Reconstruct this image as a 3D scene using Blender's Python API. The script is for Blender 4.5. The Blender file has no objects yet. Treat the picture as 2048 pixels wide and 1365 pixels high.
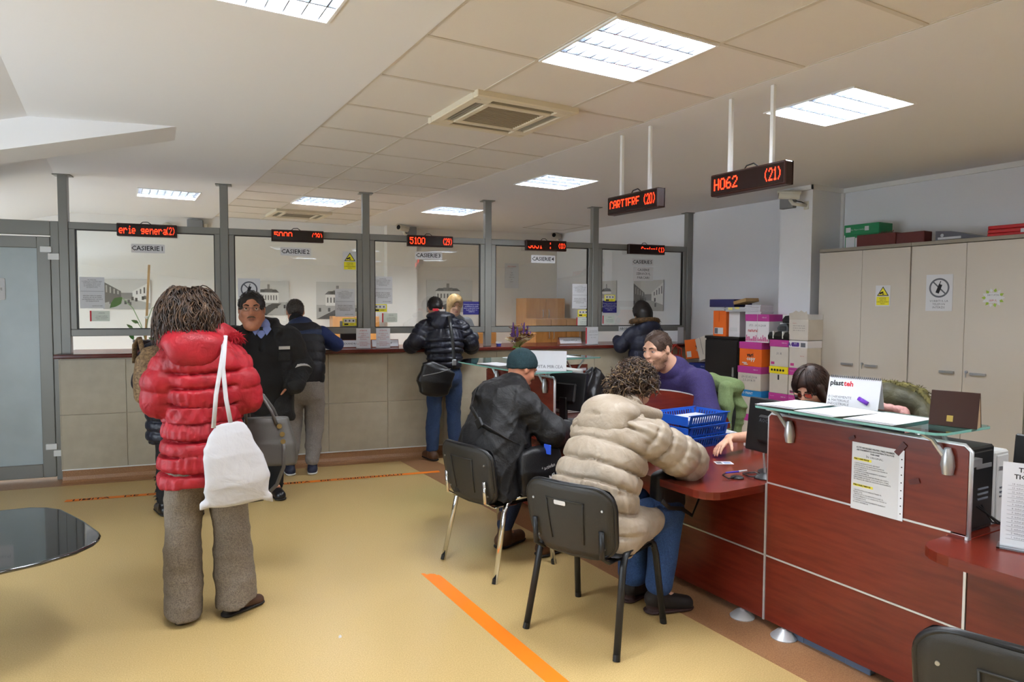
import bpy, math, random
import numpy as np
from mathutils import Vector, Matrix

R = math.radians
random.seed(7)
np.random.seed(7)
scene = bpy.context.scene
COL = scene.collection

# ------------------------------------------------------------------ camera
CAM_H = 1.64
YAW, PITCH, ROLL = 0.529369642, -0.050224822, 0.00431608853
def cam_axes():
    cy, sy, cp, sp = math.cos(YAW), math.sin(YAW), math.cos(PITCH), math.sin(PITCH)
    f = Vector((sy*cp, cy*cp, sp)); r = Vector((cy, -sy, 0)); u = r.cross(f)
    cr, sr = math.cos(ROLL), math.sin(ROLL)
    return cr*r+sr*u, -sr*r+cr*u, f
cr_, cu_, cf_ = cam_axes()
cam_d = bpy.data.cameras.new('camera')
cam_d.sensor_width = 36.0
cam_d.lens = 24.0
cam_d.clip_start = 0.02
cam = bpy.data.objects.new('camera', cam_d)
cam.matrix_world = Matrix(((cr_.x, cu_.x, -cf_.x, 0), (cr_.y, cu_.y, -cf_.y, 0), (cr_.z, cu_.z, -cf_.z, CAM_H), (0, 0, 0, 1)))
COL.objects.link(cam)
scene.camera = cam

# ------------------------------------------------------------------ world: plain overcast daylight outside the windows behind the camera
world = bpy.data.worlds.new('overcast_sky')
scene.world = world
world.use_nodes = True
wn = world.node_tree.nodes
wn['Background'].inputs[0].default_value = (0.80, 0.90, 1.0, 1)
wn['Background'].inputs[1].default_value = 7.5
vs = scene.view_settings
vs.view_transform = 'Standard'
vs.look = 'None'
vs.gamma = 1
vs.use_curve_mapping = False
vs.exposure = 0.5
PANEL_STRENGTH = 95.0          # emission of the fluorescent luminaires

# ------------------------------------------------------------------ helpers
def lin(c):
    if isinstance(c, str):
        c = [int(c[i:i+2], 16)/255 for i in (0, 2, 4)]
    return tuple((x/12.92 if x <= 0.04045 else ((x+0.055)/1.055)**2.4) for x in c)

MATS = {}
def mat(name, c, rough=0.6, metal=0.0, var=0.0, vscale=8.0, bump=0.0, bscale=60.0, c2=None, emit=0.0, coat=0.0, spec=0.5, stretch=None, alpha=1.0, trans=0.0, ior=1.45, sheen=0.0, detail=3.0, wr=0.0, wscale=16.0):
    if name in MATS:
        return MATS[name]
    m = bpy.data.materials.new(name)
    m.use_nodes = True
    nt = m.node_tree
    b = nt.nodes['Principled BSDF']
    col = lin(c)
    b.inputs['Base Color'].default_value = (*col, 1)
    b.inputs['Roughness'].default_value = rough
    b.inputs['Metallic'].default_value = metal
    b.inputs['Specular IOR Level'].default_value = spec
    b.inputs['Coat Weight'].default_value = coat
    b.inputs['Coat Roughness'].default_value = 0.08
    b.inputs['IOR'].default_value = ior
    if sheen: b.inputs['Sheen Weight'].default_value = sheen
    if trans: b.inputs['Transmission Weight'].default_value = trans
    if alpha < 1: b.inputs['Alpha'].default_value = alpha
    if emit:
        b.inputs['Emission Color'].default_value = (*col, 1)
        b.inputs['Emission Strength'].default_value = emit
    if var or bump or wr:
        tc = nt.nodes.new('ShaderNodeTexCoord')
        mp = nt.nodes.new('ShaderNodeMapping')
        nt.links.new(tc.outputs['Object'], mp.inputs[0])
        if stretch: mp.inputs['Scale'].default_value = stretch
        if var:
            n = nt.nodes.new('ShaderNodeTexNoise')
            n.inputs['Scale'].default_value = vscale
            n.inputs['Detail'].default_value = detail
            nt.links.new(mp.outputs[0], n.inputs['Vector'])
            mx = nt.nodes.new('ShaderNodeMix'); mx.data_type = 'RGBA'
            second = lin(c2) if c2 else tuple(max(0, x*(1-var)) for x in col)
            mx.inputs[6].default_value = (*col, 1); mx.inputs[7].default_value = (*second, 1)
            cr = nt.nodes.new('ShaderNodeMapRange')
            cr.inputs[1].default_value = 0.35; cr.inputs[2].default_value = 0.65
            nt.links.new(n.outputs[0], cr.inputs[0])
            nt.links.new(cr.outputs[0], mx.inputs[0])
            nt.links.new(mx.outputs[2], b.inputs['Base Color'])
        if bump:
            n2 = nt.nodes.new('ShaderNodeTexNoise')
            n2.inputs['Scale'].default_value = bscale
            n2.inputs['Detail'].default_value = 3
            nt.links.new(mp.outputs[0], n2.inputs['Vector'])
            bp = nt.nodes.new('ShaderNodeBump')
            bp.inputs['Strength'].default_value = bump
            bp.inputs['Distance'].default_value = 0.01
            nt.links.new(n2.outputs[0], bp.inputs['Height'])
            nt.links.new(bp.outputs[0], b.inputs['Normal'])
        if wr:                                   # creases of cloth
            n3 = nt.nodes.new('ShaderNodeTexNoise'); n3.inputs['Scale'].default_value = wscale; n3.inputs['Detail'].default_value = 4; n3.inputs['Distortion'].default_value = 1.6
            nt.links.new(mp.outputs[0], n3.inputs['Vector'])
            b3 = nt.nodes.new('ShaderNodeBump'); b3.inputs['Strength'].default_value = wr; b3.inputs['Distance'].default_value = 0.03
            nt.links.new(n3.outputs[0], b3.inputs['Height'])
            if bump: nt.links.new(bp.outputs[0], b3.inputs['Normal'])
            nt.links.new(b3.outputs[0], b.inputs['Normal'])
    MATS[name] = m
    return m

def glass_mat(name, tint=(1, 1, 1), refl=0.08, rough=0.0):
    """thin architectural pane: tinted see-through with mirror reflection by Fresnel"""
    if name in MATS: return MATS[name]
    m = bpy.data.materials.new(name); m.use_nodes = True
    nt = m.node_tree; nt.nodes.clear()
    out = nt.nodes.new('ShaderNodeOutputMaterial')
    tr = nt.nodes.new('ShaderNodeBsdfTransparent'); tr.inputs[0].default_value = (*tint, 1)
    gl = nt.nodes.new('ShaderNodeBsdfGlossy'); gl.inputs['Roughness'].default_value = rough
    gl.inputs[0].default_value = (0.95, 0.97, 1, 1)
    lw = nt.nodes.new('ShaderNodeFresnel'); lw.inputs[0].default_value = 1.5
    ad = nt.nodes.new('ShaderNodeMath'); ad.operation = 'ADD'; ad.inputs[1].default_value = refl
    mx = nt.nodes.new('ShaderNodeMixShader')
    nt.links.new(lw.outputs[0], ad.inputs[0]); nt.links.new(ad.outputs[0], mx.inputs[0])
    nt.links.new(tr.outputs[0], mx.inputs[1]); nt.links.new(gl.outputs[0], mx.inputs[2])
    nt.links.new(mx.outputs[0], out.inputs[0])
    MATS[name] = m
    return m

class MB:
    """collects geometry for one mesh"""
    def __init__(s): s.v = []; s.f = []; s.m = []; s.cm = 0
    def add(s, vs, fs):
        o = len(s.v); s.v += [tuple(x) for x in vs]; s.f += [tuple(i+o for i in f) for f in fs]; s.m += [s.cm]*len(fs); return s
    def mi(s, i): s.cm = i; return s
    def box(s, lo, hi, bev=0.0, M=None):
        x0, y0, z0 = lo; x1, y1, z1 = hi
        b = min(bev, (x1-x0)*.49, (y1-y0)*.49, (z1-z0)*.49)
        if b <= 0:
            vs = [(x, y, z) for z in (z0, z1) for y in (y0, y1) for x in (x0, x1)]
            fs = [(0, 2, 3, 1), (4, 5, 7, 6), (0, 1, 5, 4), (2, 6, 7, 3), (0, 4, 6, 2), (1, 3, 7, 5)]
        else:
            vs = []; idx = {}
            X = (x0, x1); Y = (y0, y1); Z = (z0, z1); sg = (1, -1)
            for i in (0, 1):
                for j in (0, 1):
                    for k in (0, 1):
                        for a in range(3):
                            p = [X[i]+sg[i]*b, Y[j]+sg[j]*b, Z[k]+sg[k]*b]
                            p[a] = (X[i], Y[j], Z[k])[a]
                            idx[i, j, k, a] = len(vs); vs.append(tuple(p))
            fs = []
            for a in range(3):
                u, w = (a+1) % 3, (a+2) % 3
                for e in (0, 1):
                    q = []
                    for (p1, p2) in ((0, 0), (1, 0), (1, 1), (0, 1)):
                        t = [0, 0, 0]; t[a] = e; t[u] = p1; t[w] = p2
                        q.append(idx[t[0], t[1], t[2], a])
                    fs.append(tuple(q) if e else tuple(reversed(q)))
                for p1 in (0, 1):
                    for p2 in (0, 1):
                        t0 = [0, 0, 0]; t0[a] = 0; t0[u] = p1; t0[w] = p2
                        t1 = list(t0); t1[a] = 1
                        q = (idx[(*t0, u)], idx[(*t1, u)], idx[(*t1, w)], idx[(*t0, w)])
                        fs.append(q if (p1 != p2) else tuple(reversed(q)))
            for i in (0, 1):
                for j in (0, 1):
                    for k in (0, 1):
                        q = (idx[i, j, k, 0], idx[i, j, k, 1], idx[i, j, k, 2])
                        fs.append(q if (i+j+k) % 2 else tuple(reversed(q)))
        if M is not None: vs = [tuple(M @ Vector(p)) for p in vs]
        return s.add(vs, fs)
    def prism(s, poly, z0, z1, M=None):
        n = len(poly)
        vs = [(x, y, z0) for x, y in poly]+[(x, y, z1) for x, y in poly]
        fs = [tuple(range(n-1, -1, -1)), tuple(range(n, 2*n))]+[(i, (i+1) % n, n+(i+1) % n, n+i) for i in range(n)]
        if M is not None: vs = [tuple(M @ Vector(p)) for p in vs]
        return s.add(vs, fs)
    def tube(s, pts, r, n=8, cap=True, flat=None):
        pts = [Vector(p) for p in pts]; k = len(pts)
        rs = r if isinstance(r, (list, tuple)) else [r]*k
        vs = []; fs = []
        t0 = (pts[1]-pts[0]).normalized()
        up = Vector((0, 0, 1)) if abs(t0.z) < .9 else Vector((1, 0, 0))
        if flat is not None: up = Vector(flat[0])
        a = t0.cross(up).normalized()
        for i, p in enumerate(pts):
            t = (pts[min(i+1, k-1)]-pts[max(i-1, 0)])
            if t.length < 1e-9: t = t0
            t.normalize()
            a = (a - t*a.dot(t))
            if a.length < 1e-6: a = t.orthogonal()
            a.normalize(); b = t.cross(a)
            for j in range(n):
                q = 2*math.pi*(j+.5)/n
                kk = flat[1] if flat is not None else 1.0
                vs.append(tuple(p+a*(rs[i]*math.cos(q))+b*(rs[i]*kk*math.sin(q))))
        for i in range(k-1):
            for j in range(n):
                fs.append((i*n+j, i*n+(j+1) % n, (i+1)*n+(j+1) % n, (i+1)*n+j))
        if cap: fs += [tuple(range(n-1, -1, -1)), tuple((k-1)*n+j for j in range(n))]
        return s.add(vs, fs)
    def cyl(s, a, b, r, n=16, r2=None):
        return s.tube([a, b], [r, r if r2 is None else r2], n)
    def lathe(s, prof, c=(0, 0, 0), n=24, M=None):
        vs = []; fs = []; k = len(prof)
        for (r, z) in prof:
            for j in range(n):
                q = 2*math.pi*j/n; vs.append((c[0]+r*math.cos(q), c[1]+r*math.sin(q), c[2]+z))
        for i in range(k-1):
            for j in range(n): fs.append((i*n+j, i*n+(j+1) % n, (i+1)*n+(j+1) % n, (i+1)*n+j))
        fs += [tuple(range(n-1, -1, -1)), tuple((k-1)*n+j for j in range(n))]
        if M is not None: vs = [tuple(M @ Vector(p)) for p in vs]
        return s.add(vs, fs)
    def grid(s, nu, nv, fn, thick=None):
        """surface fn(u,v)->point, u,v in 0..1"""
        vs = [tuple(fn(i/nu, j/nv)) for j in range(nv+1) for i in range(nu+1)]
        w = nu+1
        fs = [(j*w+i, j*w+i+1, (j+1)*w+i+1, (j+1)*w+i) for j in range(nv) for i in range(nu)]
        return s.add(vs, fs)
    def build(s, name, material, parent=None, smooth=False, kind=None, solid=0.0, loc=None):
        me = bpy.data.meshes.new(name)
        me.from_pydata(s.v, [], s.f); me.update()
        ms = material if isinstance(material, (list, tuple)) else [material]
        for m in ms: me.materials.append(m)
        if len(ms) > 1: me.polygons.foreach_set('material_index', s.m)
        if smooth:
            me.polygons.foreach_set('use_smooth', [True]*len(me.polygons))
            if smooth == 'auto':
                try: me.set_sharp_from_angle(angle=R(35))
                except Exception: pass
        o = bpy.data.objects.new(name, me); COL.objects.link(o)
        if parent is not None: o.parent = parent
        if loc is not None: o.location = loc
        if kind: o['kind'] = kind
        if solid:
            md = o.modifiers.new('thickness', 'SOLIDIFY'); md.thickness = solid; md.offset = 0
        return o

def tag(o, label, cat, group=None):
    o['label'] = label; o['category'] = cat
    if group: o['group'] = group
    return o
def thing(name, label, cat, loc=(0, 0, 0), rz=0.0, group=None, M=None):
    o = bpy.data.objects.new(name, None); COL.objects.link(o)
    o.empty_display_size = 0.1
    if M is not None: o.matrix_world = M
    else:
        o.location = loc; o.rotation_euler = (0, 0, rz)
    return tag(o, label, cat, group)
def struct(name, loc=(0, 0, 0), M=None):
    o = bpy.data.objects.new(name, None); COL.objects.link(o); o['kind'] = 'structure'
    if M is not None: o.matrix_world = M
    else: o.location = loc
    return o
def frame(o, x, y, z=None):
    """matrix with local x, y directions (z = x cross y) at o"""
    x = Vector(x).normalized(); y = Vector(y).normalized()
    z = x.cross(y).normalized(); y = z.cross(x)
    return Matrix(((x.x, y.x, z.x, o[0]), (x.y, y.y, z.y, o[1]), (x.z, y.z, z.z, o[2]), (0, 0, 0, 1)))
def copy_tree(o, parent=None, loc=None, rz=None, label=None):
    c = o.copy(); COL.objects.link(c)
    if parent is not None: c.parent = parent
    if loc is not None: c.location = loc
    if rz is not None: c.rotation_euler[2] = rz
    if label: c['label'] = label
    for ch in list(o.children): copy_tree(ch, c)
    return c

def text(s, size, material, parent, at=(0, 0, 0), align='CENTER', name='lettering', M=None, sx=1.0, lh=1.0, res=2, bold=0.0, shear=0.0):
    cu = bpy.data.curves.new(name, 'FONT')
    cu.body = s; cu.size = size; cu.align_x = align; cu.align_y = 'CENTER'
    cu.resolution_u = res; cu.space_line = lh; cu.offset = bold; cu.shear = shear
    t = bpy.data.objects.new(name, cu)
    me = bpy.data.meshes.new_from_object(t)
    bpy.data.objects.remove(t); bpy.data.curves.remove(cu)
    me.name = name; me.materials.clear(); me.materials.append(material)
    if sx != 1.0:
        for v in me.vertices: v.co.x *= sx
    o = bpy.data.objects.new(name, me); COL.objects.link(o)
    o.parent = parent
    if M is not None: o.matrix_local = M
    else: o.location = at
    return o

def rrect(w, h, r, n=5, cx=0, cy=0):
    p = []
    for (sx, sy, a0) in ((1, 1, 0), (-1, 1, 90), (-1, -1, 180), (1, -1, 270)):
        for i in range(n+1):
            a = R(a0+90*i/n); p.append((cx+sx*(w/2-r)+r*math.cos(a), cy+sy*(h/2-r)+r*math.sin(a)))
    return p

# partition frame: s runs along the glass front, off goes away from the hall
PA = R(-10.0)
PD = Vector((math.cos(PA), math.sin(PA), 0)); PN = Vector((-PD.y, PD.x, 0)); P0 = Vector((-.39, 7.62, 0))
def PT(s, off, z): return P0+PD*s+PN*off+Vector((0, 0, z))
def PM(s, off, z): return frame(PT(s, off, z), PD, (0, 0, 1))          # local x along glass, y up, z towards hall
def RM(y, x, z): return frame((x, y, z), (0, -1, 0), (0, 0, 1))         # plane facing -X (cabinet doors, desk front): local x towards -Y
PZ = Matrix.Rotation(PA, 4, 'Z')

CEIL = 2.8416
# ------------------------------------------------------------------ materials
M_wall = mat('wall_paint', 'e6e8ec', .8, bump=.04, bscale=120)
M_wallw = mat('wall_paint_warm', 'e6e3de', .8, bump=.04, bscale=120)
M_ceil = mat('ceiling_paint', 'e0e0e1', .85, bump=.03, bscale=100)
M_tile = mat('ceiling_tile_mineral', 'dbd6cf', .9, bump=.15, bscale=260)
M_tbar = mat('ceiling_tbar_white', 'c9c2b6', .6)
M_floor = mat('linoleum_yellow', 'cbb07a', .36, var=.5, vscale=170, c2='b89c64', bump=.03, bscale=200, detail=2)
M_floorb = mat('linoleum_brown', '8a6242', .36, var=.5, vscale=160, c2='a47a55', bump=.03, bscale=200, detail=2)
M_alu = mat('anodised_frame_grey', '82827e', .42, metal=.25)
M_aluw = mat('anodised_frame_warm', '6d6f70', .42, metal=.35)
M_steel = mat('satin_steel', 'b9bcc0', .35, metal=.8)
M_chrome = mat('chrome', 'd8dadd', .08, metal=1.0)
M_white = mat('white_plastic', 'e6e6e4', .45)
M_whitem = mat('white_metal', 'e4e6e6', .4)
M_black = mat('black_plastic', '141416', .45)
M_blackm = mat('black_metal', '1a1b1c', .45, metal=.3)
M_dark = mat('dark_void', '0b0b0b', .8)
M_paper = mat('paper', 'd2d4d8', .75)
M_ink = mat('ink_black', '1c1c22', .8)
M_inkg = mat('ink_grey', '5d6068', .8)
M_inkr = mat('ink_red', 'b8243a', .7)
M_red = mat('label_red', 'c01f2e', .6)
M_yellow = mat('sticker_yellow', 'e9df2c', .5)
M_mahog = mat('mahogany_laminate', '6c2518', .25, var=.35, vscale=5, c2='5e1e13', stretch=(1, 1, 9), bump=.02, bscale=90, detail=5)
M_mahogd = mat('mahogany_counter', '5e2119', .22, var=.3, vscale=6)
M_counter = mat('stone_tile', 'b1a996', .42, var=.3, vscale=9, c2='aaa18e')
M_tape = mat('tape_orange', 'f08018', .5)
M_beech = mat('beech_veneer', 'c98f4f', .45, var=.35, vscale=4, c2='bd8143', stretch=(6, 6, 1), detail=5)
M_cabin = mat('cabinet_grey_laminate', 'c6bfb4', .5)
M_cabedge = mat('cabinet_edge', '8f887b', .5)
M_glass = glass_mat('pane_glass', (.97, .985, .98), .035)
M_glassg = glass_mat('counter_glass_green', (.80, .95, .92), .03)
M_glassedge = mat('glass_edge_green', '8fd0c4', .15, trans=.35)
M_acryl = glass_mat('acrylic', (.96, .98, .98), .02)
M_led = mat('led_red', 'ff2c10', .5, emit=3.4)
# ================================================================== ROOM SHELL
XL, XR, YB = -2.6, 6.40, -6.4
BACK = 3.0                                     # depth of the cashiers' room behind the glass
GX0, GY0 = 1.2235, 2.8726                      # ceiling grid origin, 0.6 m module
NEAR_ROW, FAR_ROW = -15, 12

# ---- floor
fl = struct('floor')
MB().box((XL-.3, YB-.3, -.12), (XR+.3, 11.4, 0)).build('linoleum_field', M_floor, fl)
MB().box((2.60, YB, 0), (2.93, 6.86, .0012)).build('linoleum_band', M_floorb, fl)
mb = MB()
a, b, c_, d_ = PT(-2.1, -.31, 0), PT(7.1, -.31, 0), PT(7.1, .1, 0), PT(-2.1, .1, 0)
mb.prism([(p.x, p.y) for p in (a, b, c_, d_)], 0, .0016)
mb.build('linoleum_band', M_floorb, fl)

# ---- luminaires and ceiling openings
LUM = [  # x0, y0, kind (plaster or tile), label
    (3.49, 2.31, 'three-row louvred ceiling light shining beside the sign reading H062'),
    (3.42, 5.23, 'louvred ceiling light over the desks beside the sign reading CARTIERE'),
    (3.42, 7.56, 'louvred ceiling light behind the glass above the third cashier window'),
    (0.25, 8.02, 'louvred ceiling light behind the glass above the first cashier window'),
    (0.22, 2.36, 'louvred ceiling light above the waiting area left of the tile strip'),
    (GX0+.6, GY0-.6, 'louvred light set into the ceiling tiles next to the large cassette air conditioner'),
    (GX0+.6, GY0+.6*8, 'louvred light set into the ceiling tiles behind the glass above the second cashier window'),
    (3.49, -.60, 'louvred ceiling light above the near end of the desks'),
    (0.22, -.60, 'louvred ceiling light beside the street windows'),
    (GX0+.6, GY0-.6*6, 'louvred light set into the ceiling tiles beside the street windows'),
    (3.49, -3.5, 'louvred ceiling light above the rear of the hall on the cabinet side'),
    (0.22, -3.5, 'louvred ceiling light above the rear of the hall on the street side'),
    (GX0+.6, GY0-.6*12, 'louvred light set into the ceiling tiles at the rear of the hall'),
]
HOLES = [(x, y, x+.6, y+.6) for x, y, _ in LUM]
def plaster(mb, x0, y0, x1, y1, z0, z1, holes):
    hs = [h for h in holes if h[0] > x0-.01 and h[2] < x1+.01]
    if not hs: mb.box((x0, y0, z0), (x1, y1, z1)); return
    xs = sorted({h[0] for h in hs} | {h[2] for h in hs} | {x0, x1})
    for a, b in zip(xs, xs[1:]):
        cur = y0
        for h in sorted((h for h in hs if h[0] <= a+1e-6 and h[2] >= b-1e-6), key=lambda h: h[1]):
            mb.box((a, cur, z0), (b, h[1], z1)); cur = h[3]
        mb.box((a, cur, z0), (b, y1, z1))
ce = struct('ceiling')
mb = MB()
plaster(mb, -.44, YB, GX0, 11.2, CEIL, CEIL+.12, HOLES)
plaster(mb, GX0+1.8, YB, XR+.2, 11.2, CEIL, CEIL+.12, HOLES)
mb.box((GX0, YB, CEIL+.118), (GX0+1.8, 11.2, CEIL+.13))
mb.build('plasterboard', M_ceil, ce)
# sloped part over the side entrance, left of the flat ceiling
mb = MB()
sl = [(-.44, CEIL), (-.44, CEIL+.12), (-2.9, CEIL-.45), (-2.9, CEIL-.57)]
mb.prism([(x, z) for x, z in sl], -11.2, -YB, M=Matrix.Rotation(R(90), 4, 'X'))
mb.build('sloped_plasterboard', M_ceil, ce)
# wedge shaped beam dropping towards the side wall
A1, A2 = Vector((.40, 5.16, CEIL)), Vector((.42, 5.60, CEIL))
dv = Vector((-1, .26, -.225))
B1, B2 = A1+dv*2.2, A2+dv*2.2
vs = [A1, A2, B2, B1, (A1.x, A1.y, CEIL+.06), (A2.x, A2.y, CEIL+.06), (B2.x, B2.y, CEIL+.06), (B1.x, B1.y, CEIL+.06)]
MB().add(vs, [(0, 3, 2, 1), (4, 5, 6, 7), (0, 4, 7, 3), (1, 2, 6, 5), (0, 1, 5, 4), (2, 3, 7, 6)]).build('dropped_beam', M_ceil, ce)
# access hatch
mb = MB()
for (x0, y0, x1, y1) in ((5.40, 8.2, 6.12, 8.21), (5.40, 8.92, 6.12, 8.93), (5.40, 8.2, 5.41, 8.93), (6.11, 8.2, 6.12, 8.93)):
    mb.box((x0, y0, CEIL-.002), (x1, y1, CEIL+.01))
mb.build('access_hatch', mat('hatch_gap', '8f877c', .8), ce)
# mineral tiles laid in a T-bar grid; each tile its own piece
tile_me = None
for j in range(NEAR_ROW, FAR_ROW):
    for i in range(3):
        x0, y0 = GX0+.6*i, GY0+.6*j
        if any(abs(x0-l[0]) < .01 and abs(y0-l[1]) < .01 for l in LUM): continue
        if i == 1 and j in (1, 10): continue
        if tile_me is None:
            o = MB().box((.006, .006, 0), (.594, .594, .015), .004).build('ceiling_tile', M_tile, ce); tile_me = o.data
        else:
            o = bpy.data.objects.new('ceiling_tile', tile_me); COL.objects.link(o); o.parent = ce
        o.location = (x0, y0, CEIL+.004+.002*random.random())
for i in range(4):
    x = GX0+.6*i
    MB().box((x-.011, GY0+.6*NEAR_ROW, CEIL+.0015), (x+.011, GY0+.6*FAR_ROW, CEIL+.006)).build('tee_bar', M_tbar, ce)
for j in range(NEAR_ROW, FAR_ROW+1):
    y = GY0+.6*j
    MB().box((GX0, y-.011, CEIL+.0012), (GX0+1.8, y+.011, CEIL+.0055)).build('tee_bar', M_tbar, ce)

# ---- walls
w = MB().box((XR, YB, 0), (XR+.15, 11.2, CEIL+.05)).build('wall_right', M_wall); w['kind'] = 'structure'
mb = MB(); mb.box((-2.4, BACK, 0), (7.2, BACK+.15, CEIL+.05), M=Matrix.Translation(P0) @ PZ)
mb.box((3.50, BACK-.25, 0), (3.95, BACK+.01, CEIL+.02), M=Matrix.Translation(P0) @ PZ)
w = mb.build('wall_back', M_wallw); w['kind'] = 'structure'
w = MB().box((XL, YB-.15, 0), (XR, YB, CEIL+.05)).build('wall_rear', M_wall); w['kind'] = 'structure'
# street side wall left of the camera with two big windows, plus an added one behind the glass
sw = struct('wall_left')
mb = MB()
for y0, y1 in ((YB, 2.1), (3.55, 3.75), (5.2, 8.35), (9.8, 11.2)): mb.box((XL-.15, y0, 0), (XL, y1, CEIL))
mb.box((XL-.15, 2.1, 0), (XL, 9.8, .5)); mb.box((XL-.15, 2.1, 2.15), (XL, 9.8, CEIL+.05))
mb.build('masonry', M_wall, sw)
for k, y0 in enumerate((2.1, 3.75, 8.35)):  # last opening is unseen, added to brighten the cashiers' room
    wd = struct('window_%d' % (k+6), (XL-.08, y0, .5))
    mb = MB()
    for lo, hi in (((-.03, 0, 0), (.03, .07, 1.7)), ((-.03, 1.38, 0), (.03, 1.45, 1.65)), ((-.03, 0, 0), (.03, 1.45, .07)), ((-.03, 0, 1.58), (.03, 1.45, 1.65)), ((-.03, .69, 0), (.03, .75, 1.65))):
        mb.box(lo, hi, .005)
    mb.build('window_frame', M_whitem, wd)
# pillar with cable trunking beside the grey cabinets
pl = struct('wall_pillar')
MB().box((5.93, 4.33, 0), (XR, 4.70, CEIL)).build('pillar', M_wall, pl)
mb = MB()
mb.box((5.905, 4.30, CEIL-.045), (5.93, 4.70, CEIL)); mb.box((5.905, 4.305, CEIL-.045), (XR, 4.33, CEIL))
mb.box((6.375, 4.30, .9), (XR, 4.33, CEIL-.045))
mb.build('cable_trunking', M_white, pl)
t = MB(); t.box((XR-.022, YB, CEIL-.045), (XR, 4.31, CEIL)); o = t.build('trim_1', M_white); o['kind'] = 'structure'

# ---- luminaires
M_lampglow = mat('fluorescent_glow', 'f4f8ff', .5, emit=PANEL_STRENGTH)
M_louvre = mat('louvre_aluminium', '8d949e', .3, metal=.9)
def luminaire(x, y, label):
    t = thing('ceiling_light', label, 'light', (x, y, CEIL), 0, 'louvred ceiling lights')
    mb = MB()
    for lo, hi in (((0, 0, -.006), (.6, .012, .1)), ((0, .588, -.006), (.6, .6, .1)), ((0, .012, -.006), (.012, .588, .1)), ((.588, .012, -.006), (.6, .588, .1)), ((0, 0, .095), (.6, .6, .1))):
        mb.box(lo, hi)
    mb.build('housing', M_whitem, t)
    for k in range(4):
        yy = .012+.144*(k+.5)
        MB().cyl((.03, yy, .046), (.57, yy, .046), .02, 10).build('fluorescent_tube', M_lampglow, t, smooth=True)
    for k in range(3):                                    # long V reflectors between the tubes
        mb = MB()
        yy = .012+.144*(k+1)
        mb.add([(.012, yy-.005, .0), (.588, yy-.005, 0), (.588, yy-.02, .05), (.012, yy-.02, .05), (.012, yy+.005, .0), (.588, yy+.005, 0), (.588, yy+.02, .05), (.012, yy+.02, .05)],
               [(0, 1, 2, 3), (5, 4, 7, 6), (0, 4, 5, 1), (3, 2, 6, 7), (0, 3, 7, 4), (1, 5, 6, 2)])
        mb.build('reflector', M_louvre, t)
    bl = None
    for k in range(4):
        y0 = .016+.144*k; y1 = y0+.136
        for q in range(8):                                # cross blades, deeper towards the reflectors
            xx = 0; ym = .068
            if bl is not None:
                o = bpy.data.objects.new('louvre_blade', bl); COL.objects.link(o); o.parent = t; o.location = (.012+.576*(q+.5)/8, y0, 0); continue
            lv = MB(); y1 = .136; yk = y0; y0 = 0
            lv.add([(xx-.003, y0, 0), (xx-.003, y1, 0), (xx-.003, y1, .024), (xx-.003, ym, .014), (xx-.003, y0, .024), (xx+.003, y0, 0), (xx+.003, y1, 0), (xx+.003, y1, .024), (xx+.003, ym, .014), (xx+.003, y0, .024)],
                   [(0, 1, 2, 3, 4), (9, 8, 7, 6, 5), (0, 5, 6, 1), (2, 7, 8, 3), (3, 8, 9, 4)])
            y0 = yk; o = lv.build('louvre_blade', M_louvre, t); bl = o.data; o.location = (.012+.576*(q+.5)/8, y0, 0)
    return t
first = luminaire(*LUM[0])
for x, y, lb in LUM[1:]:
    copy_tree(first, None, (x, y, CEIL), None, lb)

# ---- cassette air conditioners in the tile strip
M_ac = mat('ac_cream', 'd8cfb8', .5); M_acg = mat('ac_grille', 'a39a86', .7)
def cassette(y, label):
    t = thing('air_conditioner', label, 'air conditioner', (GX0+.9, y, CEIL), 0, 'ceiling cassette air conditioners')
    t.scale = (.87, .87, 1)
    mb = MB()
    def ring(a0, a1, z0, z1):
        for lo, hi in (((-a1, -a1, z0), (a1, -a0, z1)), ((-a1, a0, z0), (a1, a1, z1)), ((-a1, -a0, z0), (-a0, a0, z1)), ((a0, -a0, z0), (a1, a0, z1))):
            mb.box(lo, hi, .006)
    ring(.335, .40, -.03, .02)
    ring(.215, .262, -.03, .02)
    for sx in (-1, 1):
        for sy in (-1, 1): mb.box((min(sx*.25, sx*.345), min(sy*.25, sy*.345), -.03), (max(sx*.25, sx*.345), max(sy*.25, sy*.345), .02), .006)
    mb.build('panel', M_ac, t)
    g = MB()
    g.box((-.216, -.216, -.015), (.216, .216, -.005))
    for k in range(14):
        q = -.2+.4*k/13; g.box((-.212, q-.004, -.026), (.212, q+.004, -.012))
    g.build('intake_grille', M_acg, t)
    for k in range(4):
        f = MB(); f.box((-.245, .262, -.01), (.245, .335, .02))
        f.mi(1); f.box((-.24, .283, -.027), (.24, .287, -.005), M=Matrix.Rotation(0, 4, 'X')); f.box((-.24, .308, -.027), (.24, .312, -.005))
        o = f.build('air_outlet', [M_dark, M_acg], t); o.rotation_euler = (0, 0, R(90*k))
    return t
cassette(GY0+.9, 'large cream cassette air conditioner among the ceiling tiles over the hall')
cassette(GY0+6.3, 'cream cassette air conditioner among the ceiling tiles behind the glass')

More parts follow.
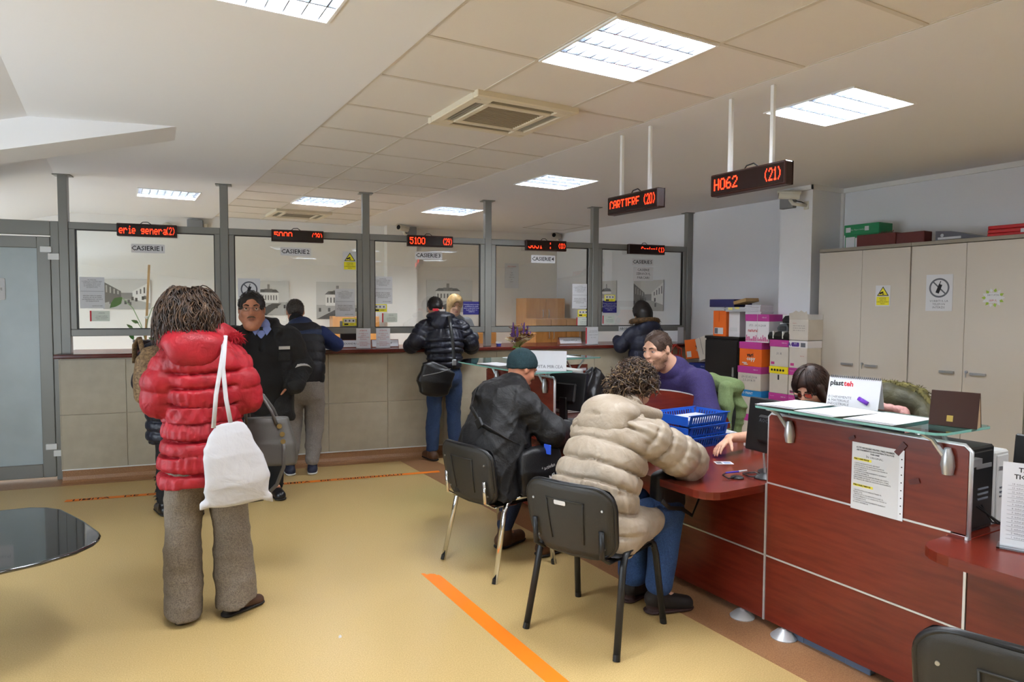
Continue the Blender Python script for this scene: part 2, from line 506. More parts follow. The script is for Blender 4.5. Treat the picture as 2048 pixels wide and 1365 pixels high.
# ================================================================== COUNTER AND GLASS PARTITION
cw = struct('wall_counter', M=Matrix.Translation(P0) @ PZ)
MB().box((.0, -.19, .0), (6.9, .12, 1.15)).build('counter_core', mat('grout', 'c9c1b0', .8), cw)
tile_cache = {}
xs = [0.0]+[.53+.6125*k for k in range(11)]; xs = [x for x in xs if x < 6.85]+[6.9]
for a, b in zip(xs, xs[1:]):
    for z0, z1 in ((.125, .63), (.63, 1.14)):
        key = (round(b-a, 3), round(z1-z0, 3))
        if key not in tile_cache:
            o = MB().box((.0015, -.012, .0015), (b-a-.0015, 0, z1-z0-.0015), .002).build('stone_tile', M_counter, cw); tile_cache[key] = o.data
        else:
            o = bpy.data.objects.new('stone_tile', tile_cache[key]); COL.objects.link(o); o.parent = cw
        o.location = (a, -.19, z0)
for z0, z1 in ((.125, .63), (.63, 1.14)):
    o = MB().box((-.012, -.19, z0+.0015), (0, .12, z1-.0015), .002).build('stone_tile', M_counter, cw)
mb = MB()
sk = [(-.198, .118), (-.204, .118), (-.206, .06), (-.216, .03), (-.235, .012), (-.27, .003), (-.27, 0), (-.198, 0)]
mb.prism(sk, 0, 6.9, M=Matrix(((0, 0, 1, 0), (1, 0, 0, 0), (0, 1, 0, 0), (0, 0, 0, 1))))
o = mb.build('baseboard_counter', M_floorb); o.matrix_world = Matrix.Translation(P0) @ PZ; o['kind'] = 'structure'
o = MB().box((-.004, -.212, .117), (6.9, -.199, .127), .002).build('trim_2', M_whitem); o.matrix_world = Matrix.Translation(P0) @ PZ; o['kind'] = 'structure'
wt = thing('counter_worktop', 'long dark mahogany worktop running under the row of cashier windows', 'worktop', M=Matrix.Translation(P0) @ PZ)
pr = [(-.262, 1.152), (-.27, 1.16), (-.27, 1.182), (-.262, 1.19), (.52, 1.19), (.52, 1.152)]
MB().prism(pr, -.03, 6.92, M=Matrix(((0, 0, 1, 0), (1, 0, 0, 0), (0, 1, 0, 0), (0, 0, 0, 1)))).build('board', M_mahogd, wt)

POSTS = [.02, 1.393, 2.787, 4.158, 5.52, 6.855]
NAMES = ['between the frosted door and the first cashier window', 'between the first and second cashier windows', 'between the second and third cashier windows', 'between the third and fourth cashier windows', 'between the fourth and fifth cashier windows', 'at the wall end of the fifth cashier window']
for k, s in enumerate(POSTS):
    t = thing('partition_post', 'grey aluminium post up to the ceiling '+NAMES[k], 'post', M=PM(s, 0, 0), group='partition posts')
    z0 = 1.19 if k else .0
    MB().box((-.038, z0, -.04), (.038, CEIL-.004, .04), .004).build('upright', M_alu, t)
    MB().box((-.075, CEIL-.01, -.06), (.075, CEIL-.001, .06), .002).build('ceiling_plate', M_alu, t)
for k in range(5):
    a, b = POSTS[k]+.038, POSTS[k+1]-.038
    wd = struct('window_%d' % (k+1), M=PM(a, 0, 0))
    L = b-a
    for lo, hi in (((0, 2.345, -.03), (L, 2.41, .03)), ((0, 1.345, -.03), (L, 1.41, .03)), ((0, 1.41, -.03), (.052, 2.345, .03)), ((L-.052, 1.41, -.03), (L, 2.345, .03))):
        MB().box(lo, hi, .004).build('frame_rail', M_alu, wd)
    mb = MB()                                            # black glazing gasket
    for lo, hi in (((.052, 2.337, -.012), (L-.052, 2.345, .022)), ((.052, 1.41, -.012), (L-.052, 1.418, .022)), ((.052, 1.41, -.012), (.06, 2.345, .022)), ((L-.06, 1.41, -.012), (L-.052, 2.345, .022))): mb.box(lo, hi)
    mb.build('gasket', M_black, wd)
    MB().box((.056, 1.412, -.003), (L-.056, 2.342, .003)).build('pane', M_glass, wd)

# ---- frosted side door
M_frost = mat('frosted_glass', 'b3c0c4', .35, spec=.5, var=.10, vscale=3)
dr = struct('door_1', M=PM(-1.12, 0, 0))
W = 1.03
for lo, hi in (((0, .03, -.03), (.105, 2.265, .03)), ((W-.105, .03, -.03), (W, 2.265, .03)), ((.105, .03, -.03), (W-.105, .155, .03)), ((.105, 2.16, -.03), (W-.105, 2.265, .03))):
    MB().box(lo, hi, .004).build('door_rail', M_alu, dr)
MB().box((.1, .15, -.008), (W-.1, 2.165, .008)).build('frosted_pane', M_frost, dr)
for z in (2.09, .26):
    MB().box((W-.075, z+.03, .03), (W+.015, z+.085, .05), .003).build('hinge', M_whitem, dr)
    MB().box((W-.015, z-.035, .03), (W+.075, z+.022, .05), .003).build('hinge', M_whitem, dr)
fr = struct('trim_3', M=PM(0, 0, 0))
MB().box((-.085, 0, -.035), (-.018, 2.41, .035), .004).build('door_jamb', M_alu, fr)
MB().box((-2.2, 2.28, -.035), (-.085, 2.41, .035), .004).build('door_head', M_alu, fr)
MB().box((-1.2, 0, -.035), (-1.13, 2.28, .035), .004).build('door_jamb', M_alu, fr)
MB().box((-2.3, 0, -.02), (-1.2, 2.28, .02)).build('side_panel', M_alu, fr)
pq = thing('door_plaque', 'small white entry plaque stuck on the frosted glass door', 'sign', M=PM(-.76, -.012, 1.78))
MB().prism(rrect(.62, .20, .015), 0, .003).build('plate', M_paper, pq)
text('INTRAREA\nPERSOANELOR NEAUTORIZATE\nESTE INTERZISA', .032, M_inkg, pq, (.06, 0, .0035), lh=1.6)

# ---- orange privacy tapes on the floor
tp = thing('floor_tape', 'orange privacy tape with black lettering in front of the cashier counter', 'tape', M=Matrix.Translation((-.375, 6.74, .0017)) @ Matrix.Rotation(R(-10.6), 4, 'Z'))
MB().box((0, -.035, 0), (3.2, .035, .0006)).build('strip', M_tape, tp)
for x0, k_ in ((.05, 1.14), (1.72, 1.0)):
    for wd_, dx_ in (('LIMITA', 0), ('DE', .335), ('CONFIDENTIALITATE' if x0 < 1 else 'CONFIDENTIALIT', .485)):
        text(wd_, .072, M_ink, tp, (x0+dx_*k_, -.002, .001), 'LEFT', sx=1.12*k_, bold=.001)
mb = MB(); pts = [(-.045, 0), (.045, 0), (.047, 2.05), (.04, 2.08), (.03, 2.075), (.028, 2.1), (.0, 2.12), (-.02, 2.115), (-.025, 2.14), (-.045, 2.15)]
mb.prism(pts, 0, .0008)
o = mb.build('floor_tape', M_tape); o.location = (1.645, 1.68, .0004); tag(o, 'plain orange tape strip on the yellow floor behind the visitor chairs', 'tape')
mb = MB(); mb.add([(0, 0, 0), (.016, .004, 0), (.018, .016, .003), (.004, .02, .001), (.009, .01, .012)], [(0, 1, 4), (1, 2, 4), (2, 3, 4), (3, 0, 4), (3, 2, 1, 0)])
o = mb.build('paper_scrap', M_paper); o.location = (.93, 3.27, .0003); tag(o, 'tiny crumpled white paper scrap lying on the yellow floor', 'paper scrap')
# ================================================================== LED DISPLAYS, NOTICES, BACK ROOM
FONT = {'0': '01110 10001 10001 10001 10001 10001 01110', '1': '00100 01100 00100 00100 00100 00100 01110', '2': '01110 10001 00001 00010 00100 01000 11111',
 '5': '11111 10000 11110 00001 00001 10001 01110', '6': '00110 01000 10000 11110 10001 10001 01110', '9': '01110 10001 10001 01111 00001 00010 01100',
 'H': '10001 10001 10001 11111 10001 10001 10001', 'C': '01110 10001 10000 10000 10000 10001 01110', 'A': '01110 10001 10001 11111 10001 10001 10001',
 'R': '11110 10001 10001 11110 10100 10010 10001', 'T': '11111 00100 00100 00100 00100 00100 00100', 'I': '01110 00100 00100 00100 00100 00100 01110',
 'E': '11111 10000 10000 11110 10000 10000 11111', 'e': '00000 00000 01110 10001 11111 10000 01110', 'r': '00000 00000 10110 11001 10000 10000 10000',
 'i': '00100 00000 01100 00100 00100 00100 01110', 'g': '00000 00000 01111 10001 01111 00001 01110', 'n': '00000 00000 10110 11001 10001 10001 10001',
 'a': '00000 00000 01110 00001 01111 10001 01111', 's': '00000 00000 01111 10000 01110 00001 11110', '(': '00010 00100 01000 01000 01000 00100 00010',
 ')': '01000 00100 00010 00010 00010 00100 01000', ' ': '00000 '*7, '|': '00100 00100 00000 00000 00000 00100 00100'}
M_ledcase = mat('led_case_dark', '2a1210', .35)
M_ledface = mat('led_window_smoked', '1a0a09', .18)
def led_face(t, words, w, h, z):
    """words: (string, left edge, dot pitch x, dot pitch y, first row, last row)"""
    for s, x0, px, py, r0, r1 in words:
        mb = MB(); x = x0
        for ch in s:
            g = FONT[ch].split()
            for r in range(7):
                if r < r0 or r > r1: continue
                for c in range(5):
                    if g[r][c] == '1':
                        X = x+c*px; Y = (3-r)*py
                        mb.box((X-px*.46, Y-py*.46, z), (X+px*.46, Y+py*.46, z+.002))
            x += px*(6 if ch not in 'iI1|' else 5)
        mb.build('led_digits', M_led, t, kind='stuff')
def led_sign(M, label, words, w=.51, h=.12):
    t = thing('led_display', label, 'display', M=M, group='red LED displays')
    MB().box((-w/2, -h/2, -.03), (w/2, h/2, .022), .004).build('case', M_ledcase, t)
    MB().box((-w/2+.012, -h/2+.01, .02), (w/2-.012, h/2-.01, .024), .001).build('window', M_ledface, t)
    led_face(t, words, w, h, .0245)
    return t
CW = ['first', 'second', 'third', 'fourth', 'fifth']
LEDS = [(.717, 'letters erie genera', [('erie genera', -.232, .0063, .0105, 0, 6), ('(2)', .166, .0045, .0105, 0, 6)]),
        (2.09, 'upper halves of digits', [('5000', -.225, .0076, .0105, 0, 3), ('(29)', .14, .0046, .0105, 0, 3)]),
        (3.476, 'digits 5100', [('5100', -.225, .0076, .0105, 0, 6), ('(29)', .14, .0046, .0105, 0, 6)]),
        (4.855, 'lower halves of digits', [('5051', -.225, .0076, .0105, 4, 6), ('|', .03, .008, .010, 0, 6), ('(0)', .15, .0055, .0085, 0, 6)]),
        (6.20, 'tops of small letters', [('Casieri', -.08, .0058, .0085, 0, 2), ('(1)', .16, .0055, .0085, 0, 6)])]
for k, (s, what, words) in enumerate(LEDS):
    t = led_sign(PM(s, -.065, 2.352), 'red LED display with %s on the %s cashier window' % (what, CW[k]), words)
    mb = MB(); mb.tube([(-.06, .06, -.01), (-.04, .08, -.015), (.0, .083, -.02), (.03, .062, -.03)], .004, 6)
    mb.build('cable', M_black, t, smooth=True)

def hanging(y, label, words):
    t = thing('hanging_led_display', label, 'display', M=RM(y, 3.10, 2.357), group='LED displays on ceiling poles')
    MB().box((-.262, -.063, -.03), (.262, .063, .03), .006).build('case', M_ledcase, t)
    MB().box((-.25, -.053, .029), (.25, .053, .032), .001).build('window', M_ledface, t)
    led_face(t, words, .52, .12, .0325)
    MB().box((-.262, -.063, -.034), (.262, .063, -.03)).build('rear_plate', M_ledcase, t)
    for x in (-.14, .15):
        MB().box((x-.011, .063, -.011), (x+.011, CEIL-2.357-.003, .011), .002).build('pole', M_whitem, t)
    mb = MB(); mb.tube([(-.05, .062, -.01), (-.03, .085, -.01), (.02, .09, -.01), (.06, .062, -.01)], .004, 6); mb.build('cable', M_black, t, smooth=True)
hanging(3.645, 'red LED display reading CARTIERE hung from the ceiling on two white poles', [('CARTIERE', -.225, .0068, .0088, 0, 5), ('(20)', .13, .005, .010, 0, 6)])
hanging(2.67, 'red LED display reading H062 hung from the ceiling on two white poles', [('H062', -.225, .0075, .0095, 0, 6), ('(21)', .13, .005, .010, 0, 6)])

# ---- paper helper: local x right, y up, z towards the reader, origin at centre
def paper(name, label, cat, M, w, h, lines=(), material=None, group=None, thick=.0012, rnd=0.0):
    t = thing(name, label, cat, M=M, group=group)
    mb = MB()
    if rnd: mb.prism(rrect(w, h, rnd), 0, thick)
    else: mb.box((-w/2, -h/2, 0), (w/2, h/2, thick))
    mb.build('sheet', material or M_paper, t)
    for (s, size, x, y, m, *rest) in lines:
        text(s, size, m, t, (x, y, thick+.0006), rest[0] if rest else 'CENTER', lh=rest[1] if len(rest) > 1 else 1.1, res=1, bold=rest[2] if len(rest) > 2 else 0)
    return t
def rect(t, name, x0, y0, x1, y1, z, m, th=.0006):
    return MB().box((x0, y0, z), (x1, y1, z+th)).build(name, m, t)
def gz(s, z): return PM(s, -.0045, z)        # on the hall side of the glass

M_tag = mat('paper_tag', 'd6d6d8', .7)
M_green = mat('paper_pale_green', 'd3dcd2', .7)
M_navy = mat('notice_navy', '241f6e', .6)
SG = [(.712, 2.185, .29, .085), (2.073, 2.198, .30, .085), (3.475, 2.2, .305, .085), (4.848, 2.2, .305, .09), (6.19, 2.2, .30, .085)]
for k, (s, z, w, h) in enumerate(SG):
    paper('window_sign', 'CASIERIE sign on the glass of the %s cashier window from the frosted door' % CW[k], 'sign', gz(s, z), w, h, [('CASIERIE', .062, -.022, 0, M_ink, 'CENTER', 1, .0008), (str(k+1), .062, .122, 0, M_ink, 'CENTER', 1, .0008)], M_tag, 'CASIERIE window signs')
NOT1 = 'IN ATENTIA\nDOMNILOR CONTRIBUABILI\nCARE EFECTUEAZA PLATI\nLA CASIERIE VA RUGAM\nSA PREZENTATI ACTUL\nDE IDENTITATE'
NOT2 = 'PENTRU EFECTUAREA\nPLATILOR VA RUGAM\nSA PREZENTATI UN ACT\nDE IDENTITATE'
def longnotice(s, z, label, flip=False):
    t = paper('glass_notice', label, 'notice', gz(s, z), .205, .295, [(NOT1, .013, 0, .085, M_inkg), (NOT2, .0155, 0, -.055, M_ink), ('VA MULTUMIM', .013, .04, -.125, M_ink)], None, 'white payment notices on the glass')
    rect(t, 'rule', -.095, .012, .095, .0145, .0012, M_inkg)
longnotice(.234, 1.755, 'white printed payment notice taped on the glass beside the frosted door')
longnotice(2.567, 1.674, 'white printed payment notice in a sleeve at the post side of the second cashier window')
longnotice(2.968, 1.813, 'white printed payment notice at the post side of the third cashier window')
longnotice(5.33, 1.77, 'white printed payment notice on the fourth cashier window above a yellow sticker')
def card(s, z, label, w=.165):
    t = paper('info_card', label, 'notice', gz(s, z), w, .098, [('ATENTIE\n\nva rugam verificati\nsuma si restul primit\ninainte de plecare', .0125, .015, .0, M_inkg)], M_green, 'pale green cards with a red bar')
    rect(t, 'red_bar', -w/2, -.05, -w/2+.014, .05, .0012, M_red)
card(.292, 1.535, 'pale green card with red bar under the notice beside the frosted door')
card(3.04, 1.514, 'pale green card with red bar on the third cashier window')
card(5.368, 1.465, 'pale green card with red bar low on the fourth cashier window')
card(5.72, 1.488, 'pale green card with red bar low on the fifth cashier window')
def yellow(s, z, label):
    t = paper('payment_sticker', label, 'sticker', gz(s, z), .146, .082, [], M_yellow, 'yellow card payment stickers')
    rect(t, 'grey_field', -.062, -.008, .062, .032, .0012, M_tag)
    rect(t, 'dark_field', -.055, -.032, -.012, -.016, .0012, M_ink)
    text('CARD', .02, M_ink, t, (.022, -.024, .002), res=1)
    for x in (-.04, 0, .04): rect(t, 'pictogram', x-.008, .004, x+.008, .022, .0019, M_inkg)
yellow(2.612, 1.47, 'yellow card payment sticker low on the second cashier window')
yellow(2.937, 1.62, 'yellow card payment sticker on the third cashier window')
yellow(5.375, 1.565, 'yellow card payment sticker on the fourth cashier window')
yellow(5.735, 1.75, 'yellow card payment sticker on the fifth cashier window above the navy notice')
NAV = 'Primaria noastra va ofera\nposibilitatea de a plati\ntaxele si impozitele locale\nla ghiseu direct cu\nCARDUL!'
for s, z, lb in ((1.26, 1.655, 'navy card payment notice at the post side of the first cashier window'), (3.97, 1.622, 'navy card payment notice on the third cashier window by the man in the padded jacket'), (5.735, 1.645, 'navy card payment notice on the fifth cashier window')):
    paper('navy_notice', lb, 'notice', gz(s, z), .2 if s < 5.5 else .19, .148, [(NAV, .018, 0, 0, M_paper, 'CENTER', 1.15)], M_navy, 'navy card payment notices')
def cctv_sticker(M, label, k=1.0):
    t = paper('cctv_warning', label, 'sticker', M, .145*k, .2*k, [], M_paper, 'yellow video surveillance stickers')
    mb = MB(); mb.prism([(-.058*k, .0), (.058*k, 0), (0, .09*k)], .0012, .0018); mb.build('triangle', M_ink, t)
    mb = MB(); mb.prism([(-.046*k, .007*k), (.046*k, .007*k), (0, .078*k)], .0018, .0024); mb.build('triangle', M_yellow, t)
    mb = MB(); mb.box((-.022*k, .024*k, .0024), (.018*k, .04*k, .003), M=Matrix.Rotation(R(22), 4, 'Z')); mb.box((-.006*k, .012*k, .0024), (.012*k, .022*k, .003)); mb.build('camera_pictogram', M_ink, t)
    rect(t, 'text_field', -.062*k, -.09*k, .062*k, -.008*k, .0012, M_yellow)
    text('ATENTIE!\nOBIECTIV\nSUPRAVEGHEAT\nVIDEO', .0165*k, M_ink, t, (0, -.05*k, .0022), lh=1.05, res=1)
cctv_sticker(gz(2.62, 2.117), 'yellow video surveillance sticker high on the second cashier window')
cctv_sticker(RM(3.562, 5.8775, 1.75), 'yellow video surveillance sticker on the grey cabinet door', .92)
def nophone(M, label, w=.21, h=.30):
    t = paper('no_phone_notice', label, 'notice', M, w, h, [('VORBITUL LA\nTELEFON\nINTERZIS', .024, 0, -.095, M_inkg, 'CENTER', 1.1)], None, 'no phone notices')
    mb = MB(); n = 40; vs = []; fs = []
    for i in range(n):
        a = 2*math.pi*i/n
        for r in (.066, .08): vs.append((r*math.cos(a), .04+r*math.sin(a), .0018))
    for i in range(n): fs.append((2*i, 2*i+1, (2*i+3) % (2*n), (2*i+2) % (2*n)))
    mb.add(vs, fs); mb.box((-.072, -.005, .0012), (.072, .006, .0019), M=Matrix.Translation((0, .04, 0)) @ Matrix.Rotation(R(-45), 4, 'Z')); mb.build('prohibition_ring', M_inkg, t)
    mb = MB(); mb.box((-.014, -.045, .0012), (.014, .03, .0022), M=Matrix.Translation((0, .04, 0)) @ Matrix.Rotation(R(-20), 4, 'Z')); mb.box((-.012, .03, .0012), (-.006, .056, .0022), M=Matrix.Translation((0, .04, 0)) @ Matrix.Rotation(R(-20), 4, 'Z')); mb.build('phone_pictogram', M_ink, t)
nophone(gz(1.617, 1.765), 'no phone notice on the second cashier window behind the security guard')
nophone(RM(3.087, 5.8775, 1.77), 'no phone notice taped on the grey cabinet door')
t = paper('service_sign', 'paper reading CASIERIE SERVICIUL PARCARI below the fifth cashier sign', 'sign', gz(6.2, 2.055), .285, .17, [('CASIERIE\nSERVICIUL\nPARCARI', .044, 0, 0, M_ink, 'CENTER', 1.1)], M_tag)
paper('service_sign', 'paper strip reading ABONAMENTE on the rail of the fifth cashier window', 'sign', PM(6.0, -.034, 1.375), .31, .062, [('ABONAMENTE', .042, 0, 0, M_ink)], M_tag)

# ---- things standing on the worktop
def stand(s, off, w, h, label, lines, bar=False):
    t = paper('counter_stand', label, 'sign holder', PM(s, off, 1.1915+h/2), w, h, lines, None, 'sign holders on the worktop', .003)
    MB().box((-w/2, -h/2, -.07), (w/2, -h/2+.004, .03)).build('acrylic_foot', M_acryl, t)
    if bar: rect(t, 'red_bar', -w/2, -h/2+.01, -w/2+.016, h/2-.006, .0032, M_red)
ATT = 'va rugam sa va\nverificati\nchitantele si restul\nla casierie'
AT2 = 'DUPA PLATA\nNU SE MAI ACCEPTA\nRECLAMATII'
for s, lb in ((2.743, 'white ATENTIE stand nearest to the purple pen holder'), (2.952, 'white ATENTIE stand between the other ATENTIE stand and the man in the padded jacket')):
    stand(s, -.1, .15, .212, lb, [('ATENTIE', .02, 0, .082, M_inkr), (ATT, .0165, 0, .022, M_inkr, 'CENTER', 1.2), (AT2, .014, 0, -.06, M_inkr, 'CENTER', 1.2)])
stand(5.445, -.1, .165, .21, 'white stand with a red bar below the fourth and fifth cashier windows', [('informatii privind\nplata taxelor locale\n\nprogram cu publicul\n\nluni - vineri', .0145, .02, .02, M_inkg)], True)
stand(6.68, -.12, .085, .2, 'narrow clear stand at the wall end of the worktop', [])
M_wood = mat('dark_wood', '6b3a22', .5)
def nameplate(s, label, txt, w=.30):
    t = thing('name_plate', label, 'name plate', M=PM(s, .09, 1.19), group='folded name plates on the worktop')
    mb = MB(); mb.prism([(-.035, 0), (.045, 0), (.0, .085)], -w/2, w/2, M=Matrix(((0, 0, 1, 0), (0, 1, 0, 0), (1, 0, 0, 0), (0, 0, 0, 1)))); mb.build('wooden_wedge', M_wood, t)
    p = MB().box((-w/2+.01, -.04, -.001), (w/2-.005, .04, .001)).build('paper_face', M_paper, t)
    p.location = (0, .0435, .0235); p.rotation_euler = (R(-28), 0, 0)
    o = text(txt, .03, M_ink, t, (0, .0435, .0255), res=1); o.rotation_euler = (R(-28), 0, 0)
nameplate(2.63, 'folded name plate behind the ATENTIE stand at the second cashier window', 'ALEXANDRA M')
nameplate(3.0, 'folded name plate behind the ATENTIE stand at the third cashier window', 'IOANA POP')
nameplate(5.24, 'folded name plate behind the stand with the red bar', 'MARIA MITEA')
# purple pen holder
M_purp = mat('purple_plastic', '5c1f8a', .3)
t = thing('pen_holder', 'purple suction pen holder on the worktop beside the man in the padded vest', 'pen holder', PT(2.43, -.17, 1.19))
MB().lathe([(.04, 0), (.042, .006), (.034, .022), (.014, .034), (.012, .04)], n=18).build('base', M_purp, t, smooth='auto')
MB().cyl((0, 0, .035), (-.012, .01, .155), .006, 8).build('pen', M_purp, t)
# stamp pad cup
t = thing('small_cup', 'small blue and white cup standing on the worktop by the post', 'cup', PT(4.27, -.08, 1.19))
MB().lathe([(.026, 0), (.03, .02), (.032, .045)], n=14).build('cup', mat('cup_blue', '2d3f9b', .4), t, smooth='auto')
MB().lathe([(.031, .03), (.033, .03), (.034, .05), (.032, .05)], n=14).build('rim', M_white, t)
# paper pad on the worktop
t = thing('paper_stack', 'thin stack of forms on the worktop in front of the fifth cashier window', 'papers', M=Matrix.Translation(PT(5.95, -.13, 1.1905)) @ PZ)
for k in range(3): MB().box((-.15+.004*k, -.1, .002*k), (.16, .1-.003*k, .002*k+.0018)).build('sheet', M_paper, t)

# ---- framed views hung on the walls of the back room: grey printed townscapes
M_pg = [mat('print_grey_%d' % i, c, .7) for i, c in enumerate(('c9c8c4', 'a5a4a0', '7d7c79', '565553', '353433', 'e2e1dd'))]
def townscape(M, w, h, label, seed):
    rnd = random.Random(seed)
    t = thing('wall_print', label, 'picture', M=M, group='black and white town views on the back room walls')
    MB().box((-w/2, -h/2, -.006), (w/2, h/2, .006)).build('board', M_pg[0], t)
    L = [(-.5, .5, -.5, .5, 0)]
    def R_(x0, y0, x1, y1, m, z): MB().box((x0*w, y0*h, .006+z), (x1*w, y1*h, .0065+z)).build('printed_shape', M_pg[m], t)
    R_(-.5, -.5, .5, -.12, 1, .0002)
    if seed % 2:
        R_(-.3, -.14, .22, .16, 5, .0004)
        mb = MB(); mb.prism([(-.32*w, .16*h), (.24*w, .16*h), (.16*w, .25*h), (-.24*w, .25*h)], .0066, .007); mb.build('printed_shape', M_pg[3], t)
        for k in range(7): R_(-.27+.07*k, -.06, -.24+.07*k, .08, 3, .0008)
        R_(-.07, .25, -.01, .4, 2, .0006); R_(-.14, .16, .06, .27, 2, .0005)
        mb = MB(); mb.prism([(-.5*w, -.5*h), (-.1*w, -.5*h), (.3*w, -.16*h), (.05*w, -.16*h)], .0066, .0069); mb.build('printed_shape', M_pg[4], t)
        for k in range(5): R_(-.45+.2*k, -.3, -.40+.2*k, -.2, 4, .0009)
    else:
        for s in (-1, 1):
            mb = MB(); mb.prism([(s*.5*w, -.3*h), (s*.5*w, .42*h), (s*.12*w, .1*h), (s*.12*w, -.16*h)][::s], .0064, .0069); mb.build('printed_shape', M_pg[5 if s > 0 else 3], t)
            for k in range(4):
                x = s*(.2+.08*k); R_(min(x, x+.03), .0+.02*k, max(x, x+.03), .12+.06*k, 3 if s > 0 else 1, .001)
        R_(-.12, -.16, .12, .05, 2, .0005)
        for k in range(9):
            x = rnd.uniform(-.45, .4); y = rnd.uniform(-.42, -.15); R_(x, y, x+.05, y+.12, rnd.choice((3, 4)), .0012+.0001*k)
    return t
def bw(s, z): return PM(s, BACK-.012, z)
townscape(bw(.045, 1.785), .56, .40, 'grey old street view print seen through the first cashier window', 2)
townscape(bw(1.86, 1.75), .52, .49, 'grey domed palace view print behind the security guard', 3)
townscape(bw(2.83, 1.72), .66, .55, 'grey church view print partly covered by a taped notice', 5)
townscape(bw(4.52, 1.80), .74, .50, 'grey apartment row view print beside the man in the padded jacket', 7)
townscape(RM(8.1, XR-.012, 1.80), .42, .46, 'grey palace view print behind the yellow sticker of the fifth window', 9)
townscape(RM(7.2, XR-.012, 1.80), .60, .42, 'grey street view print above the woman with the fur hood', 4)
paper('wall_notice', 'pale framed notice hung on the back room wall behind the fourth cashier window', 'notice', bw(5.56, 2.14), .24, .40, [('PROGRAM', .03, 0, .15, M_inkr), ('luni\nmarti\nmiercuri\njoi\nvineri', .026, 0, -.02, M_inkg, 'CENTER', 1.4)], M_paper)

# ---- cashiers' room furniture
def beech_cupboard(s, off, w, z, label, doors=2):
    t = thing('beech_cupboard', label, 'cupboard', M=Matrix.Translation(PT(s, off, 0)) @ PZ, group='beech cupboards behind the glass')
    MB().box((0, 0, 0), (w, .42, z), .003).build('carcass', M_beech, t)
    for k in range(doors):
        d = MB().box((w/doors*k+.003, -.018, .06), (w/doors*(k+1)-.003, 0, z-.01), .002).build('door', M_beech, t)
        MB().tube([(w/doors*(k+(.85 if k % 2 == 0 else .15)), -.018, z-.3), (w/doors*(k+(.85 if k % 2 == 0 else .15)), -.04, z-.28), (w/doors*(k+(.85 if k % 2 == 0 else .15)), -.04, z-.2), (w/doors*(k+(.85 if k % 2 == 0 else .15)), -.018, z-.18)], .005, 6).build('handle', M_steel, d)
beech_cupboard(5.62, 2.52, .67, 1.775, 'tall beech cupboard seen through the fourth cashier window')
beech_cupboard(5.58, 2.02, .76, 1.46, 'lower beech cupboard standing in front of the tall beech one', 3)
beech_cupboard(2.68, 2.5, .66, 1.49, 'beech cupboard seen through the second and third cashier windows')
beech_cupboard(4.42, 1.2, .26, 1.3, 'narrow beech cupboard behind the post of the fourth cashier window', 1)
t = thing('cashier_monitor', 'dark monitor back visible under the rail of the second cashier window', 'monitor', M=PM(2.66, .55, 1.19))
MB().box((-.09, .05, -.01), (.11, .28, .03), .006).build('screen', M_black, t)
MB().box((-.02, 0, -.02), (.03, .09, .0), .004).build('neck', M_black, t); MB().box((-.08, 0, -.09), (.09, .012, .06), .004).build('foot', M_black, t)
t = thing('cashier_monitor', 'slim dark monitor edge behind the post of the fourth cashier window', 'monitor', M=PM(4.03, .25, 1.19))
MB().box((-.05, .02, -.02), (.015, .19, .02), .006).build('screen', M_black, t); MB().box((-.05, 0, -.06), (.05, .012, .06), .004).build('foot', M_black, t); MB().box((-.03, .01, -.01), (0, .05, .01)).build('neck', M_black, t)

# ---- surveillance cameras with grey junction boxes
M_camw = mat('camera_cream', 'd5d2c6', .4); M_boxg = mat('junction_grey', '85878a', .6); M_lens = mat('lens_dark', '10131c', .08)
def cctv(M, label, sx=1):
    """local x along wall, y up, z out of the wall"""
    t = thing('security_camera', label, 'camera', M=M, group='wall mounted surveillance cameras')
    MB().box((-.13*sx-.06, -.07, 0), (-.13*sx+.10, .075, .06), .006).build('junction_box', M_boxg, t)
    MB().box((.06, -.1, 0), (.11, -.02, .012), .003).build('wall_plate', M_camw, t)
    MB().tube([(.085, -.06, .012), (.085, -.06, .1), (.04, -.05, .15), (.01, -.005, .155)], .017, 10).build('arm', M_camw, t, smooth=True)
    a = Vector((.08, .03, .10)); b = Vector((-.07, .045, .22)); dd = (b-a).normalized()
    body = MB().tube([a, b], .04, 16).build('body', M_camw, t, smooth='auto')
    MB().tube([b, b+dd*.004], .034, 16).build('lens', M_lens, body)
    q = dd.cross(Vector((0, 1, 0))).normalized(); u = q.cross(dd).normalized()
    mb = MB(); mb.grid(8, 3, lambda i, j: a+dd*(j*.22-.01)+(q*math.cos(math.pi*(i*.8+.1))+u*math.sin(math.pi*(i*.8+.1)))*.047)
    mb.build('sunshield', M_camw, body, smooth=True, solid=.003)
    MB().tube([(.05, -.02, .12), (.075, -.03, .07), (.085, -.045, .02)], .005, 6).build('cable', M_black, t, smooth=True)
cctv(RM(4.48, 5.93, 2.71), 'bullet surveillance camera on the pillar beside the grey cabinets')
cctv(PM(3.70, BACK-.255, 2.745), 'bullet surveillance camera on the pilaster behind the third cashier window', -1)
cctv(PM(6.28, BACK-.005, 2.76), 'bullet surveillance camera in the corner behind the fourth cashier window', -1)
t = thing('junction_box', 'grey junction box above the first cashier window in the back room', 'junction box', M=PM(.9, BACK-.005, 2.74))
MB().box((-.1, -.065, 0), (.1, .075, .08), .006).build('housing', M_boxg, t); MB().box((.1, -.04, .01), (.16, .03, .05), .01).build('bracket', M_camw, t)
t = thing('motion_sensor', 'round white ceiling sensor dome beside the grey junction box', 'sensor', M=PM(.55, BACK-.005, 2.68))
MB().lathe([(.085, 0), (.085, .02), (.07, .06), (.03, .085), (.004, .09)], n=20).build('dome', M_camw, t, smooth='auto')
